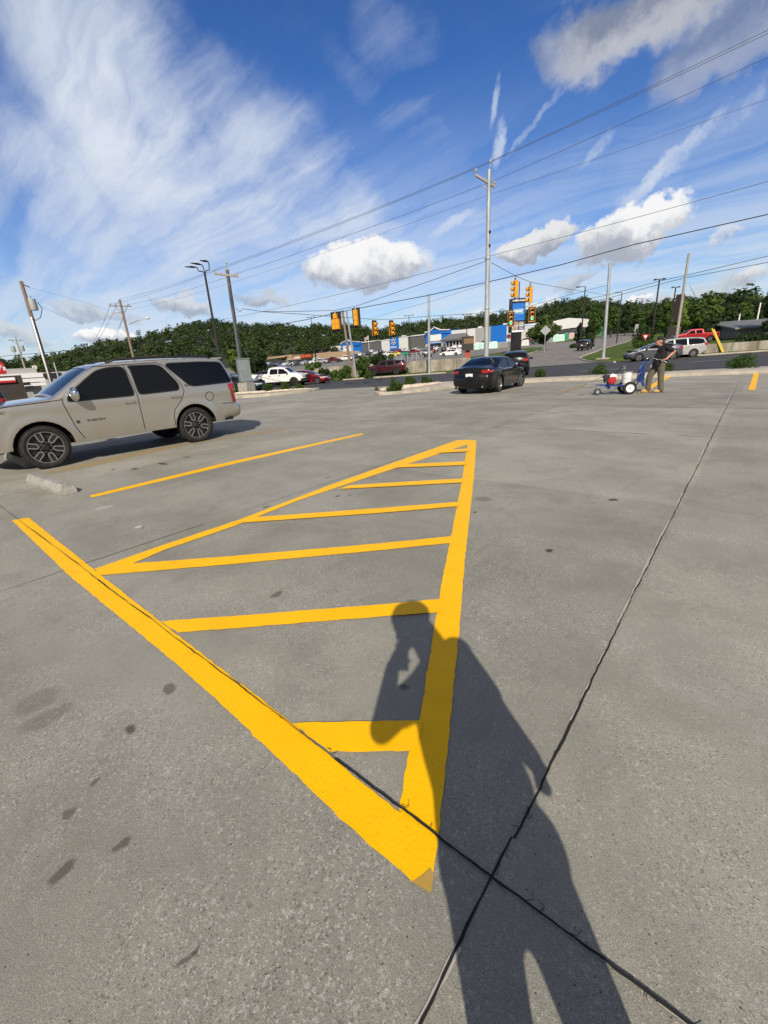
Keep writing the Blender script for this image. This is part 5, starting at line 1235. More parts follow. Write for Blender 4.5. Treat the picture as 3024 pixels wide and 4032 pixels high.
def dens(P, st_=1.2):
    out = []
    for i, p in enumerate(P):
        q = P[(i+1) % len(P)]; n = max(1, int(math.dist(p, q)/st_)); out += [(p[0]+(q[0]-p[0])*j/n, p[1]+(q[1]-p[1])*j/n) for j in range(n)]
    return out
Lf = [G(*p) for p in [(700, 1602), (930, 1569), (1040, 1562), (1130, 1553), (1200, 1545), (1250, 1537), (1262, 1533), (1240, 1531), (1100, 1541), (900, 1553), (700, 1570)]]
Rt = [G(*p) for p in [(1470, 1553), (1500, 1558), (1600, 1549), (1700, 1540), (1790, 1526), (2000, 1511), (2100, 1506), (2380, 1495), (2624, 1484), (3024, 1470), (3400, 1457), (3400, 1444), (3024, 1459), (2624, 1473), (2380, 1485), (2100, 1497), (2000, 1501), (1790, 1508), (1650, 1519), (1520, 1535), (1480, 1545)]]
raised('kerb', None, .14, CONL, None, None, world=dens(chaikin(Lf, 1, True)))
raised('kerb', None, .14, CONL, None, None, world=dens(chaikin(Rt, 1, True)))
MGV = mat('gravel_bed', (.50, .42, .32), .95, var=.35, vscale=8, bump=1., bscale=25)
def inset(P, d):
    out = []
    n = len(P)
    for i, (x, y) in enumerate(P):
        a, b = P[i-1], P[(i+1) % n]; dx, dy = b[0]-a[0], b[1]-a[1]; l = math.hypot(dx, dy) or 1; nx, ny = dy/l*d, -dx/l*d
        if not inside(x+nx, y+ny, P): nx, ny = -nx, -ny
        out.append((x+nx, y+ny))
    return out
gv = []
g1 = [G(*p) for p in [(935, 1562), (1040, 1556), (1130, 1549), (1225, 1539), (1200, 1537), (1100, 1543), (930, 1555)]]
g2 = [G(*p) for p in [(1482, 1549), (1510, 1552), (1580, 1545), (1640, 1536), (1740, 1519), (1730, 1515), (1640, 1523), (1530, 1536)]]
for gp in (g1, g2):
    sheet('gravel_bed', gp, .8, lambda x, y: gz(x, y)+.150, MGV, kind='structure')
mb = MB()
for gp in (g1, g2):
    xs = [p[0] for p in gp]; ys = [p[1] for p in gp]; k = 0
    while k < 1100:
        x, y = random.uniform(min(xs), max(xs)), random.uniform(min(ys), max(ys))
        if not inside(x, y, gp): continue
        r = random.uniform(.02, .055); k += 1
        mb.ell((x, y, gz(x, y)+.150+r*.4), (r, r*random.uniform(.6, 1), r*.6), 4)
tag(mb.build('gravel', mat('gravel_stone', (.58, .50, .40), .9, var=.45, vscale=3)), 'pale tan gravel spread over the planting islands beside the road', 'gravel', kind='stuff')
# grass root lump, a clod on the tip of the right island
cl = MB(); cl.ell((0, 0, .03), (.22, .12, .06), 7); 
for i in range(26):
    a = random.uniform(0, 2*PI); h = random.uniform(.08, .28); cl.tube([(random.uniform(-.12, .12), random.uniform(-.06, .06), .05), (math.cos(a)*h*.7, math.sin(a)*h*.4, h)], [.012, .003], 4)
x, y = G(1486, 1550); cl = cl.build('weed_clump', mat('dry_weed_stem', (.05, .04, .028), .9), loc=(x, y, gz(x, y)+.13)); tag(cl, 'dry brown weed clump on the tip of the right gravel island', 'weed')
# concrete wheel stops
WS = mat('wheel_stop_concrete', (.31, .30, .27), .9, var=.3, vscale=10, bump=.8, bscale=60)
def wheelstop(p, q, label):
    p, q = Vector((*p, 0)), Vector((*q, 0)); d = (q-p).normalized(); l = Vector((-d.y, d.x, 0)); L = (q-p).length
    prof = [(-.10, 0), (-.10, .06), (-.05, .15), (.05, .15), (.10, .06), (.10, 0)]; vs = []; fs = []; n = 14
    for i in range(n+1):
        e = .03 if i in (0, n) else 0
        for u, z in prof:
            j = random.gauss(0, .0022); vs.append(tuple(p+d*(L*i/n+(e if i == 0 else -e)*(z/.15)*1.3)+l*(u+j)+Vector((0, 0, z+(random.gauss(0, .0025) if z else .004)))))
    for i in range(n):
        for k in range(5): fs.append((i*6+k, i*6+k+1, (i+1)*6+k+1, (i+1)*6+k))
    fs += [(5, 4, 3, 2, 1, 0), tuple(n*6+k for k in range(6))]
    mb = MB(); mb.add(vs, fs); o = mb.build('wheel_stop', WS)
    bm = bmesh.new(); bm.from_mesh(o.data); bmesh.ops.recalc_face_normals(bm, faces=bm.faces); bm.to_mesh(o.data); bm.free()
    h = MB()
    for f in (.12, .86): c = p+d*L*f; h.lathe([(.011, .0), (.011, .0015)], (c.x, c.y, .1505), 'Z', 10); h.lathe([(.0, .0008), (.011, .0008)], (c.x, c.y, .1508), 'Z', 10)
    h.build('bolt_hole', UNDER, o)
    return tag(o, label, 'wheel stop', 'concrete wheel stops')
a_, b_ = G(134, 1898), G(276, 1946)
wheelstop((a_[0], a_[1]), (b_[0], b_[1]), 'grey concrete wheel stop in the empty bay in front of the yellow line')
c_ = G(128, 1853); wheelstop((c_[0]-2.4, c_[1]+.1), (c_[0]-.5, c_[1]+.1), 'grey concrete wheel stop in the shade under the front of the tan SUV')
wheelstop((b_[0]-1.75, b_[1]-1.35), (b_[0]-.62, b_[1]-1.32), 'grey concrete wheel stop cut off at the left edge of the photo') if False else None
# ------------------------------------------------------------------ retaining walls
def wallmat():
    m = mat('stained_wall_concrete', (.33, .30, .245), .9, var=.3, vscale=1.2, bump=.3, bscale=10)
    nt = m.node_tree; N = nt.nodes; L = nt.links; b = N['Principled BSDF']; src = b.inputs['Base Color'].links[0].from_socket
    tc = N.new('ShaderNodeTexCoord').outputs['Object']; mp = N.new('ShaderNodeMapping'); mp.inputs['Scale'].default_value = (1.1, 1.1, .10); L.new(tc, mp.inputs[0])
    n = N.new('ShaderNodeTexNoise'); n.inputs['Scale'].default_value = 1.6; n.inputs['Detail'].default_value = 8; n.inputs['Roughness'].default_value = .72; L.new(mp.outputs[0], n.inputs[0])
    r = N.new('ShaderNodeMapRange'); L.new(n.outputs[0], r.inputs[0]); r.inputs[1].default_value = .44; r.inputs[2].default_value = .62; r.inputs[4].default_value = .8
    mx = N.new('ShaderNodeMix'); mx.data_type = 'RGBA'; L.new(r.outputs[0], mx.inputs[0]); L.new(src, mx.inputs[6]); mx.inputs[7].default_value = (.10, .085, .06, 1); L.new(mx.outputs[2], b.inputs['Base Color'])
    return m
MWALL = wallmat()
def wall(t0, t1, label, top, s0=2.75):
    mb = MB(); n = max(2, int((t1-t0)/2)); vs = []; fs = []
    for i in range(n+1):
        t = t0+(t1-t0)*i/n; tp = top(t)
        for s, z in ((s0, None), (s0, tp), (s0+.30, tp), (s0+.30, None)):
            x, y = xy(s, t); vs.append((x, y, z if z is not None else gz(*xy(1.5, t))-.8))
    for i in range(n): fs += [(i*4+k, i*4+k+1, i*4+4+k+1, i*4+4+k) for k in range(3)]
    fs += [(0, 1, 2, 3), (n*4+3, n*4+2, n*4+1, n*4)]
    mb.add(vs, fs); o = mb.build('retaining_wall', MWALL); bm = bmesh.new(); bm.from_mesh(o.data); bmesh.ops.recalc_face_normals(bm, faces=bm.faces); bm.to_mesh(o.data); bm.free()
    g = MB(); 
    for t in np.arange(t0+3, t1-.5, 4.5): x, y = xy(s0-.004, t); g.box((x, y, (gz(*xy(1.5, t))-.8+top(t))/2+.02), (.03, .02, top(t)-gz(*xy(1.5, t))+.76), rz=math.radians(RD))
    g.build('panel_joint', mat('dark_joint', (.09, .08, .065), .9), o)
    return tag(o, label, 'retaining wall')
wall(-62, TL+1.0, 'stained concrete retaining wall holding up the plaza lot across the road', lambda t: gz(*xy(3.4, min(t, TL-1)))+.14)
wall(TR-1.0, 150, 'tall stained concrete retaining wall at the right behind the minivan', lambda t: gz(*xy(3.4, max(t, TR+2)))+.12)
# ------------------------------------------------------------------ plaza lot and driveway surfaces
dv = [(1852, 1449), (1930, 1436), (2036, 1411), (2092, 1391), (2130, 1379), (2149, 1372), (2140, 1368), (2100, 1368), (2020, 1378), (1960, 1388), (1955, 1380), (2045, 1371), (2100, 1362), (2190, 1352), (2270, 1342), (2401, 1321), (2446, 1312), (2516, 1309), (2530, 1318), (2490, 1333), (2431, 1356), (2371, 1380), (2310, 1399), (2285, 1409), (2283, 1416), (2300, 1422), (2340, 1428)]
DV = [T(*p)[:2] for p in dv]; s_, t_ = st(*DV[-1]); DV.append(tuple(xy(-.2, t_+1))); s_, t_ = st(*DV[0]); DV.append(tuple(xy(-.2, t_-1.5)))
sheet('driveway', DV, 1.6, lambda x, y: gz(x, y)+.05, MDRV, kind='structure')
pl = [tuple(xy(3.2, t)) for t in (-75, -2.5)]+[T(*p)[:2] for p in [(1940, 1393), (2045, 1374), (2110, 1360)]]+[tuple(xy(s, t)) for s, t in ((110, 20), (240, 40), (262, 20), (262, -140), (150, -140))]
sheet('plaza_parking_lot', pl, 4.0, lambda x, y: gz(x, y)+.035, MASP2, kind='structure')
def kerbline(name, px, w=.16, h=.14, pts=None):
    P = pts or [T(*p)[:2] for p in px]; P = chaikin(P, 2); mb = MB()
    vs = []; fs = []
    for i, p in enumerate(P):
        a, b = P[max(0, i-1)], P[min(len(P)-1, i+1)]; dx, dy = b[0]-a[0], b[1]-a[1]; l = math.hypot(dx, dy) or 1; nx, ny = -dy/l*w/2, dx/l*w/2; z = gz(*p)
        vs += [(p[0]+nx, p[1]+ny, z-.1), (p[0]+nx, p[1]+ny, z+h), (p[0]-nx, p[1]-ny, z+h), (p[0]-nx, p[1]-ny, z-.1)]
        if i: o = (i-1)*4; fs += [(o+k, o+k+1, o+5+k, o+4+k) for k in range(3)]
    fs += [(3, 2, 1, 0), tuple(len(vs)-4+k for k in range(4))]
    mb.add(vs, fs); o = mb.build(name, CONL); bm = bmesh.new(); bm.from_mesh(o.data); bmesh.ops.recalc_face_normals(bm, faces=bm.faces); bm.to_mesh(o.data); bm.free(); tag(o, kind='structure')
kerbline('kerb', dv[1:8], .2, .16); kerbline('kerb', [(2516, 1323), (2431, 1356), (2371, 1380), (2310, 1399), (2285, 1409), (2283, 1416), (2300, 1422), (2350, 1429), (2420, 1429)], .2, .16)
kerbline('kerb', None, .18, .13, pts=[tuple(xy(.1, t)) for t in np.linspace(-60, -3, 20)]); kerbline('kerb', None, .18, .13, pts=[tuple(xy(.1, t)) for t in np.linspace(18, 140, 30)])
mb = MB()
for k in range(60):                                   # bay lines painted across the plaza's lot
    r, c = divmod(k, 20); s = 22+r*28; t = -58+c*2.9
    x, y = xy(s, t); x2, y2 = xy(s+5.2, t); mb.add([(x-.06, y, gz(x, y)+.06), (x+.06, y, gz(x, y)+.06), (x2+.06, y2, gz(x2, y2)+.06), (x2-.06, y2, gz(x2, y2)+.06)], [(0, 1, 2, 3)])
tag(mb.build('bay_marking', MLW), kind='structure')
# ------------------------------------------------------------------ poles
def dist_z(px, py, H): v = ray(px, py); return (H-CH)/(v[2]/math.hypot(v[0], v[1]))
def polebase(px, py, d):
    p = D(px, py, d); return p[0], p[1], p[2], gz(p[0], p[1])
def pole(name, label, cat, px, py, d, r0, r1, m, group=None, base=None):
    x, y, zt, zb = polebase(px, py, d)
    bx, by = (base[0], base[1]) if base else (x, y)
    if base: zb = gz(bx, by)
    root = thing(name, label, cat, (bx, by, zb), 0, group)
    mb = MB(); mb.tube([(0, 0, -.3), ((x-bx)*.5, (y-by)*.5, (zt-zb)*.5), (x-bx, y-by, zt-zb)], [r0, (r0+r1)/2, r1], 16); mb.build('shaft', m, root, smooth=True, ang=.8)
    return root, Vector((x-bx, y-by, zt-zb)), Vector((bx, by, zb))
PORC = mat('porcelain', (.45, .44, .42), .25, coat=.6); PORD = mat('dark_insulator', (.06, .045, .04), .3)
def insulator(mb_root, c, up=(0, 0, 1), name='insulator', s=1.):
    m = MB(); u = Vector(up).normalized(); R = u.to_track_quat('Z', 'X').to_matrix(); c = Vector(c)
    tmp = MB(); tmp.lathe([(.012, -.12), (.02, 0), (.075, .01), (.075, .03), (.04, .045), (.065, .06), (.065, .08), (.03, .10), (.03, .15), (.001, .16)], (0, 0, 0), 'Z', 14)
    m.add([R @ Vector(v)*s+c for v in tmp.v], tmp.f); return m.build(name, PORC, mb_root, smooth=True, ang=.8)
# tall galvanised pole by the kerb
PM_D = 30.
pm_, topm, bm_ = pole('utility_pole', 'tall galvanised steel utility pole standing just behind the black sedan', 'utility pole', 1926, 668, PM_D, .165, .105, GALV)
def loc(px, py, d, b): p = D(px, py, d); return Vector(p)-b
m = MB(); la = loc(1874, 690, PM_D-.3, bm_); ra = loc(1948, 735, PM_D+.2, bm_); m.bar(la, ra, .11, .11); m.build('crossarm', WOODG, pm_)
m = MB(); m.bar(loc(1900, 730, PM_D-.15, bm_), loc(1926, 752, PM_D, bm_), .04, .04); m.build('arm_brace', GALV, pm_)
insulator(pm_, la+Vector((.0, 0, .14)), s=1.2); insulator(pm_, ra+Vector((-.05, 0, .14)), s=1.2); m = MB(); m.tube([topm, topm+Vector((.06, .03, .22))], .02, 6); m.build('pin', GALV, pm_); insulator(pm_, topm+Vector((.06, .03, .3)), s=1.2)
for z in (4.2, 6.9): m = MB(); m.lathe([(.16, z), (.165, z+.02), (.165, z+.10), (.16, z+.12)], (topm.x*z/topm.z, topm.y*z/topm.z, 0), 'Z', 18); m.build('band', GALV, pm_, smooth=True, ang=.5)
for z in (7.6, 8.3): m = MB(); m.box((topm.x*z/topm.z+.12, topm.y*z/topm.z-.05, z), (.10, .08, .14)); m.build('bracket', DARKM, pm_)
# second galvanised pole by the cabinet
P2D = 34.
p2_, top2, b2_ = pole('utility_pole', 'galvanised steel utility pole with a wooden crossarm rising behind the grey cabinet', 'utility pole', 893, 1058, P2D, .17, .12, GALV, base=T(966, 1543))
l2, r2 = loc(845, 1077, P2D-.2, b2_), loc(938, 1088, P2D+.2, b2_)
m = MB(); m.bar(l2, r2, .12, .12); m.build('crossarm', WOODG, p2_); insulator(p2_, l2+Vector((.08, 0, .14))); insulator(p2_, r2+Vector((-.12, 0, .14))); insulator(p2_, top2+Vector((.04, 0, .28))); m = MB(); m.tube([top2, top2+Vector((.04, 0, .2))], .02, 6); m.build('pin', GALV, p2_)
for z in (5.9, 6.5): m = MB(); m.box((top2.x*z/top2.z+.13, top2.y*z/top2.z, z), (.12, .07, .08)); m.build('bracket', DARKM, p2_)
# lamp pole with three heads
lp, topl, bl_ = pole('lamp_post', 'dark bronze lamp post with three curved heads rising behind the tan SUV', 'lamp post', 806, 1076, 38., .10, .075, DARKM)
for (ax, ay), (hx, hy), (ex, ey) in (((783, 1068), (778, 1056), (729, 1052)), ((803, 1060), (798, 1046), (750, 1037)), ((824, 1062), (822, 1034), (789, 1027))):
    a = loc(ax, ay, 38, bl_); h = loc(hx, hy, 38, bl_); e_ = loc(ex, ey, 37.2, bl_)
    m = MB(); m.tube([topl+Vector((0, 0, -.05)), topl+Vector((0, 0, .08))+(a-topl)*.3, a, h+Vector((0, 0, -.06)), h], .035, 8); m.build('arm', DARKM, lp, smooth=True)
    m = MB(); dd_ = e_-h; mid_ = h+dd_*.45+Vector((0, 0, .05)); m.tube([h, mid_, e_], [.05, .17, .06], 10)
    for k in range(len(m.v)):
        f = Vector(m.v[k]); base_ = h+dd_*max(0, min(1, (f-h).dot(dd_)/dd_.length_squared)); m.v[k] = tuple(Vector((f.x, f.y, base_.z+.03+(f.z-base_.z)*.38)))
    m.build('lamp_head', DARKM, lp, smooth=True)
# wooden poles at the left
wd = dist_z(82, 1107, 10.6); w1, topw, bw_ = pole('utility_pole', 'brown wooden utility pole with a pale conduit and one hanging transformer at the left', 'utility pole', 82, 1107, wd, .20, .15, WOOD)
def can(root, c, r, h, nm='transformer'):
    m = MB(); m.lathe([(.001, -h/2), (r*.95, -h/2), (r, -h/2+.04), (r, h/2-.05), (r*1.05, h/2-.04), (r*.9, h/2+.04), (.001, h/2+.07)], tuple(c), 'Z', 20); o = m.build(nm, mat('transformer_grey', (.42, .45, .45), .5, .2), root, smooth=True, ang=.6)
    k = MB(); k.tube([c+Vector((0, 0, h/2)), c+Vector((-.04, 0, h/2+.3))], [.04, .03], 8); k.build('bushing', PORD, o); return o
tc_ = loc(130, 1200, wd, bw_); can(w1, tc_, .32, .95)
m = MB(); m.bar(loc(108, 1195, wd, bw_), tc_, .06, .06); m.build('bracket', GALV, w1)
m = MB(); m.tube([loc(148, 1190, wd, bw_), loc(166, 1215, wd, bw_), loc(160, 1250, wd, bw_), loc(140, 1262, wd, bw_), loc(122, 1240, wd, bw_)], .035, 6); m.build('drop_cable', CABLE, w1, smooth=True)
m = MB(); m.tube([loc(93, 1121, wd, bw_), loc(116, 1131, wd, bw_)], .05, 6); m.build('insulator', PORD, w1)
m = MB(); p0 = loc(122, 1248, wd-.3, bw_); m.tube([p0, Vector((p0.x-.0, p0.y, .1))], .075, 8); m.build('conduit', WHT, w1, smooth=True)
def crosspole(px, py, H, label, m_, arm, lamp=False, cans=0):
    d = dist_z(px, py, H); r, tp, bb = pole('utility_pole', label, 'utility pole', px, py, d, .19, .13, m_)
    (ax, ay), (bx, by) = arm; A, B = loc(ax, ay, d-.5, bb), loc(bx, by, d+.5, bb); k = MB(); k.bar(A, B, .14, .12); k.build('crossarm', WOODG, r)
    for f in (.06, .28, .85): insulator(r, A.lerp(B, f)+Vector((0, 0, .12)), s=1.6)
    k = MB(); k.bar(A.lerp(B, .22), Vector((tp.x, tp.y, A.lerp(B, .5).z-.9)), .05, .05); k.build('arm_brace', GALV, r)
    k = MB(); k.bar(A.lerp(B, .78), Vector((tp.x, tp.y, A.lerp(B, .5).z-.9)), .05, .05); k.build('arm_brace', GALV, r)
    return r, tp, bb, d
w2, top_w2, b_w2, dw2 = crosspole(471, 1180, 11., 'brown wooden pole with a crossarm and a cobra street lamp, beyond the tan SUV roof', WOOD, ((430, 1204), (518, 1206)))
m = MB(); q0 = loc(507, 1277, dw2, b_w2); q1 = loc(583, 1253, dw2-1.5, b_w2); m.tube([q0, (q0+q1)/2+Vector((0, 0, .1)), q1], .05, 6); m.build('lamp_arm', GALV, w2, smooth=True)
m = MB(); m.ell(q1+Vector((0, 0, 0)), (.35, .22, .14), 8); m.build('lamp_head', WHT, w2, smooth=True)
m = MB(); m.bar(loc(444, 1232, dw2, b_w2), loc(486, 1230, dw2, b_w2), .08, .08); m.build('lower_arm', WOODG, w2)
w3, top_w3, b_w3, dw3 = crosspole(60, 1329, 11., 'far wooden pole with two white transformers near the red restaurant sign', WOODG, ((34, 1340), (90, 1342)))
can(w3, loc(60-8, 1375, dw3, b_w3), .42, 1.1); can(w3, loc(87, 1372, dw3, b_w3), .42, 1.1)
m = MB(); m.tube([loc(56, 1385, dw3, b_w3), loc(66, 1410, dw3, b_w3), loc(80, 1415, dw3, b_w3), loc(86, 1385, dw3, b_w3)], .05, 6); m.build('drop_cable', CABLE, w3)
orp, tpo, bo_ = pole('utility_pole', 'short reddish brown pole with two white floodlights by the white building', 'light pole', 136, 1431, dist_z(136, 1431, 7.), .17, .13, mat('rusty_pole', (.26, .10, .05), .8, var=.3, vscale=8))
for px in (131, 141): m = MB(); m.box(loc(px, 1446, dist_z(136, 1431, 7.), bo_), (.5, .4, .9)); m.build('floodlight', WHT, orp)
pole('lamp_post', 'thin grey pole in the trees left of the tan SUV windscreen', 'light pole', 212, 1427, 78, .12, .09, GALV)
pole('lamp_post', 'short pale pole just above the tan SUV roof in front of the wooded hill', 'light pole', 512, 1361, 95, .12, .09, WOODG)
pole('lamp_post', 'thin dark pole on the wooded hillside above the tan SUV roof', 'light pole', 547, 1335, 120, .10, .08, DARKM)
# slim pole by the left retaining wall, twin leaning poles, right-hand poles
bx_ = T(1690, 1474); pole('utility_pole', 'slim galvanised pole on the verge in front of the left retaining wall', 'utility pole', 1688, 1157, math.hypot(bx_[0], bx_[1])+.0, .16, .11, GALV, base=bx_)
bx_ = T(1385, 1485); pole('utility_pole', 'left of the leaning twin poles, brown wood stained dark at the base', 'utility pole', 1348, 1222, math.hypot(bx_[0], bx_[1]), .19, .13, WOOD, group=None, base=bx_)
bx_ = T(1404, 1487); pole('utility_pole', 'right of the leaning twin poles, pale slim metal shaft', 'utility pole', 1364, 1224, math.hypot(bx_[0], bx_[1])-.6, .12, .10, GALV, base=bx_)
bx_ = T(2375, 1416); r1_, tr1, br1 = pole('utility_pole', 'slim blue-grey steel pole on the grass corner right of the driveway', 'utility pole', 2402, 1035, math.hypot(bx_[0], bx_[1]), .19, .13, GALV, base=bx_)
m = MB(); m.box((0, 0, .10), (1.3, .9, .14)); m.build('pole_base', CONL, r1_)
r2_, tr2, br2 = pole('utility_pole', 'grey wooden utility pole behind the minivan, right of the brown sign', 'utility pole', 2713, 998, 72, .19, .13, WOODG)
pole('light_pole', 'white slender pole among the trees above the metal roof', 'light pole', 2914, 1236, 105, .13, .10, WHT); pole('light_pole', 'white leaning pole at the right edge behind the trees', 'light pole', 2995, 1192, 105, .13, .10, WHT)
def lotlamp(px, py, d, arms, label, w=1.2):
    r, tp, bb = pole('lamp_post', label, 'lamp post', px, py, d, .16, .10, DARKM)
    for a in arms:
        m = MB(); m.box((tp.x+UV[0]*a*w*.5, tp.y+UV[1]*a*w*.5, tp.z), (w*.9, .12, .1), rz=math.radians(RD)); m.box((tp.x+UV[0]*a*w, tp.y+UV[1]*a*w, tp.z+.02), (w*.55, .5, .18), rz=math.radians(RD)); m.build('lamp_head', DARKM, r)
lotlamp(1224, 1249, 170, (1, -1), 'tall dark twin-headed lamp rising above the tan strip mall'); lotlamp(1610, 1242, 150, (1, -1), 'tall dark twin-headed lamp in front of the grey store wall')
lotlamp(1838, 1239, 150, (1, -1), 'tall dark twin-headed lamp in front of the hipped canopy'); lotlamp(2305, 1128, 110, (-1,), 'tall dark lamp with one head left of the slim blue-grey pole', 1.4)
lotlamp(2449, 1151, 150, (-1,), 'dark lamp with one head above the top of the driveway', 1.4); lotlamp(2530, 1174, 200, (-1,), 'small far lamp with one head right of the driveway top', 1.6)
lotlamp(2597, 1100, 85, (1, -1), 'tall dark lamp post left of the brown sign', .6); lotlamp(2046, 1110, 118, (-1,), 'tall dark lamp standing behind the black sign tower', 1.4)
lotlamp(2661, 1131, 100, (1, -1), 'dark mushroom-headed lamp behind the brown sign', .5)
# ------------------------------------------------------------------ wires (real spans between the poles)
PMd = Vector((bm_.x, bm_.y)); P2d = Vector((b2_.x, b2_.y)); LD = (PMd-P2d).normalized()
def V(px, py, p0=PMd, dr=LD):
    v = ray(px, py); a = np.array([[v[0], -dr[0]], [v[1], -dr[1]]]); k, q = np.linalg.solve(a, np.array([p0[0], p0[1]])); return (v[0]*k, v[1]*k, v[2]*k+CH)
def cable(pts, r, m, label, group='overhead wires', cat='cable'):
    P = []
    for i in range(len(pts)-1):
        a, b = Vector(pts[i]), Vector(pts[i+1]); L = (b-a).length; n = max(2, int(L/3)); sag = .0 if len(pts) > 2 else L*L*.00025
        P += [a.lerp(b, k/n)-Vector((0, 0, 4*sag*(k/n)*(1-k/n))) for k in range(n)]
    P.append(Vector(pts[-1])); mb = MB(); mb.tube(P, r, 5); return tag(mb.build('overhead_wire', m), label, cat, group)
W2 = lambda px, py: D(px, py, dw2)
for (mr, rt_, m2, w_, far_, lb) in (((1938, 632), (3024, 118), (897, 1042), (471, 1178), (160, 1322), 'topmost power line climbing to the upper right corner'),
        ((1880, 662), (3024, 131), (848, 1066), (436, 1199), (160, 1330), 'power line on the left crossarm insulators, hugging the topmost line'),
        ((1944, 712), (3024, 225), (930, 1078), (505, 1200), (240, 1330), 'second power line from the top, on the right crossarm insulators'),
        ((1932, 765), (3024, 390), (912, 1112), (490, 1222), (300, 1330), 'thin neutral line below the crossarm of the tall pole'),
        ((1928, 1008), (3024, 714), (870, 1260), (560, 1350), (300, 1400), 'fourth long line, crossing the sky just above the traffic signals')):
    r = .011 if lb[0] != 't' or 'neutral' not in lb else .007
    cable([V(*rt_), V(*mr)], r, WIRE, lb+', right span'); cable([V(*mr), V(*m2)], r, WIRE, lb+', middle span'); cable([V(*m2), W2(*w_)], r, WIRE, lb+', left span')
    cable([W2(*w_), D(*far_, 260)], .02, WIRE, lb+', far left span')
cable([V(3024, 844), V(2500, 962), V(2200, 1045), V(1936, 1107), V(1687, 1163), V(1400, 1216), V(1200, 1260), V(931, 1307)], .022, CABLE, 'thick black telephone cable sweeping over the whole road from the right edge')
cable([V(931, 1307), D(700, 1336, 60), D(555, 1350, 80), D(250, 1382, 90), D(0, 1404, 100), D(-120, 1412, 105)], .035, CABLE, 'thick black telephone cable passing over the tan SUV roof to the left edge')
cable([D(-120, 1438, 105), D(0, 1422, 100), D(160, 1402, 90), D(420, 1372, 85), D(555, 1345, 80)], .03, CABLE, 'lower black cable at the far left in front of the wooded ridge')
S1 = [D(927, 1213, P2D), D(945, 1228, 34.2), D(955, 1216, 34.4), D(1018, 1224, 34.6), D(1030, 1227, 34.8), D(1180, 1226, 35.2), D(1318, 1222, 35), D(1400, 1206, 34), D(1700, 1104, 31.5), D(1914, 1028, 30)]
cable(S1, .016, CABLE, 'black span wire carrying the two near signals seen from behind', 'signal span wires')
S2 = [D(1030, 1227, 34.8), D(1200, 1238, 36.5), D(1335, 1248, 37.5), D(1468, 1257, 39), D(1537, 1257, 39.5), D(1690, 1245, 41), D(1915, 1231, 44), D(2010, 1222, 46.5), D(2095, 1203, 47), D(2200, 1172, 50), D(2402, 1120, 61)]
cable(S2, .018, CABLE, 'black span wire carrying the four far signals', 'signal span wires')
S3 = [D(1936, 1035, 30), D(2033, 1088, 33.5), D(2092, 1112, 35), D(2250, 1140, 48), D(2403, 1164, 61)]
cable(S3, .014, CABLE, 'span wire running down right from the tall pole with two orange signals', 'signal span wires')
cable([D(1914, 1118, 30), D(1700, 1185, 34), D(1540, 1230, 37), D(1400, 1275, 60)], .008, WIRE, 'thin guy line falling left from the tall pole'); 
for yy, lb in ((0, 'upper'), (13, 'lower')):
    cable([D(3100, 990+yy*2.2, 70), D(2702, 1084+yy*.7, 72), D(2600, 1106+yy, 73), D(2386, 1163+yy, 74), D(2115, 1214+yy*1.2, 78), D(1936, 1258+yy*1.6, 80), D(1690, 1292+yy*1.4, 80), D(1500, 1322+yy*1.3, 78), D(1360, 1352+yy*1.3, 74)], .03, CABLE, lb+' of two black cables along the far side of the road')
    cable([D(1360, 1352+yy*1.3, 74), D(1200, 1385+yy, 76), D(1000, 1418+yy, 80), D(900, 1432+yy, 85)], .03, CABLE, lb+' of the two black cables left of the twin poles in front of the hill')
cable([W2(118, 1133), D(300, 1180, 90), D(430, 1222, 100)], .012, WIRE, 'thin line falling right from the top of the left wooden pole')
cable([D(160, 1205, wd), D(300, 1270, 80), D(470, 1277, 100)], .010, WIRE, 'thin line leaving the hanging transformer at the left')
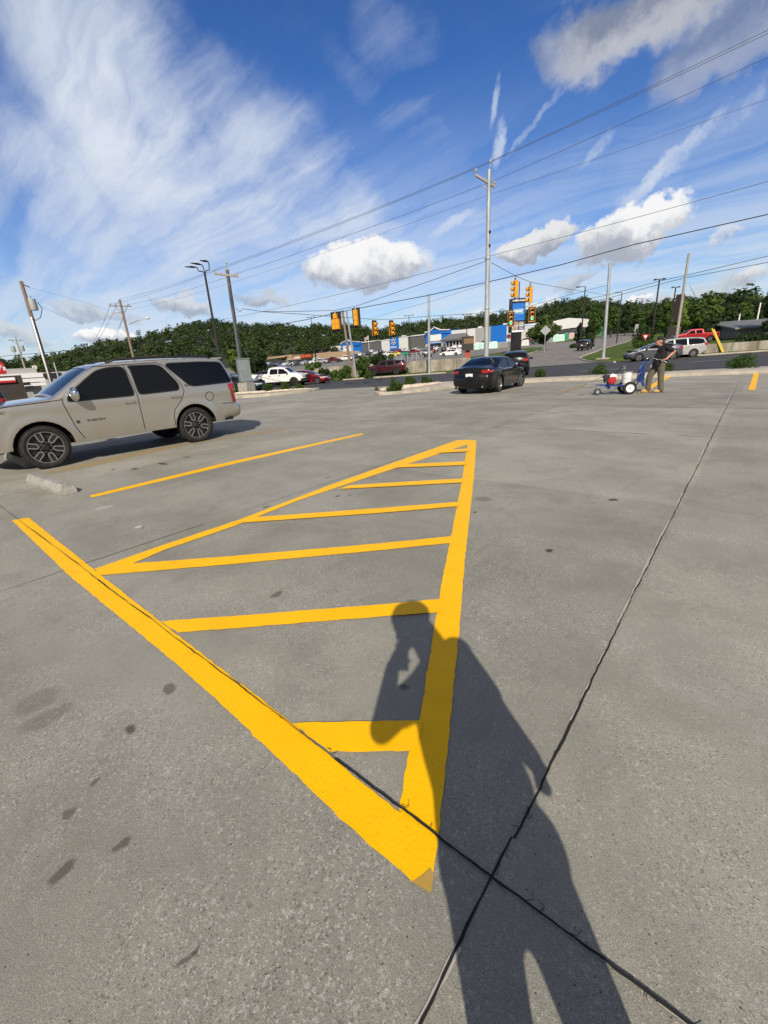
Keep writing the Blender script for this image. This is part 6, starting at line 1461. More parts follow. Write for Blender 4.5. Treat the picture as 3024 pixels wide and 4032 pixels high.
# ------------------------------------------------------------------ traffic signals
SYEL = mat('signal_yellow_paint', (.72, .33, .015), .45, coat=.3); DLENS = mat('unlit_lens', (.04, .012, .008), .2); GLENS = mat('lit_green_lens', (.05, .5, .2), .3, emit=((.05, .9, .35), 2.2))
SFAC = {}
def signal(px, py, d, yaw, label, green=False, plate='black', five=False):
    x, y, z = D(px, py, d); r = thing('traffic_signal', label, 'traffic signal', (x, y, z), yaw, 'traffic signals on the span wires')
    # local: +x is the face; the top hangs at 0
    def section(cy, cz):
        m = MB(); m.box((0, cy, cz), (.20, .30, .345)); m.box((-.11, cy, cz), (.03, .23, .30)); o = m.build('section', SYEL, r)
        v = MB(); n = 14
        pts = []
        for k in range(n+1):
            a = PI*1.25-(k/n)*PI*1.5; pts.append((math.cos(a)*.135, math.sin(a)*.135))
        vs = [(.10, cy+p[0], cz+p[1]) for p in pts]+[(.10+.26*(1 if k_ in range(3, n-2) else .8), cy+p[0], cz+p[1]-.02) for k_, p in enumerate(pts)]
        v.add(vs, [(k, k+1, n+2+k, n+1+k) for k in range(n)]); vo = v.build('visor', SYEL, o, smooth=True)
        vo.modifiers.new('s', 'SOLIDIFY').thickness = .006
        l = MB(); l.lathe([(.001, .118), (.09, .112), (.125, .102)], (0, cy, cz), 'X', 18)
        l.build('lens', GLENS if green and cz < -.95 else DLENS, o, smooth=True)
    zz = -.22
    m = MB(); m.tube([(0, 0, 0), (.02, 0, -.10), (0, 0, -.22)], .03, 8); m.tube([(-.06, -.05, -.0), (.06, .05, -.0)], .04, 8); m.build('hanger', GALV, r)
    if five:
        section(0, zz-.18)
        for sy in (.16, -.16):
            for k in range(2): section(sy, zz-.55-.35*k)
        bp = [(-.46, zz+.13), (.46, zz+.13), (.46, zz-1.24), (-.46, zz-1.24)]
    else:
        for k in range(3): section(0, zz-.18-.35*k)
        bp = [(-.33, zz+.13), (.33, zz+.13), (.33, zz-1.21), (-.33, zz-1.21)]
    if plate:
        m = MB(); m.prism(bp, .075, .082, fn=lambda x, y, z: (z, x, y)); o = m.build('backplate', BLK, r)
        if plate == 'yellow':
            e_ = MB()
            for i in range(len(bp)): a, b = bp[i], bp[(i+1) % len(bp)]; e_.bar((.082, a[0]*.95, a[1]*.985+(-.02 if a[1] > -.5 else .02)), (.082, b[0]*.95, b[1]*.985+(-.02 if b[1] > -.5 else .02)), .012, .05)
            e_.build('reflective_border', SYEL, o)
    return r
aN, aU = math.atan2(NV[1], NV[0]), math.atan2(UV[1], UV[0])
signal(1318, 1222, 35, aN-.25, 'five-section signal with black backplate seen from behind, leftmost of all', five=True)
signal(1398, 1206, 34, aN-.25, 'three-section signal with black backplate seen from behind, right of the five-section one')
signal(1470, 1257, 39, aU-.35, 'three-section signal with visors facing right, nearer the twin poles')
signal(1537, 1257, 39.5, aU-.35, 'three-section signal with visors facing right, nearest the slim pole')
signal(2034, 1088, 33.5, aU+PI-.15, 'orange signal with visors facing left, hanging highest beside the tall pole')
signal(2092, 1112, 35, aU+PI-.15, 'orange signal with visors facing left, right of the highest one', five=False)
signal(2012, 1222, 46.5, aN+PI+.15, 'signal lit green against the black sign tower', green=True, plate='yellow')
signal(2096, 1203, 47, aN+PI+.1, 'signal lit green with a yellow bordered backplate, right of the sign tower', green=True, plate='yellow')
# ------------------------------------------------------------------ cabinet on its concrete base
cx_, cy_, cz_ = T(975, 1549); cy2 = math.atan2(-cy_, -cx_)
cb = thing('signal_cabinet', 'grey traffic signal cabinet mounted on the steel pole over a concrete block', 'cabinet', (cx_, cy_, cz_), cy2+.25)
PLT = mat('cabinet_grey', (.25, .28, .29), .45, .3, var=.1, vscale=3)
sc_ = math.hypot(cx_, cy_)/1700*.94
m = MB(); m.box((0, 0, 84*sc_), (.55, 44*sc_, 1.0*82*sc_)); m.build('housing', PLT, cb)
m = MB(); m.box((.0, 0, 126*sc_), (.64, 48*sc_, .06)); m.build('lid', PLT, cb)
m = MB(); m.box((.285, 0, 82*sc_), (.03, 36*sc_, 70*sc_)); dr = m.build('door', PLT, cb)
m = MB(); m.box((.312, 1*sc_, 84*sc_), (.02, 18*sc_, 44*sc_)); m.build('panel', PLT, dr); m = MB(); m.box((.315, -13*sc_, 84*sc_), (.03, 2*sc_, 8*sc_)); m.build('handle', CHR, dr)
m = MB()
for k in range(7): m.tube([(0, (-13+4.2*k)*sc_, 46*sc_), (0, (-12+4*k)*sc_, 42*sc_), (0, (-9+3*k)*sc_, 36*sc_)], .03, 6)
m.box((.05, 0, 41*sc_), (.4, 30*sc_, 4*sc_)); m.build('conduit_bundle', DARKM, cb)
cbb = raised('concrete_base', None, 40*sc_, CONC, 'pale concrete footing block under the grey signal cabinet', 'footing', world=[(cx_+a*.42-b*.10, cy_+b*.42+a*.1) for a, b in ((-1, -1), (1, -1), (1, 1), (-1, 1))])
# ------------------------------------------------------------------ buildings across the road
SB = mat('store_blue_panel', (.012, .16, .58), .5, var=.04, vscale=2); SG = mat('store_dark_grey_panel', (.115, .115, .12), .8, var=.08, vscale=1); SW = mat('store_white_panel', (.66, .66, .65), .7, var=.05, vscale=1)
SLG = mat('store_light_grey_panel', (.36, .36, .35), .8, var=.06, vscale=1); SDK = mat('dark_opening', (.02, .02, .022), .4); SST = mat('pale_stone', (.48, .46, .42), .8, var=.15, vscale=2); SROOF = mat('grey_shingle', (.15, .15, .155), .85, var=.25, vscale=3)
def lum(name, c): return mat(name, c, .5)
TW = lum('sign_white', (.80, .80, .80)); TY = lum('sign_spark', (.72, .55, .42))
class Facade:
    """a vertical plane through two ground points; helpers give boxes standing on it, measured from the photograph"""
    def __init__(s, name, label, cat, p0, d, base=None):
        s.p0 = Vector(p0[:2]); s.d = Vector(d).normalized(); s.n = Vector((s.d.y, -s.d.x))
        if s.n.dot(-s.p0) < 0: s.n = -s.n
        s.ang = math.atan2(s.d.y, s.d.x); s.root = thing(name, label, cat, (s.p0.x, s.p0.y, 0), s.ang)
        s.sg = 1 if s.n.dot(Vector((s.d.y, -s.d.x))) > 0 else -1
    def uv(s, px, py):
        x, y, z = V(px, py, s.p0, s.d); return ((Vector((x, y))-s.p0).dot(s.d), z)
    def box(s, nm, x0, x1, ytop, ybot, m, dep=8., out=0., par=None, zb=None, taper=1.):
        """pixel columns x0..x1, pixel rows measured at the middle column; dep = thickness behind the face, out = how far the face stands proud"""
        xm = (x0+x1)/2; u0, u1 = s.uv(x0, ytop)[0], s.uv(x1, ytop)[0]; zt = s.uv(xm, ytop)[1]; zb_ = s.uv(xm, ybot)[1] if zb is None else zb
        k = MB(); k.box(((u0+u1)/2, -s.sg*(out-dep/2), (zt+zb_)/2), (abs(u1-u0), dep, zt-zb_), taper=taper); return k.build(nm, m, par or s.root)
    def poly(s, nm, px, m, dep=.6, out=0., par=None):
        P = [s.uv(*p) for p in px]; k = MB(); k.prism(P, -s.sg*out, -s.sg*(out-dep), fn=lambda x, y, z: (x, z, y)); o = k.build(nm, m, par or s.root)
        bm = bmesh.new(); bm.from_mesh(o.data); bmesh.ops.recalc_face_normals(bm, faces=bm.faces); bm.to_mesh(o.data); bm.free(); return o
    def text(s, nm, body, px, py, size, m, out=.3, par=None, sx=1.):
        u, z = s.uv(px, py); R = Matrix(((1, 0, 0), (0, 0, -s.sg*-1 if False else -1), (0, 1, 0)))
        rot = Matrix(((1, 0, 0), (0, 0, -1), (0, 1, 0))) if s.sg > 0 else Matrix(((-1, 0, 0), (0, 0, 1), (0, 1, 0)))
        return text_part(nm, body, size, m, par or s.root, Vector((u, -s.sg*out, z)), rot, .06, bold=size*.02, sx=sx)
fa = Facade('big_store', 'long blue, grey and white superstore with two gabled entrances across the plaza lot', 'store', (-170, 266), (1, -.045))
Z0 = 4.
def wseg(nm, x0, x1, yt, m, dep=38., out=0.): return fa.box(nm, x0, x1, yt, 0, m, dep, out, zb=Z0)
wseg('wall', 1299, 1350, 1362, SW, 30, -1); wseg('wall', 1350, 1424, 1352, SB, 30, 1.2); wseg('wall', 1424, 1502, 1345, SG); wseg('wall', 1502, 1536, 1337, SW, 38, .25); bl = wseg('wall', 1536, 1571, 1329, SB, 38.5, .9)
wseg('wall', 1571, 1606, 1329, SW, 38, .25); wseg('wall', 1606, 1681, 1321, SG); be = wseg('wall', 1681, 1777, 1303, SB, 36, 1.6); wseg('wall', 1777, 1873, 1297, SW); wseg('wall', 1873, 1935, 1289, SLG, 38, .2); wseg('wall', 1935, 1998, 1281, SB, 38, .6); wseg('wall', 1998, 2006, 1280, SW, 38, .7)
for x0, x1, yt in ((1424, 1536, 1342), (1571, 1681, 1322)): fa.box('roof_edge', x0, x1, yt-1.5, yt+2.0, WHT, .6, .5)
fa.poly('gable', [(1346, 1356), (1352, 1349), (1362, 1345), (1374, 1337), (1386, 1344), (1398, 1345), (1424, 1346), (1424, 1360), (1346, 1364)], SB, 2.0, 1.8); fa.poly('gable_trim', [(1345, 1356), (1352, 1348), (1362, 1344), (1374, 1335), (1386, 1342), (1398, 1343), (1425, 1344), (1425, 1346.5), (1397, 1346), (1386, 1345), (1374, 1338.5), (1362, 1346.5), (1353, 1350.5), (1346, 1358)], WHT, .5, 2.2)
fa.poly('gable', [(1681, 1309), (1700, 1300), (1718, 1290), (1740, 1298), (1777, 1298), (1777, 1310), (1681, 1318)], SB, 2.0, 2.2); fa.poly('gable_trim', [(1680, 1307), (1699, 1303), (1718, 1286), (1741, 1296), (1778, 1296), (1778, 1299), (1741, 1300), (1718, 1290.5), (1700, 1306), (1681, 1311)], WHT, .5, 2.6)
fa.poly('gable_vent', [(1712, 1295), (1727, 1294), (1724, 1298), (1716, 1299)], SDK, .2, 2.4)
fa.box('sign_panel', 1357, 1396, 1361, 1384, TW, .4, 2.1); fa.box('sign_panel', 1701, 1744, 1317, 1342, TW, .4, 2.3)
fa.box('doorway', 1374, 1394, 1389, 1402, SDK, .4, 1.9); fa.box('stone_base', 1396, 1426, 1387, 1404, SST, .5, 1.9); fa.box('stone_base', 1350, 1364, 1390, 1404, SST, .5, 1.9)
fa.box('doorway', 1702, 1744, 1354, 1372, SDK, .4, 2.3); fa.box('stone_base', 1683, 1699, 1355, 1374, SST, .5, 2.2); fa.box('stone_base', 1745, 1765, 1349, 1374, SST, .5, 2.2)
fa.text('lettering', 'Home & Pharmacy', 1722, 1347.5, 1.5, TW, 2.45, sx=1.05)
fa.text('lettering', 'Walmart', 1553, 1367, 1.7, TW, 1.1)
u_, z_ = fa.uv(1552.5, 1344.5); sp_ = MB()
for k in range(6):
    a = PI/2+k*PI/3; sp_.box((u_+math.cos(a)*1.75, -fa.sg*1.05, z_+math.sin(a)*1.75), (.62, .25, 1.9), rot=Matrix.Rotation(-(a-PI/2)*1, 3, 'Y'))
sp_.build('spark_emblem', TY, bl)
def hip(x0, x1, yt, ye, yb, dep_):                    # hipped porch roof on posts
    u0, u1 = fa.uv(x0, ye)[0], fa.uv(x1, ye)[0]; xm = (x0+x1)/2; zt, ze = fa.uv(xm, yt)[1], fa.uv(xm, ye)[1]; s_ = -fa.sg; w = (u1-u0)
    k = MB(); vs = [(u0, 0, ze), (u1, 0, ze), (u1, s_*dep_, ze), (u0, s_*dep_, ze), (u0+w*.18, 0, zt), (u1-w*.22, 0, zt), (u1-w*.22, s_*dep_*.3, zt), (u0+w*.18, s_*dep_*.3, zt)]
    k.add(vs, [(3, 2, 6, 7), (2, 1, 5, 6), (0, 3, 7, 4), (4, 7, 6, 5), (0, 1, 2, 3)]); r = k.build('porch_roof', SROOF, fa.root)
    k = MB(); k.box(((u0+u1)/2, s_*(dep_+.1), ze-.55), (w, .5, 1.1)); k.build('fascia', SG, r)
    zb = ze-4.2
    for i in range(7): k = MB(); k.box((u0+w*(i+.5)/7, s_*dep_*.9, (ze+zb)/2-.5), (.5, .5, ze-zb-1)); k.build('post', SLG, fa.root)
    k = MB(); k.box(((u0+u1)/2, s_*1.4, (ze+zb)/2-.8), (w*.95, .3, ze-zb-1.6)); k.build('shopfront', SDK, fa.root)
hip(1300, 1352, 1378, 1391, 0, 7); hip(1765, 1856, 1313, 1334, 0, 9)
for x, y in ((1508, 1334), (1558, 1322), (1710, 1306-18), (1860, 1285), (1960, 1273)):
    if y != 1288: fa.box('roof_unit', x-4, x+4, y-1, y+8, WHT, 3, -8)
fw_ = Facade('white_building', 'white metal garden centre hall right of the black sign tower', 'building', (-112, 300), (1, -.10))
fw_.box('wall', 2056, 2200, 1270, 1312, WHT, 20); k_ = fw_.poly('gable_wall', [(2195, 1262), (2245, 1252), (2294, 1256), (2294, 1288), (2257, 1291), (2195, 1300)], WHT, 20, 2); fw_.box('shade_house', 2196, 2292, 1296, 1318, mat('dark_netting', (.07, .07, .075), .8, var=.5, vscale=.8), 8, 3); fw_.box('shade_house', 2058, 2190, 1309, 1325, MATS['dark_netting'], 8, 1)
fm = Facade('strip_mall', 'long tan strip mall with orange shop awnings below the wooded hill', 'shopping centre', D(1295, 1424, 300), (np.array(D(1010, 1440, 380)[:2])-np.array(D(1295, 1424, 300)[:2])))
TAN = mat('tan_stucco', (.42, .30, .19), .85, var=.08, vscale=.6); TANR = mat('tan_standing_seam', (.46, .33, .22), .8, var=.1, vscale=.5); ORG = mat('orange_awning', (.62, .10, .03), .6)
fm.box('wall', 1121, 1202, 1400, 1440, TAN, 25); fm.box('wall', 1202, 1300, 1390.5, 1440, TAN, 25); fm.box('wall', 1035, 1121, 1416, 1445, TAN, 20, -1)
for (a, b, c, d2, e) in ((1023, 1121, 1411, 1418, 2), (1002, 1110, 1406.5, 1413, -6)): fm.poly('roof', [(a, c+6), (a+4, c+2), (b, c-8), (b+12, c-9.5), (b+10, c-5), (a+3, c+8)], TANR, 14, e)
for a, b, yt, yb in ((1187, 1200, 1400, 1409), (1205, 1228, 1395, 1406)): fm.box('awning', a, b, yt, yb, ORG, 1, 1.4)
fm.box('sign_panel', 1162, 1182, 1405, 1411.5, TW, .4, .5); fm.box('sign_panel', 1137, 1143, 1406, 1417, SST, .3, .4)
for a, b in ((1201, 1203), (1229, 1232), (1242, 1245)): fm.box('pilaster', a, b, 1392, 1425, mat('dark_brown_post', (.05, .03, .02), .8), 1.2, .8)
fm.box('shopfront', 1124, 1240, 1416, 1428, SDK, .4, .5)
for a, b, yt, yb, m_, nm, lb, cat in ((1044, 1068, 1425, 1437, WHT, 'storage_trailer', 'white storage trailer parked at the left end of the tan strip mall', 'trailer'), (1076, 1096, 1421, 1432, lum('box_red', (.32, .01, .015)), 'storage_box', 'bright red storage box at the left end of the tan strip mall', 'container')):
    x, y, z = T((a+b)/2, yb+8); k = MB(); w = (b-a)/1700*math.hypot(x, y)*1.15; k.box((0, 0, w*.28), (w, 2.4, w*.45)); k.box((0, 0, w*.52), (w*.98, 2.3, .06)); o = k.build(nm, m_, loc=(x, y, z), rz=fm.ang); tag(o, lb, cat)
    for q in (-.38, .38): k = MB(); k.tube([(w*q, -1.0, .35), (w*q, 1.0, .35)], .4, 12); k.build('wheel' if nm == 'storage_trailer' else 'skid', RUB, o)
# black sign tower
sd = 98; sx, sy, sz = D(2030, 1376, sd); sz = gz(sx, sy); syaw = math.atan2(-sy, -sx)+.42
sg = thing('plaza_sign', 'tall black plaza sign tower with a blue panel and small tenant panels', 'sign', (sx, sy, sz), syaw)
pxm = proj((sx, sy, 1.55))[2]/1700
def py2z(py): return D(2036, py, sd)[2]-sz
zt, zb, zc = py2z(1176), py2z(1309), 0
m = MB(); m.box((0, 0, (zt+zb)/2), (1.5, 2.75, zt-zb)); tw = m.build('cabinet', mat('sign_black', (.012, .012, .014), .35, coat=.3), sg)
m = MB(); m.box((0, 0, (zb-.5)/2), (1.15, 1.75, zb+.5)); m.build('post', MATS['sign_black'], sg)
rotX = Matrix(((0, 0, 1), (1, 0, 0), (0, 1, 0)))       # reads along +y, faces +x
text_part('lettering', 'ONEIDA PLAZA', .42, TW, tw, Vector((.76, 0, zt-.42)), rotX, .02, bold=.018, sx=.88)
m = MB(); m.box((.77, 0, zt-2.45), (.05, 2.55, 3.1)); bp = m.build('blue_panel', SB, tw); m = MB(); m.box((.80, -.05, zt-2.35), (.02, 2.0, .9)); m.build('pale_band', mat('sign_pale_blue', (.30, .48, .66), .4), bp); text_part('lettering', 'Walmart', .52, TW, bp, Vector((.82, -.05, zt-2.35)), rotX, .01, bold=.01)
cols = [(.62, .30, .34), (.03, .05, .04), (.62, .28, .30), (.36, .33, .28), (.62, .62, .62), (.22, .40, .34), (.60, .42, .40), (.04, .05, .14), (.46, .40, .24), (.05, .05, .32)]
zz = zt-4.2; hgt_ = (zt-4.2-zb-.45)/5
for r in range(5):
    for c in range(2):
        cc = cols[r*2+c]; m = MB(); m.box((.77, -.66+1.32*c, zz-hgt_*(r+.5)), (.05, 1.24, hgt_*.86)); o = m.build('tenant_panel', lum('tenant_%d' % (r*2+c), cc), tw)
        m = MB(); dk = sum(cc) > 1; m.box((.80, -.66+1.32*c, zz-hgt_*(r+.5)), (.01, .85, hgt_*.28)); m.build('strip', lum('tenant_mark_dark', (.12, .08, .10)) if dk else TW, o)
m = MB(); m.box((.77, 0, zb+.22), (.05, 2.56, .34)); m.build('tenant_panel', TW, tw)
# kiosk, posts, road signs
def signpost(name, label, px, py, h, face, yaw=None, cat='road sign', r=.035, m=GALV, d=None):
    x, y, z = T(px, py)
    if d: x, y = D(px, py, d)[:2]; z = gz(x, y); h = D(px, h, d)[2]-z
    root = thing(name, label, cat, (x, y, z), math.atan2(-y, -x) if yaw is None else yaw)
    k = MB(); k.tube([(0, 0, 0), (0, 0, h)], r, 8); k.build('post', m, root); face(root, h); return root
SRED = lum('sign_red', (.42, .012, .02)); SALU = mat('sign_back_aluminium', (.40, .41, .42), .45, .5, var=.1, vscale=2)
def fy(root, h):
    k = MB(); s = .44; k.prism([(-s, .37), (s, .37), (0, -.40)], .04, .06, fn=lambda x, y, z: (z, x, y+h-.4)); o = k.build('sign_face', SRED, root); k = MB(); k.prism([(-s*.5, .24), (s*.5, .24), (0, -.16)], .062, .07, fn=lambda x, y, z: (z, x, y+h-.4)); k.build('white_centre', TW, o); k = MB()
signpost('yield_sign', 'red and white triangular yield sign in front of a dark hedge behind the man', 2537, 1362, 1316, fy, d=70)
def fd(root, h): k = MB(); s = .92; k.prism([(-s, 0), (0, s), (s, 0), (0, -s)], -.03, -.01, fn=lambda x, y, z: (z, x, y+h-.9)); k.build('sign_back', SALU, root)
signpost('diamond_sign', 'grey back of a large diamond road sign at the tip of the grass island', 2144, 1373, 1281, fd, r=.06, d=92)
def fr(root, h): k = MB(); k.box((.03, 0, h-.9), (.03, .6, 1.9)); k.build('sign_face', SALU, root)
signpost('narrow_sign', 'narrow grey road sign at the top of the driveway beside the grass', 2502, 1330, 1278, fr, d=105)
def fs(root, h):
    k = MB(); k.prism([(.45*math.cos(a), .45*math.sin(a)) for a in np.linspace(PI/8, 2*PI+PI/8, 9)[:-1]], .03, .05, fn=lambda x, y, z: (z, x, y+h-.4)); k.build('sign_face', lum('dark_red_sign', (.16, .015, .02)), root)
signpost('stop_sign', 'dark red round sign left of the black sign tower post', 2002, 1362, 1316, fs, d=96)
def fk(root, h):
    k = MB(); k.box((0, 0, h+.62), (1.1, 1.35, 1.45)); b0 = k.build('cabinet', mat('kiosk_dark', (.030, .022, .018), .6), root); k = MB(); k.box((.56, .12, h+.85), (.03, 1.0, .55)); k.build('panel', mat('kiosk_brown', (.20, .12, .06), .7), b0)
    k = MB(); k.box((0, 0, h/2), (.45, .52, h)); k.build('pedestal', mat('kiosk_red', (.42, .06, .03), .6), root)
signpost('kiosk_sign', 'squat brown and black sign box on a red pedestal above the retaining wall', 1841, 1427, 1.05, fk, cat='sign', r=.05)
def fb(root, h):
    k = MB(); k.box((0, 0, h-2.4), (.8, 1.0, 4.3)); b0 = k.build('cabinet', mat('sign_brown', (.085, .05, .045), .6), root)
    k = MB(); k.box((.1, .52, h-2.5), (.5, .04, 3.7)); k.build('white_strip', mat('sign_strip', (.55, .45, .42), .5, var=.5, vscale=1.6), b0); k = MB(); k.box((.1, .52, h-.5), (.6, .05, .5)); k.build('red_cap', SRED, b0)
    k = MB(); k.box((0, -.3, h-6.3), (1.0, 1.7, 2.1)); k.build('lower_box', mat('sign_brown_lower', (.11, .085, .07), .6), root)
    for q in (-.45, .25): k = MB(); k.tube([(0, q, 0), (0, q, h-6)], .14, 8); k.build('post', WOODG, root)
x, y, _z = D(2660, 1300, 95); rz_ = math.atan2(-y, -x)-.75; hh_ = D(2665, 1154, 95)[2]-gz(x, y); rt = thing('restaurant_sign', 'tall brown upright sign box with a pale red lettered edge in front of trees', 'sign', (x, y, gz(x, y)), rz_); fb(rt, hh_)
yp = MB(); 
for i_, (px, py, qx, qy) in enumerate(((2803, 1294, 2846, 1392), (2810, 1297, 2852, 1394))):
    q_ = 40.
    while st(*D(qx, qy, q_)[:2])[0] < 2.4: q_ += .1
    b_ = D(qx, qy, q_); t_ = D(px, py, q_+.2); k = MB(); k.tube([b_, t_], .07, 8); tag(k.build('guy_wire_guard', mat('yellow_guard', (.62, .42, .02), .5)), ('left' if not i_ else 'right')+' of the two yellow guy wire guards leaning on the right wall', 'guy guard', 'yellow guy wire guards')
    k = MB(); k.tube([t_, D(2713, 1120, 72)], .012, 4); tag(k.build('guy_wire', CABLE), ('left' if not i_ else 'right')+' steel guy wire from its yellow guard up to the grey wooden pole', 'guy wire')
# low buildings at both edges
def bldg(name, label, cat, px, py, d, w, dp, h, m, yaw=None, z=None):
    x, y, z0 = D(px, py, d); z0 = gz(x, y) if z is None else z; r = thing(name, label, cat, (x, y, z0), RD*PI/180 if yaw is None else yaw); k = MB(); k.box((0, 0, h/2-.5), (w, dp, h+1)); k.build('wall', m, r); return r
x, y, z0 = D(2935, 1319, 98); r = thing('metal_building', 'long low grey metal roofed building behind the fence at the right', 'building', (x, y, z0-.4), math.radians(RD))
k = MB(); k.prism([(-10, 0), (-10, 1.4), (0, 2.6), (10, 1.4), (10, 0)], -3, 44, fn=lambda x, y, z: (z, x+6, y)); k.build('wall', mat('grey_metal_wall', (.17, .17, .165), .7, var=.15, vscale=.8), r)
k = MB(); k.prism([(-10.6, 1.3), (0, 2.65), (10.6, 1.3), (10.6, 1.5), (0, 2.9), (-10.6, 1.5)], -3.6, 44.5, fn=lambda x, y, z: (z, x+6, y)); k.build('roof', mat('dull_metal_roof', (.20, .20, .19), .55, .3, var=.2, vscale=.7), r)
k = MB(); k.box((2, -4.1, 1.2), (3, .1, 2.2)); k.build('door', SG, r)
fn_ = thing('fence', 'thin dark railing fence with posts above the right retaining wall', 'fence', (0, 0, 0))
k = MB(); P = [D(2828, 1304, 68), D(2926, 1299, 66), D(3030, 1292, 64), D(3150, 1284, 62)]
for a, b in zip(P[:-1], P[1:]):
    k.tube([a, b], .035, 6); n = 24
    for i in range(n): q = Vector(a).lerp(Vector(b), i/n); k.tube([q, q-Vector((0, 0, 1.25))], .012, 4)
k.build('panel', BLK, fn_)
for q in P: k = MB(); k.tube([Vector(q)+Vector((0, 0, .15)), Vector(q)-Vector((0, 0, 1.6))], .06, 6); k.build('post', BLK, fn_)
# left edge: red restaurant sign, banded white building, dark building
wx, wy, wz = D(-38, 1452, 55); ws = thing('restaurant_sign', "red rounded sign with white lettering at the left edge above the black SUV", 'sign', (wx, wy, 0), math.atan2(-wy, -wx))
k = MB(); rr_ = [(-1.05, -.45), (-1.0, -.52), (1.0, -.52), (1.05, -.45), (1.08, 0), (1.0, .50), (.85, .58), (-.85, .58), (-1.0, .5)]; k.prism(rr_, -.2, .2, fn=lambda x, y, z: (z, x, y+wz)); rb_ = k.build('cabinet', SRED, ws); text_part('lettering', "Wendy's", .62, TW, rb_, Vector((.21, .0, wz)), rotX, .01, bold=.012)
k = MB(); k.tube([(0, -.4, 0), (0, -.4, wz-.4)], .12, 8); k.build('post', BLK, ws)
x, y, z = D(84, 1540, 80); bw = thing('white_building', 'white building with three pale bands and dark slots, seen above the black SUV', 'building', (x, y, 0), math.atan2(-y, -x)+.1)
def pz(py, px=84, d=80): return D(px, py, d)[2]
for k_, (yt, yb, w, off) in enumerate(((1472, 1490, 6.6, -.6), (1493, 1508, 5.2, .2), (1511, 1523, 4.7, .4))):
    k = MB(); k.box((-k_*.0, off, (pz(yt)+pz(yb))/2), (4+.0*k_, w, pz(yt)-pz(yb))); k.build('band', WHT, bw)
    k = MB(); k.box((2.02, off+.4, pz(yb)-.02-.1), (.05, .8, .35)); k.build('slot', SDK, bw)
k = MB(); k.box((-.3, 0, pz(1530)), (3.2, 4.4, 5.2)); k.build('core', SLG, bw)
x, y, z = D(-46, 1540, 66); r = thing('dark_building', 'dark low building with a lit white and red stripe behind the black SUV', 'building', (x, y, 0), math.atan2(-y, -x)); k = MB(); k.box((0, 0, pz(1482, 20, 66)/2), (6, 6.2, pz(1482, 20, 66))); k.build('wall', mat('dark_brick', (.045, .038, .032), .85, var=.2, vscale=1), r)
k = MB(); k.box((3.05, 1.6, pz(1496, 20, 66)), (.2, 1.8, .38)); k.build('white_stripe', WHT, r); k = MB(); k.box((3.1, 1.6, pz(1504, 20, 66)), (.2, 1.8, .22)); k.build('red_stripe', SRED, r)
x, y, z = D(165, 1500, 120); r = thing('grey_building', 'low grey flat roofed building right of the rusty pole', 'building', (x, y, 0), math.atan2(-y, -x)); k = MB(); k.box((0, 0, pz(1468, 165, 120)/2), (8, 10, pz(1468, 165, 120))); k.build('wall', SLG, r); k = MB(); k.box((4.1, .5, pz(1482, 165, 120)), (.2, 6, 1.0)); k.build('window_band', SDK, r)
# garden-centre goods behind the island, simple stacks wrapped in film
for i, (px, py, w, h, c, nm, lb) in enumerate(((2068, 1363, 2.6, 1.7, (.62, .60, .58), 'pallet_stack', 'pale wrapped pallet stack right of the sign tower post'), (2162, 1350, 2.6, 2.2, (.22, .23, .24), 'pallet_stack', 'grey wrapped pallet stack below the flowering tree'), (2188, 1347, 2.4, 2.4, (.45, .68, .60), 'pallet_stack', 'pale mint wrapped stack right of the grey one'), (2208, 1345, 2.6, 2.2, (.48, .70, .62), 'pallet_stack', 'pale mint wrapped stack left of the green one'), (2228, 1341, 2.2, 2.5, (.03, .22, .12), 'pallet_stack', 'dark green wrapped stack left of the round conifer'),
    (2250, 1336, 2.2, 2.2, (.60, .42, .40), 'pallet_stack', 'pinkish wrapped stack behind the round conifer'), (2352, 1322, 4.2, 3.4, (.02, .16, .08), 'green_container', 'dark green container just left of the slim blue-grey pole'), (1942, 1374, 3.0, 2.0, (.50, .72, .64), 'pallet_stack', 'pale mint wrapped stack right of the tall pole'), (1975, 1371, 4.0, 1.6, (.20, .21, .21), 'pallet_stack', 'dark grey stack left of the red round sign'), (1900, 1376, 3.0, 1.9, (.46, .68, .60), 'pallet_stack', 'pale mint stack partly behind the tall pole'), (1872, 1379, 3.2, 1.7, (.48, .70, .62), 'pallet_stack', 'pale mint stack left of the tall pole'))):
    x, y, z = T(px, py); k = MB(); k.box((0, 0, h*.5+.15), (w, 1.6, h), taper=.93); k.box((.1, 0, h+.25), (w*.8, 1.3, .25), taper=.8); o = k.build(nm, mat('wrap_%d' % i, c, .45, var=.35, vscale=2.5, bump=.8, bscale=4), loc=(x, y, z), rz=random.uniform(-.2, .2)+math.radians(RD)); tag(o, lb, 'stack' if nm[0] == 'p' else 'container')
    k = MB(); k.box((0, 0, .08), (w, 1.6, .14)); k.build('pallet', WOOD, o)
x, y, z = T(2518, 1310); k = MB(); k.tube([(0, 0, 0), (0, 0, 2.6)], .9, 10); k.tube([(0, 0, 2.55), (0, 0, 2.75)], [.95, .5], 10); o = k.build('yellow_bollard', mat('yellow_guard', (.62, .42, .02), .5), loc=(x, y, z)); tag(o, 'bright yellow drum-shaped bollard at the top of the driveway', 'bollard')
x, y, z = D(1250, 1448, 62); z = gz(x, y); k = MB(); k.box((0, 0, .35), (.62, .62, .8), taper=.7); k.box((0, 0, .78), (.4, .4, .1)); o = k.build('yellow_post_base', mat('yellow_guard', (.62, .42, .02), .5), loc=(x, y, z)); tag(o, 'pale yellow lamp footing at the edge of the lot left of the maroon pickup', 'lamp footing')
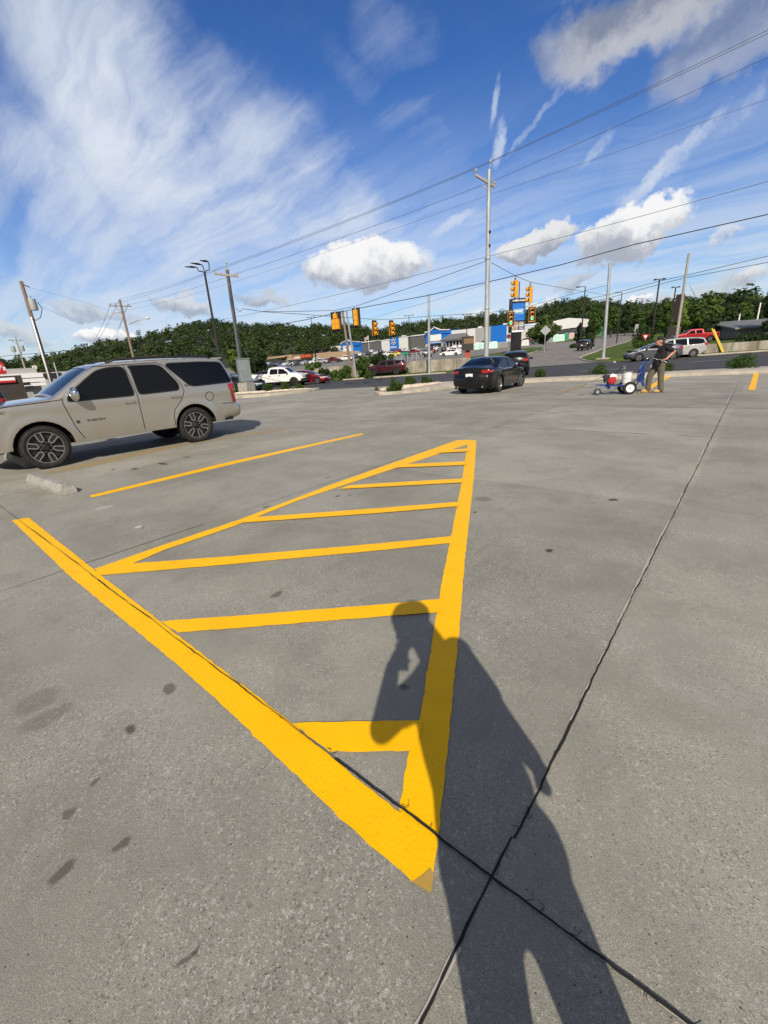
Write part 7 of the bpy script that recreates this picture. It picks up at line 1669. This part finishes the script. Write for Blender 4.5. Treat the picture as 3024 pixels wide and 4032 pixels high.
# trolley railings along the lot edge
for a, b, lb in (((1545, 1425), (1600, 1419), 'low grey railing on the lot edge left of the silver pickup'), ((1604, 1419), (1660, 1412), 'low grey railing on the lot edge directly left of the silver pickup')):
    p, q = Vector(T(*a)), Vector(T(*b)); p = Vector(D(a[0], a[1], 60)); q = Vector(D(b[0], b[1], 60)); p.z = gz(p.x, p.y); q.z = gz(q.x, q.y); r = thing('railing', lb, 'railing', tuple(p)); q = q-p
    for z in (.45, .75, 1.05): k = MB(); k.tube([(0, 0, z), (q.x, q.y, q.z+z)], .03, 6); k.build('rail', GALV, r)
    for f in (0, .33, .66, 1): k = MB(); k.tube([(q.x*f, q.y*f, q.z*f), (q.x*f, q.y*f, q.z*f+1.1)], .04, 6); k.build('post', GALV, r)
gp_ = D(1595, 1480, 60); signpost('street_sign', 'small green street name sign on a thin dark post before the left wall', 1602, 1473, 1386, lambda r, h: MB().box((0, -.1, h-.15), (.04, .75, .34)).build('sign_face', mat('street_sign_green', (.01, .20, .13), .5), r), m=DARKM, r=.045, d=55)
flp = T(1452, 1362) if False else D(1451, 1340, 300); r = thing('flag', 'small flag on a pole above the grey store roof', 'flag', (flp[0], flp[1], gz(flp[0], flp[1]))); zf = D(1451, 1321, 300)[2]-gz(flp[0], flp[1]); MB().tube([(0, 0, 0), (0, 0, zf)], .12, 6).build('pole', WHT, r)
k = MB(); k.add([(-3.4+.0*j+3.4*i/6, .2*math.sin(i*1.3), zf-.3-1.9*j-(6-i)*.16) for j in (0, 1) for i in range(7)], [(i, i+1, i+8, i+7) for i in range(6)]); fo = k.build('flag_cloth', mat('flag_cloth', (.55, .38, .40), .8, var=.5, vscale=1.2), r); fo.modifiers.new('s', 'SOLIDIFY').thickness = .03
# ------------------------------------------------------------------ vegetation
def leafmat(name, a, b, c=None, ns=.45):
    m = bpy.data.materials.new(name); m.use_nodes = True; nt = m.node_tree; N = nt.nodes; L = nt.links; bs = N['Principled BSDF']
    gi = N.new('ShaderNodeNewGeometry'); n = N.new('ShaderNodeTexNoise'); tc = N.new('ShaderNodeTexCoord').outputs['Object']; L.new(tc, n.inputs[0]); n.inputs['Scale'].default_value = ns; n.inputs['Detail'].default_value = 4
    ad = N.new('ShaderNodeMath'); ad.operation = 'MULTIPLY_ADD'; L.new(gi.outputs['Random Per Island'], ad.inputs[0]); ad.inputs[1].default_value = .38
    sb = N.new('ShaderNodeMapRange'); L.new(n.outputs[0], sb.inputs[0]); sb.inputs[1].default_value = .3; sb.inputs[2].default_value = .7; sb.inputs[4].default_value = .5; L.new(sb.outputs[0], ad.inputs[2])
    r = N.new('ShaderNodeValToRGB'); L.new(ad.outputs[0], r.inputs[0]); e = r.color_ramp.elements; e[0].color = rgb(a); e[1].color = rgb(b)
    if c: q = e.new(.93); q.color = rgb(b); e[-1].color = rgb(c)
    L.new(r.outputs[0], bs.inputs['Base Color']); bs.inputs['Roughness'].default_value = .6; bs.inputs['Specular IOR Level'].default_value = .25
    tr = N.new('ShaderNodeBsdfTranslucent'); L.new(r.outputs[0], tr.inputs[0]); mx = N.new('ShaderNodeMixShader'); mx.inputs[0].default_value = .3; L.new(bs.outputs[0], mx.inputs[1]); L.new(tr.outputs[0], mx.inputs[2]); L.new(mx.outputs[0], N['Material Output'].inputs[0]); return m
LF = leafmat('leaf_forest', (.014, .034, .014), (.095, .135, .030), ns=.085); LD = leafmat('leaf_dark', (.014, .030, .010), (.045, .080, .020)); LM = leafmat('leaf_mid', (.035, .075, .014), (.10, .17, .03)); LY = leafmat('leaf_light', (.06, .11, .016), (.17, .25, .04)); LS = leafmat('leaf_shrub', (.025, .06, .010), (.085, .16, .022)); LFL = leafmat('leaf_flowering', (.035, .06, .015), (.09, .13, .03), (.55, .52, .44))
def cards(C, Nn, size, jit=.5):
    """one quad per centre: random orientation leaning to the outward normal"""
    n = len(C); A = Nn+rng.normal(0, jit, (n, 3)); A /= np.linalg.norm(A, axis=1)[:, None]+1e-9
    R = rng.normal(0, 1, (n, 3)); U = np.cross(A, R); U /= np.linalg.norm(U, axis=1)[:, None]+1e-9; Vv = np.cross(A, U)
    s = (size*rng.uniform(.6, 1.3, n))[:, None] if np.isscalar(size) else size[:, None]*rng.uniform(.6, 1.3, (n, 1))
    q = rng.uniform(.5, 1.0, (n, 1))
    P = np.stack([C-U*s-Vv*s*.35*q, C+Vv*s*.55*q-U*s*.1, C+U*s+Vv*s*.2*q, C-Vv*s*.6*q+U*s*.15], 1); return P.reshape(-1, 3)
def quadmesh(name, P, m, parent=None, extra=None):
    n = len(P)//4; me = bpy.data.meshes.new(name); me.vertices.add(len(P)); me.vertices.foreach_set('co', P.ravel()); me.loops.add(len(P)); me.loops.foreach_set('vertex_index', np.arange(len(P), dtype=np.int32))
    me.polygons.add(n); me.polygons.foreach_set('loop_start', np.arange(0, len(P), 4, dtype=np.int32)); me.polygons.foreach_set('loop_total', np.full(n, 4, dtype=np.int32)); me.materials.append(m); me.update(calc_edges=True); me.validate()
    o = bpy.data.objects.new(name, me); COL.objects.link(o)
    if parent: o.parent = parent
    return o
def crownpts(n, lobes):
    """points over a set of leaf clumps (centre, radius xyz)"""
    w = np.array([r[0]*r[1]+r[0]*r[2] for _, r in lobes]); k = rng.choice(len(lobes), n, p=w/w.sum())
    c = np.array([l[0] for l in lobes])[k]; r = np.array([l[1] for l in lobes])[k]
    d = rng.normal(0, 1, (n, 3)); d /= np.linalg.norm(d, axis=1)[:, None]; rad = rng.uniform(.45, 1.06, n)[:, None]**.6
    return c+d*r*rad, d
def tree(name, label, cat, base, h, w, m, n=1500, leaf=.35, shape='round', trunk=.22, lean=0, group=None, tm=None, seed=None):
    x, y, z = base; root = thing(name, label, cat, (x, y, z), random.uniform(0, 6), group); lobes = []
    nl = 16 if shape != 'cone' else 12; th = h*trunk
    for i in range(nl):
        if shape == 'cone': f = i/(nl-1); rr = w/2*(1.05-f)**.8; a = random.uniform(0, 6.3); q = rr*.45; lobes.append(((math.cos(a)*q, math.sin(a)*q, th+(h-th)*f*.93), (rr*.75+.1, rr*.75+.1, (h-th)/nl*1.5)))
        else:
            a = random.uniform(0, 6.3); f = random.uniform(0, 1); rr = math.sin(PI*(.15+.8*f))**.7; q = w*.36*rr*random.uniform(.5, 1.1); s_ = w*random.uniform(.13, .23)
            lobes.append(((math.cos(a)*q, math.sin(a)*q, th+(h-th)*(.08+.84*f)), (s_, s_, s_*.75)))
    if shape == 'round': lobes.append(((0, 0, (h+th)/2), (w*.32, w*.32, (h-th)*.38)))
    C, Nn = crownpts(n, lobes); C[:, 2] = np.clip(C[:, 2], .05, None)
    tb = MB(); pts = [(0, 0, -.3), (random.uniform(-.1, .1)*w*.2, random.uniform(-.1, .1)*w*.2, h*.4), (0, 0, h*.82)]; tb.tube(pts, [max(.035, h*.022), h*.015, .02], 8)
    for l in lobes[:9]: c = Vector(l[0]); s_ = Vector((0, 0, max(.1, min(c.z*.6, h*.55)))); tb.tube([s_, (s_+c)/2+Vector((0, 0, .05*h)), c], [max(.015, h*.009), h*.006, .01], 6)
    tb.build('trunk', tm or mat('bark', (.11, .085, .06), .9, var=.3, vscale=5), root, smooth=True)
    quadmesh('crown', cards(C, Nn, leaf), m, root); return root
# wooded hills: ground and one continuous wood
SKY = [(-900, 1470, 430), (-300, 1462, 430), (0, 1440, 420), (120, 1435, 420), (193, 1413, 430), (289, 1392, 440), (337, 1375, 450), (410, 1348, 450), (482, 1346, 450), (555, 1324, 460), (627, 1310, 470), (699, 1290, 480), (772, 1271, 490), (837, 1257, 500), (903, 1275, 500), (1007, 1277, 500), (1044, 1283, 500), (1076, 1276, 500), (1152, 1282, 500), (1206, 1289, 500), (1251, 1278, 500), (1297, 1288, 490), (1336, 1278, 490), (1381, 1281, 480), (1426, 1289, 480), (1501, 1298, 480), (1547, 1287, 470), (1600, 1274, 470), (1637, 1276, 470), (1687, 1265, 460), (1763, 1257, 460), (1817, 1263, 460), (1850, 1252, 450), (1954, 1240, 450), (2063, 1224, 450), (2124, 1213, 450), (2190, 1194, 450), (2251, 1183, 440), (2317, 1179, 430), (2347, 1191, 420), (2432, 1190, 400), (2462, 1204, 390), (2492, 1200, 380), (2552, 1205, 360), (2650, 1200, 330), (2784, 1193, 300), (2879, 1190, 280), (3024, 1180, 260), (3300, 1170, 250), (3800, 1160, 250)]
TH = 13.
az, dr_, zr_ = [], [], []
for px, py, d in SKY:
    v = ray(px, py); a = math.atan2(-v[0], v[1]); p = D(px, py, d); az.append(a); dr_.append(d); zr_.append(p[2])
o_ = np.argsort(az); az = np.array(az)[o_]; dr_ = np.array(dr_)[o_]; zr_ = np.array(zr_)[o_]
def hillz(a, d):
    rd = np.interp(a, az, dr_); top = np.interp(a, az, zr_)-TH*.74; x, y = -math.sin(a)*d, math.cos(a)*d; s = max(0, d); f0 = rd-125 if a < .95 else max(230, rd-170)
    b = min(gz(x, y), 10) if d < 340 else 8.
    f = sm(d, f0, rd) if d < rd else 1-.5*sm(d, rd+20, rd+260)
    return b*(1-min(1, f*1.0))+top*f if d < rd else top*f
mb = MB(); A = np.linspace(az[0], az[-1], 150); Ds = list(range(215, 560, 12))+[600, 700, 800]
mb.add([(-math.sin(a)*d, math.cos(a)*d, hillz(a, d)-.2) for a in A for d in Ds], [(i*len(Ds)+j, (i+1)*len(Ds)+j, (i+1)*len(Ds)+j+1, i*len(Ds)+j+1) for i in range(len(A)-1) for j in range(len(Ds)-1)])
o = mb.build('hill', mat('forest_floor', (.022, .034, .012), .95, var=.4, vscale=.05), smooth=True)
for p in o.data.polygons:
    if p.normal.z < 0: p.flip()
tag(o, kind='structure')
CC, NN, SS = [], [], []
nt_ = 3600
for i in range(nt_):
    a = random.uniform(az[0], az[-1]); rd = float(np.interp(a, az, dr_)); f0 = rd-125 if a < .95 else max(230, rd-170)
    d = f0+8+(rd-f0+10)*random.random()**.75
    x, y = -math.sin(a)*d, math.cos(a)*d
    if random.random() < .25 and abs(d-rd) > 14: d = rd+random.uniform(-10, 6); x, y = -math.sin(a)*d, math.cos(a)*d
    z = hillz(a, d); h = TH*random.uniform(.5, 1.04); w = h*random.uniform(.38, .85)
    if random.random() < .06 and d > rd-15: h *= 1.15
    lob = [((x+random.uniform(-.28, .28)*w, y+random.uniform(-.28, .28)*w, z+h*random.uniform(.2, .84)), (w*.30, w*.30, h*.17)) for _ in range(5)]+[((x, y, z+h*.5), (w*.36, w*.36, h*.42))]
    C, Nn = crownpts(78, lob); CC.append(C); NN.append(Nn)
C = np.concatenate(CC); Nn = np.concatenate(NN); tag(quadmesh('hillside_forest', cards(C, Nn+np.array([0, 0, .3]), 1.0, .45), LF), 'dense dark green wood covering the hills behind the plaza', 'forest', kind='stuff')
# trees and bushes one can tell apart
def at(px, py, d): x, y, z = D(px, py, d); return (x, y, gz(x, y))
def hh(px, pytop, base): d = math.hypot(base[0], base[1]); return D(px, pytop, d)[2]-base[2]
def ww(px0, px1, base): z = proj(base)[2]; return abs(px1-px0)*z/1700
def tr(name, label, cat, x0, x1, ytop, d, m, **k): b = at((x0+x1)/2, 1400, d); return tree(name, label, cat, b, max(.6, hh((x0+x1)/2, ytop, b)), ww(x0, x1, b), m, **k)
def bush(label, px, py, wpx, ytop, m, n=1100, leaf=.045, name='shrub', group='shrubs in the roadside beds', d=None, zoff=.12, sprig=False):
    b = list(T(px, py) if d is None else at(px, py, d)); b[2] += zoff; h = hh(px, ytop, b)
    if h < .25: q_ = math.hypot(b[0], b[1])-1.5; b = list(at(px, py, q_)); h = max(.3, hh(px, ytop, b))
    w = ww(px-wpx/2, px+wpx/2, b)*(1.4 if zoff > 0 else 1.05); h *= 1.35 if zoff > 0 else 1.12; r = tree(name, label, 'shrub', b, h, w, m, n=n, leaf=leaf, shape='round', trunk=.0, group=group)
    if sprig: C, Nn = crownpts(120, [((.1, 0, h*1.15), (.09, .09, h*.28))]); quadmesh('sprig', cards(C, Nn, leaf), m, r)
    return r
bush('small round shrub right against the concrete block of the grey cabinet', 990, 1547, 26, 1525, LS); bush('round shrub in front of the white pickup rear wheel', 1057, 1550, 36, 1520, LS); bush('round shrub in front of the white pickup front wheel', 1126, 1542, 36, 1515, LS)
bush('small round shrub under the white pickup bumper, last on the left island', 1182, 1539, 28, 1517, LS); bush('shrub at the left of the grey cabinet block, half behind the tan SUV', 934, 1551, 26, 1527, LS)
bush('wide shrub with an upright sprig at the tip of the right gravel island', 1556, 1543, 56, 1515, LS, n=1700, sprig=True); bush('rounded shrub in the middle of the right gravel island', 1616, 1526, 42, 1492, LS, n=1400); bush('low shrub nearest the black sedan on the gravel island', 1677, 1515, 40, 1491, LS, n=1200)
bush('low shrub behind the kerb just right of the black sedan', 2128, 1489, 56, 1456, LS, n=1300, zoff=-.1); bush('wide shrub behind the kerb above the line striper', 2355, 1480, 68, 1440, LS, n=1500, zoff=-.1); bush('low shrub behind the kerb directly right of the man', 2628, 1468, 44, 1436, LS, n=900, zoff=-.1)
bush('broad spreading shrub behind the kerb at the right of the photo', 2926, 1456, 116, 1408, LS, n=2200, zoff=-.1)
bush('tuft of weeds growing at the foot of the left wall right of the maroon crossover', 1598, 1470, 30, 1448, LM, n=500, leaf=.09, group=None, zoff=0, name='weed_clump')
tr('broadleaf_tree', 'dark bushy tree behind the grey cabinet with a lighter crown side', 'tree', 905, 1060, 1378, 62, LD, n=3800, leaf=.30, trunk=.05)
tr('broadleaf_tree', 'yellow-green tree just right of the lamp post, left of the cabinet pole', 'tree', 895, 950, 1376, 70, LY, n=1400, leaf=.28, trunk=.1)
for x0, x1, yt, d, m, lb in ((1040, 1075, 1448, 60, LM, 'green bush between the grey cabinet and the white pickup'), (1190, 1235, 1428, 57, LY, 'bright green sapling above the red sedan, left one'), (1228, 1262, 1424, 57, LM, 'bright green sapling above the red sedan, right one'), (1235, 1300, 1456, 54, LD, 'dark low bush right of the red sedan'), (1290, 1345, 1462, 52.5, LM, 'low leafy bush left of the twin poles'),
        (1330, 1385, 1440, 53, LM, 'tall leafy bush touching the left of the twin poles'), (1392, 1462, 1398, 54, LM, 'tallest leafy bush directly right of the twin poles'), (1445, 1530, 1400, 55, LD, 'wide leafy bush above the maroon crossover'), (1528, 1552, 1394, 56, LY, 'slim bright green sapling rising above the left wall'), (1430, 1462, 1462, 51, LS, 'grey-green low bush at the nose of the maroon crossover')):
    tr('bush', lb, 'bush', x0, x1, yt, d, m, n=1500, leaf=.17, trunk=.02)
tr('flowering_tree', 'spreading tree with cream blossom behind the diamond sign', 'tree', 2080, 2206, 1252, 105, LFL, n=2600, leaf=.42, trunk=.25)
tr('conifer', 'rounded dark conifer right of the white garden centre hall', 'tree', 2250, 2298, 1272, 112, LD, n=2000, leaf=.30, shape='cone', trunk=.08); tr('conifer', 'rounded dark conifer left of the slim blue-grey pole', 'tree', 2300, 2342, 1268, 112, LD, n=1900, leaf=.30, shape='cone', trunk=.08)
TRS = [(2296, 2372, 1202, 190, LM, 'big mid-green tree behind the slim pole, above the left conifer'), (2360, 2430, 1206, 200, LM, 'mid-green tree directly right of the slim pole'), (2420, 2480, 1214, 215, LD, 'dark tree above the white off-road pickup'), (2470, 2535, 1222, 215, LM, 'green tree above the narrow grey sign'), (2525, 2590, 1226, 180, LD, 'dark tree above the yellow bollard'),
       (2575, 2650, 1196, 130, LM, 'pale-edged tree left of the brown sign'), (2615, 2700, 1190, 118, LY, 'yellow-green tree right behind the brown sign'), (2672, 2815, 1136, 104, LM, 'largest willow-like tree behind the grey wooden pole'), (2795, 2880, 1162, 120, LD, 'dark tree right of the largest one'), (2862, 2930, 1172, 130, LM, 'open-crowned tree above the metal roof'),
       (2915, 2990, 1166, 140, LD, 'dark tree between the two white slender poles'), (2965, 3110, 1096, 90, LD, 'tall dark tree cut off by the right edge'), (2745, 2830, 1262, 100, LD, 'low dark tree between the red pickup and the yellow guards')]
for x0, x1, yt, d, m, lb in TRS: tr('broadleaf_tree', lb, 'tree', x0, x1, yt, d, m, n=2600, leaf=.42 if d > 110 else .34, trunk=.10, group='trees right of the driveway')
# hedges
def hedge(label, pts, w, h, m, n, leaf=.09):
    P = [Vector(p) for p in pts]; o = thing('hedge', label, 'hedge', tuple(P[0])); lob = []
    for a, b in zip(P[:-1], P[1:]):
        L = (b-a).length; k = max(2, int(L/(w*.5)))
        for i in range(k): q = a.lerp(b, i/k)-P[0]; lob.append(((q.x, q.y, q.z+h*.5), (w*.6, w*.6, h*.56)))
    C, Nn = crownpts(n, lob); quadmesh('foliage', cards(C, Nn, leaf, .4), m, o)
    tb = MB()
    for l in lob[::2]: tb.tube([(l[0][0], l[0][1], l[0][2]-h*.5), (l[0][0], l[0][1], l[0][2]+h*.2)], [.03, .012], 5)
    tb.build('stem', mat('bark', (.11, .085, .06), .9), o); return o
hp = [tuple((*xy(4.6, t), gz(*xy(4.6, t)))) for t in np.arange(TR+5, 60, 3)]
hedge('long clipped dark hedge along the top of the right retaining wall', hp, 1.3, .85, LD, 9000, .11)
b = at(2540, 1340, 74); hedge('dark hedge standing behind the yield sign', [at(2520, 1340, 74), at(2560, 1336, 74)], 1.8, 2.6, LD, 1500, .14); hedge('low bright green hedge at the foot of the yield sign', [at(2510, 1352, 70), at(2575, 1350, 70)], 1.0, .9, LM, 900, .10)
kerbline('low_wall', None, .35, .7, pts=[at(2508, 1315, 118)[:2], at(2560, 1308, 110)[:2], at(2605, 1300, 104)[:2]])
print('objects', len(bpy.data.objects))
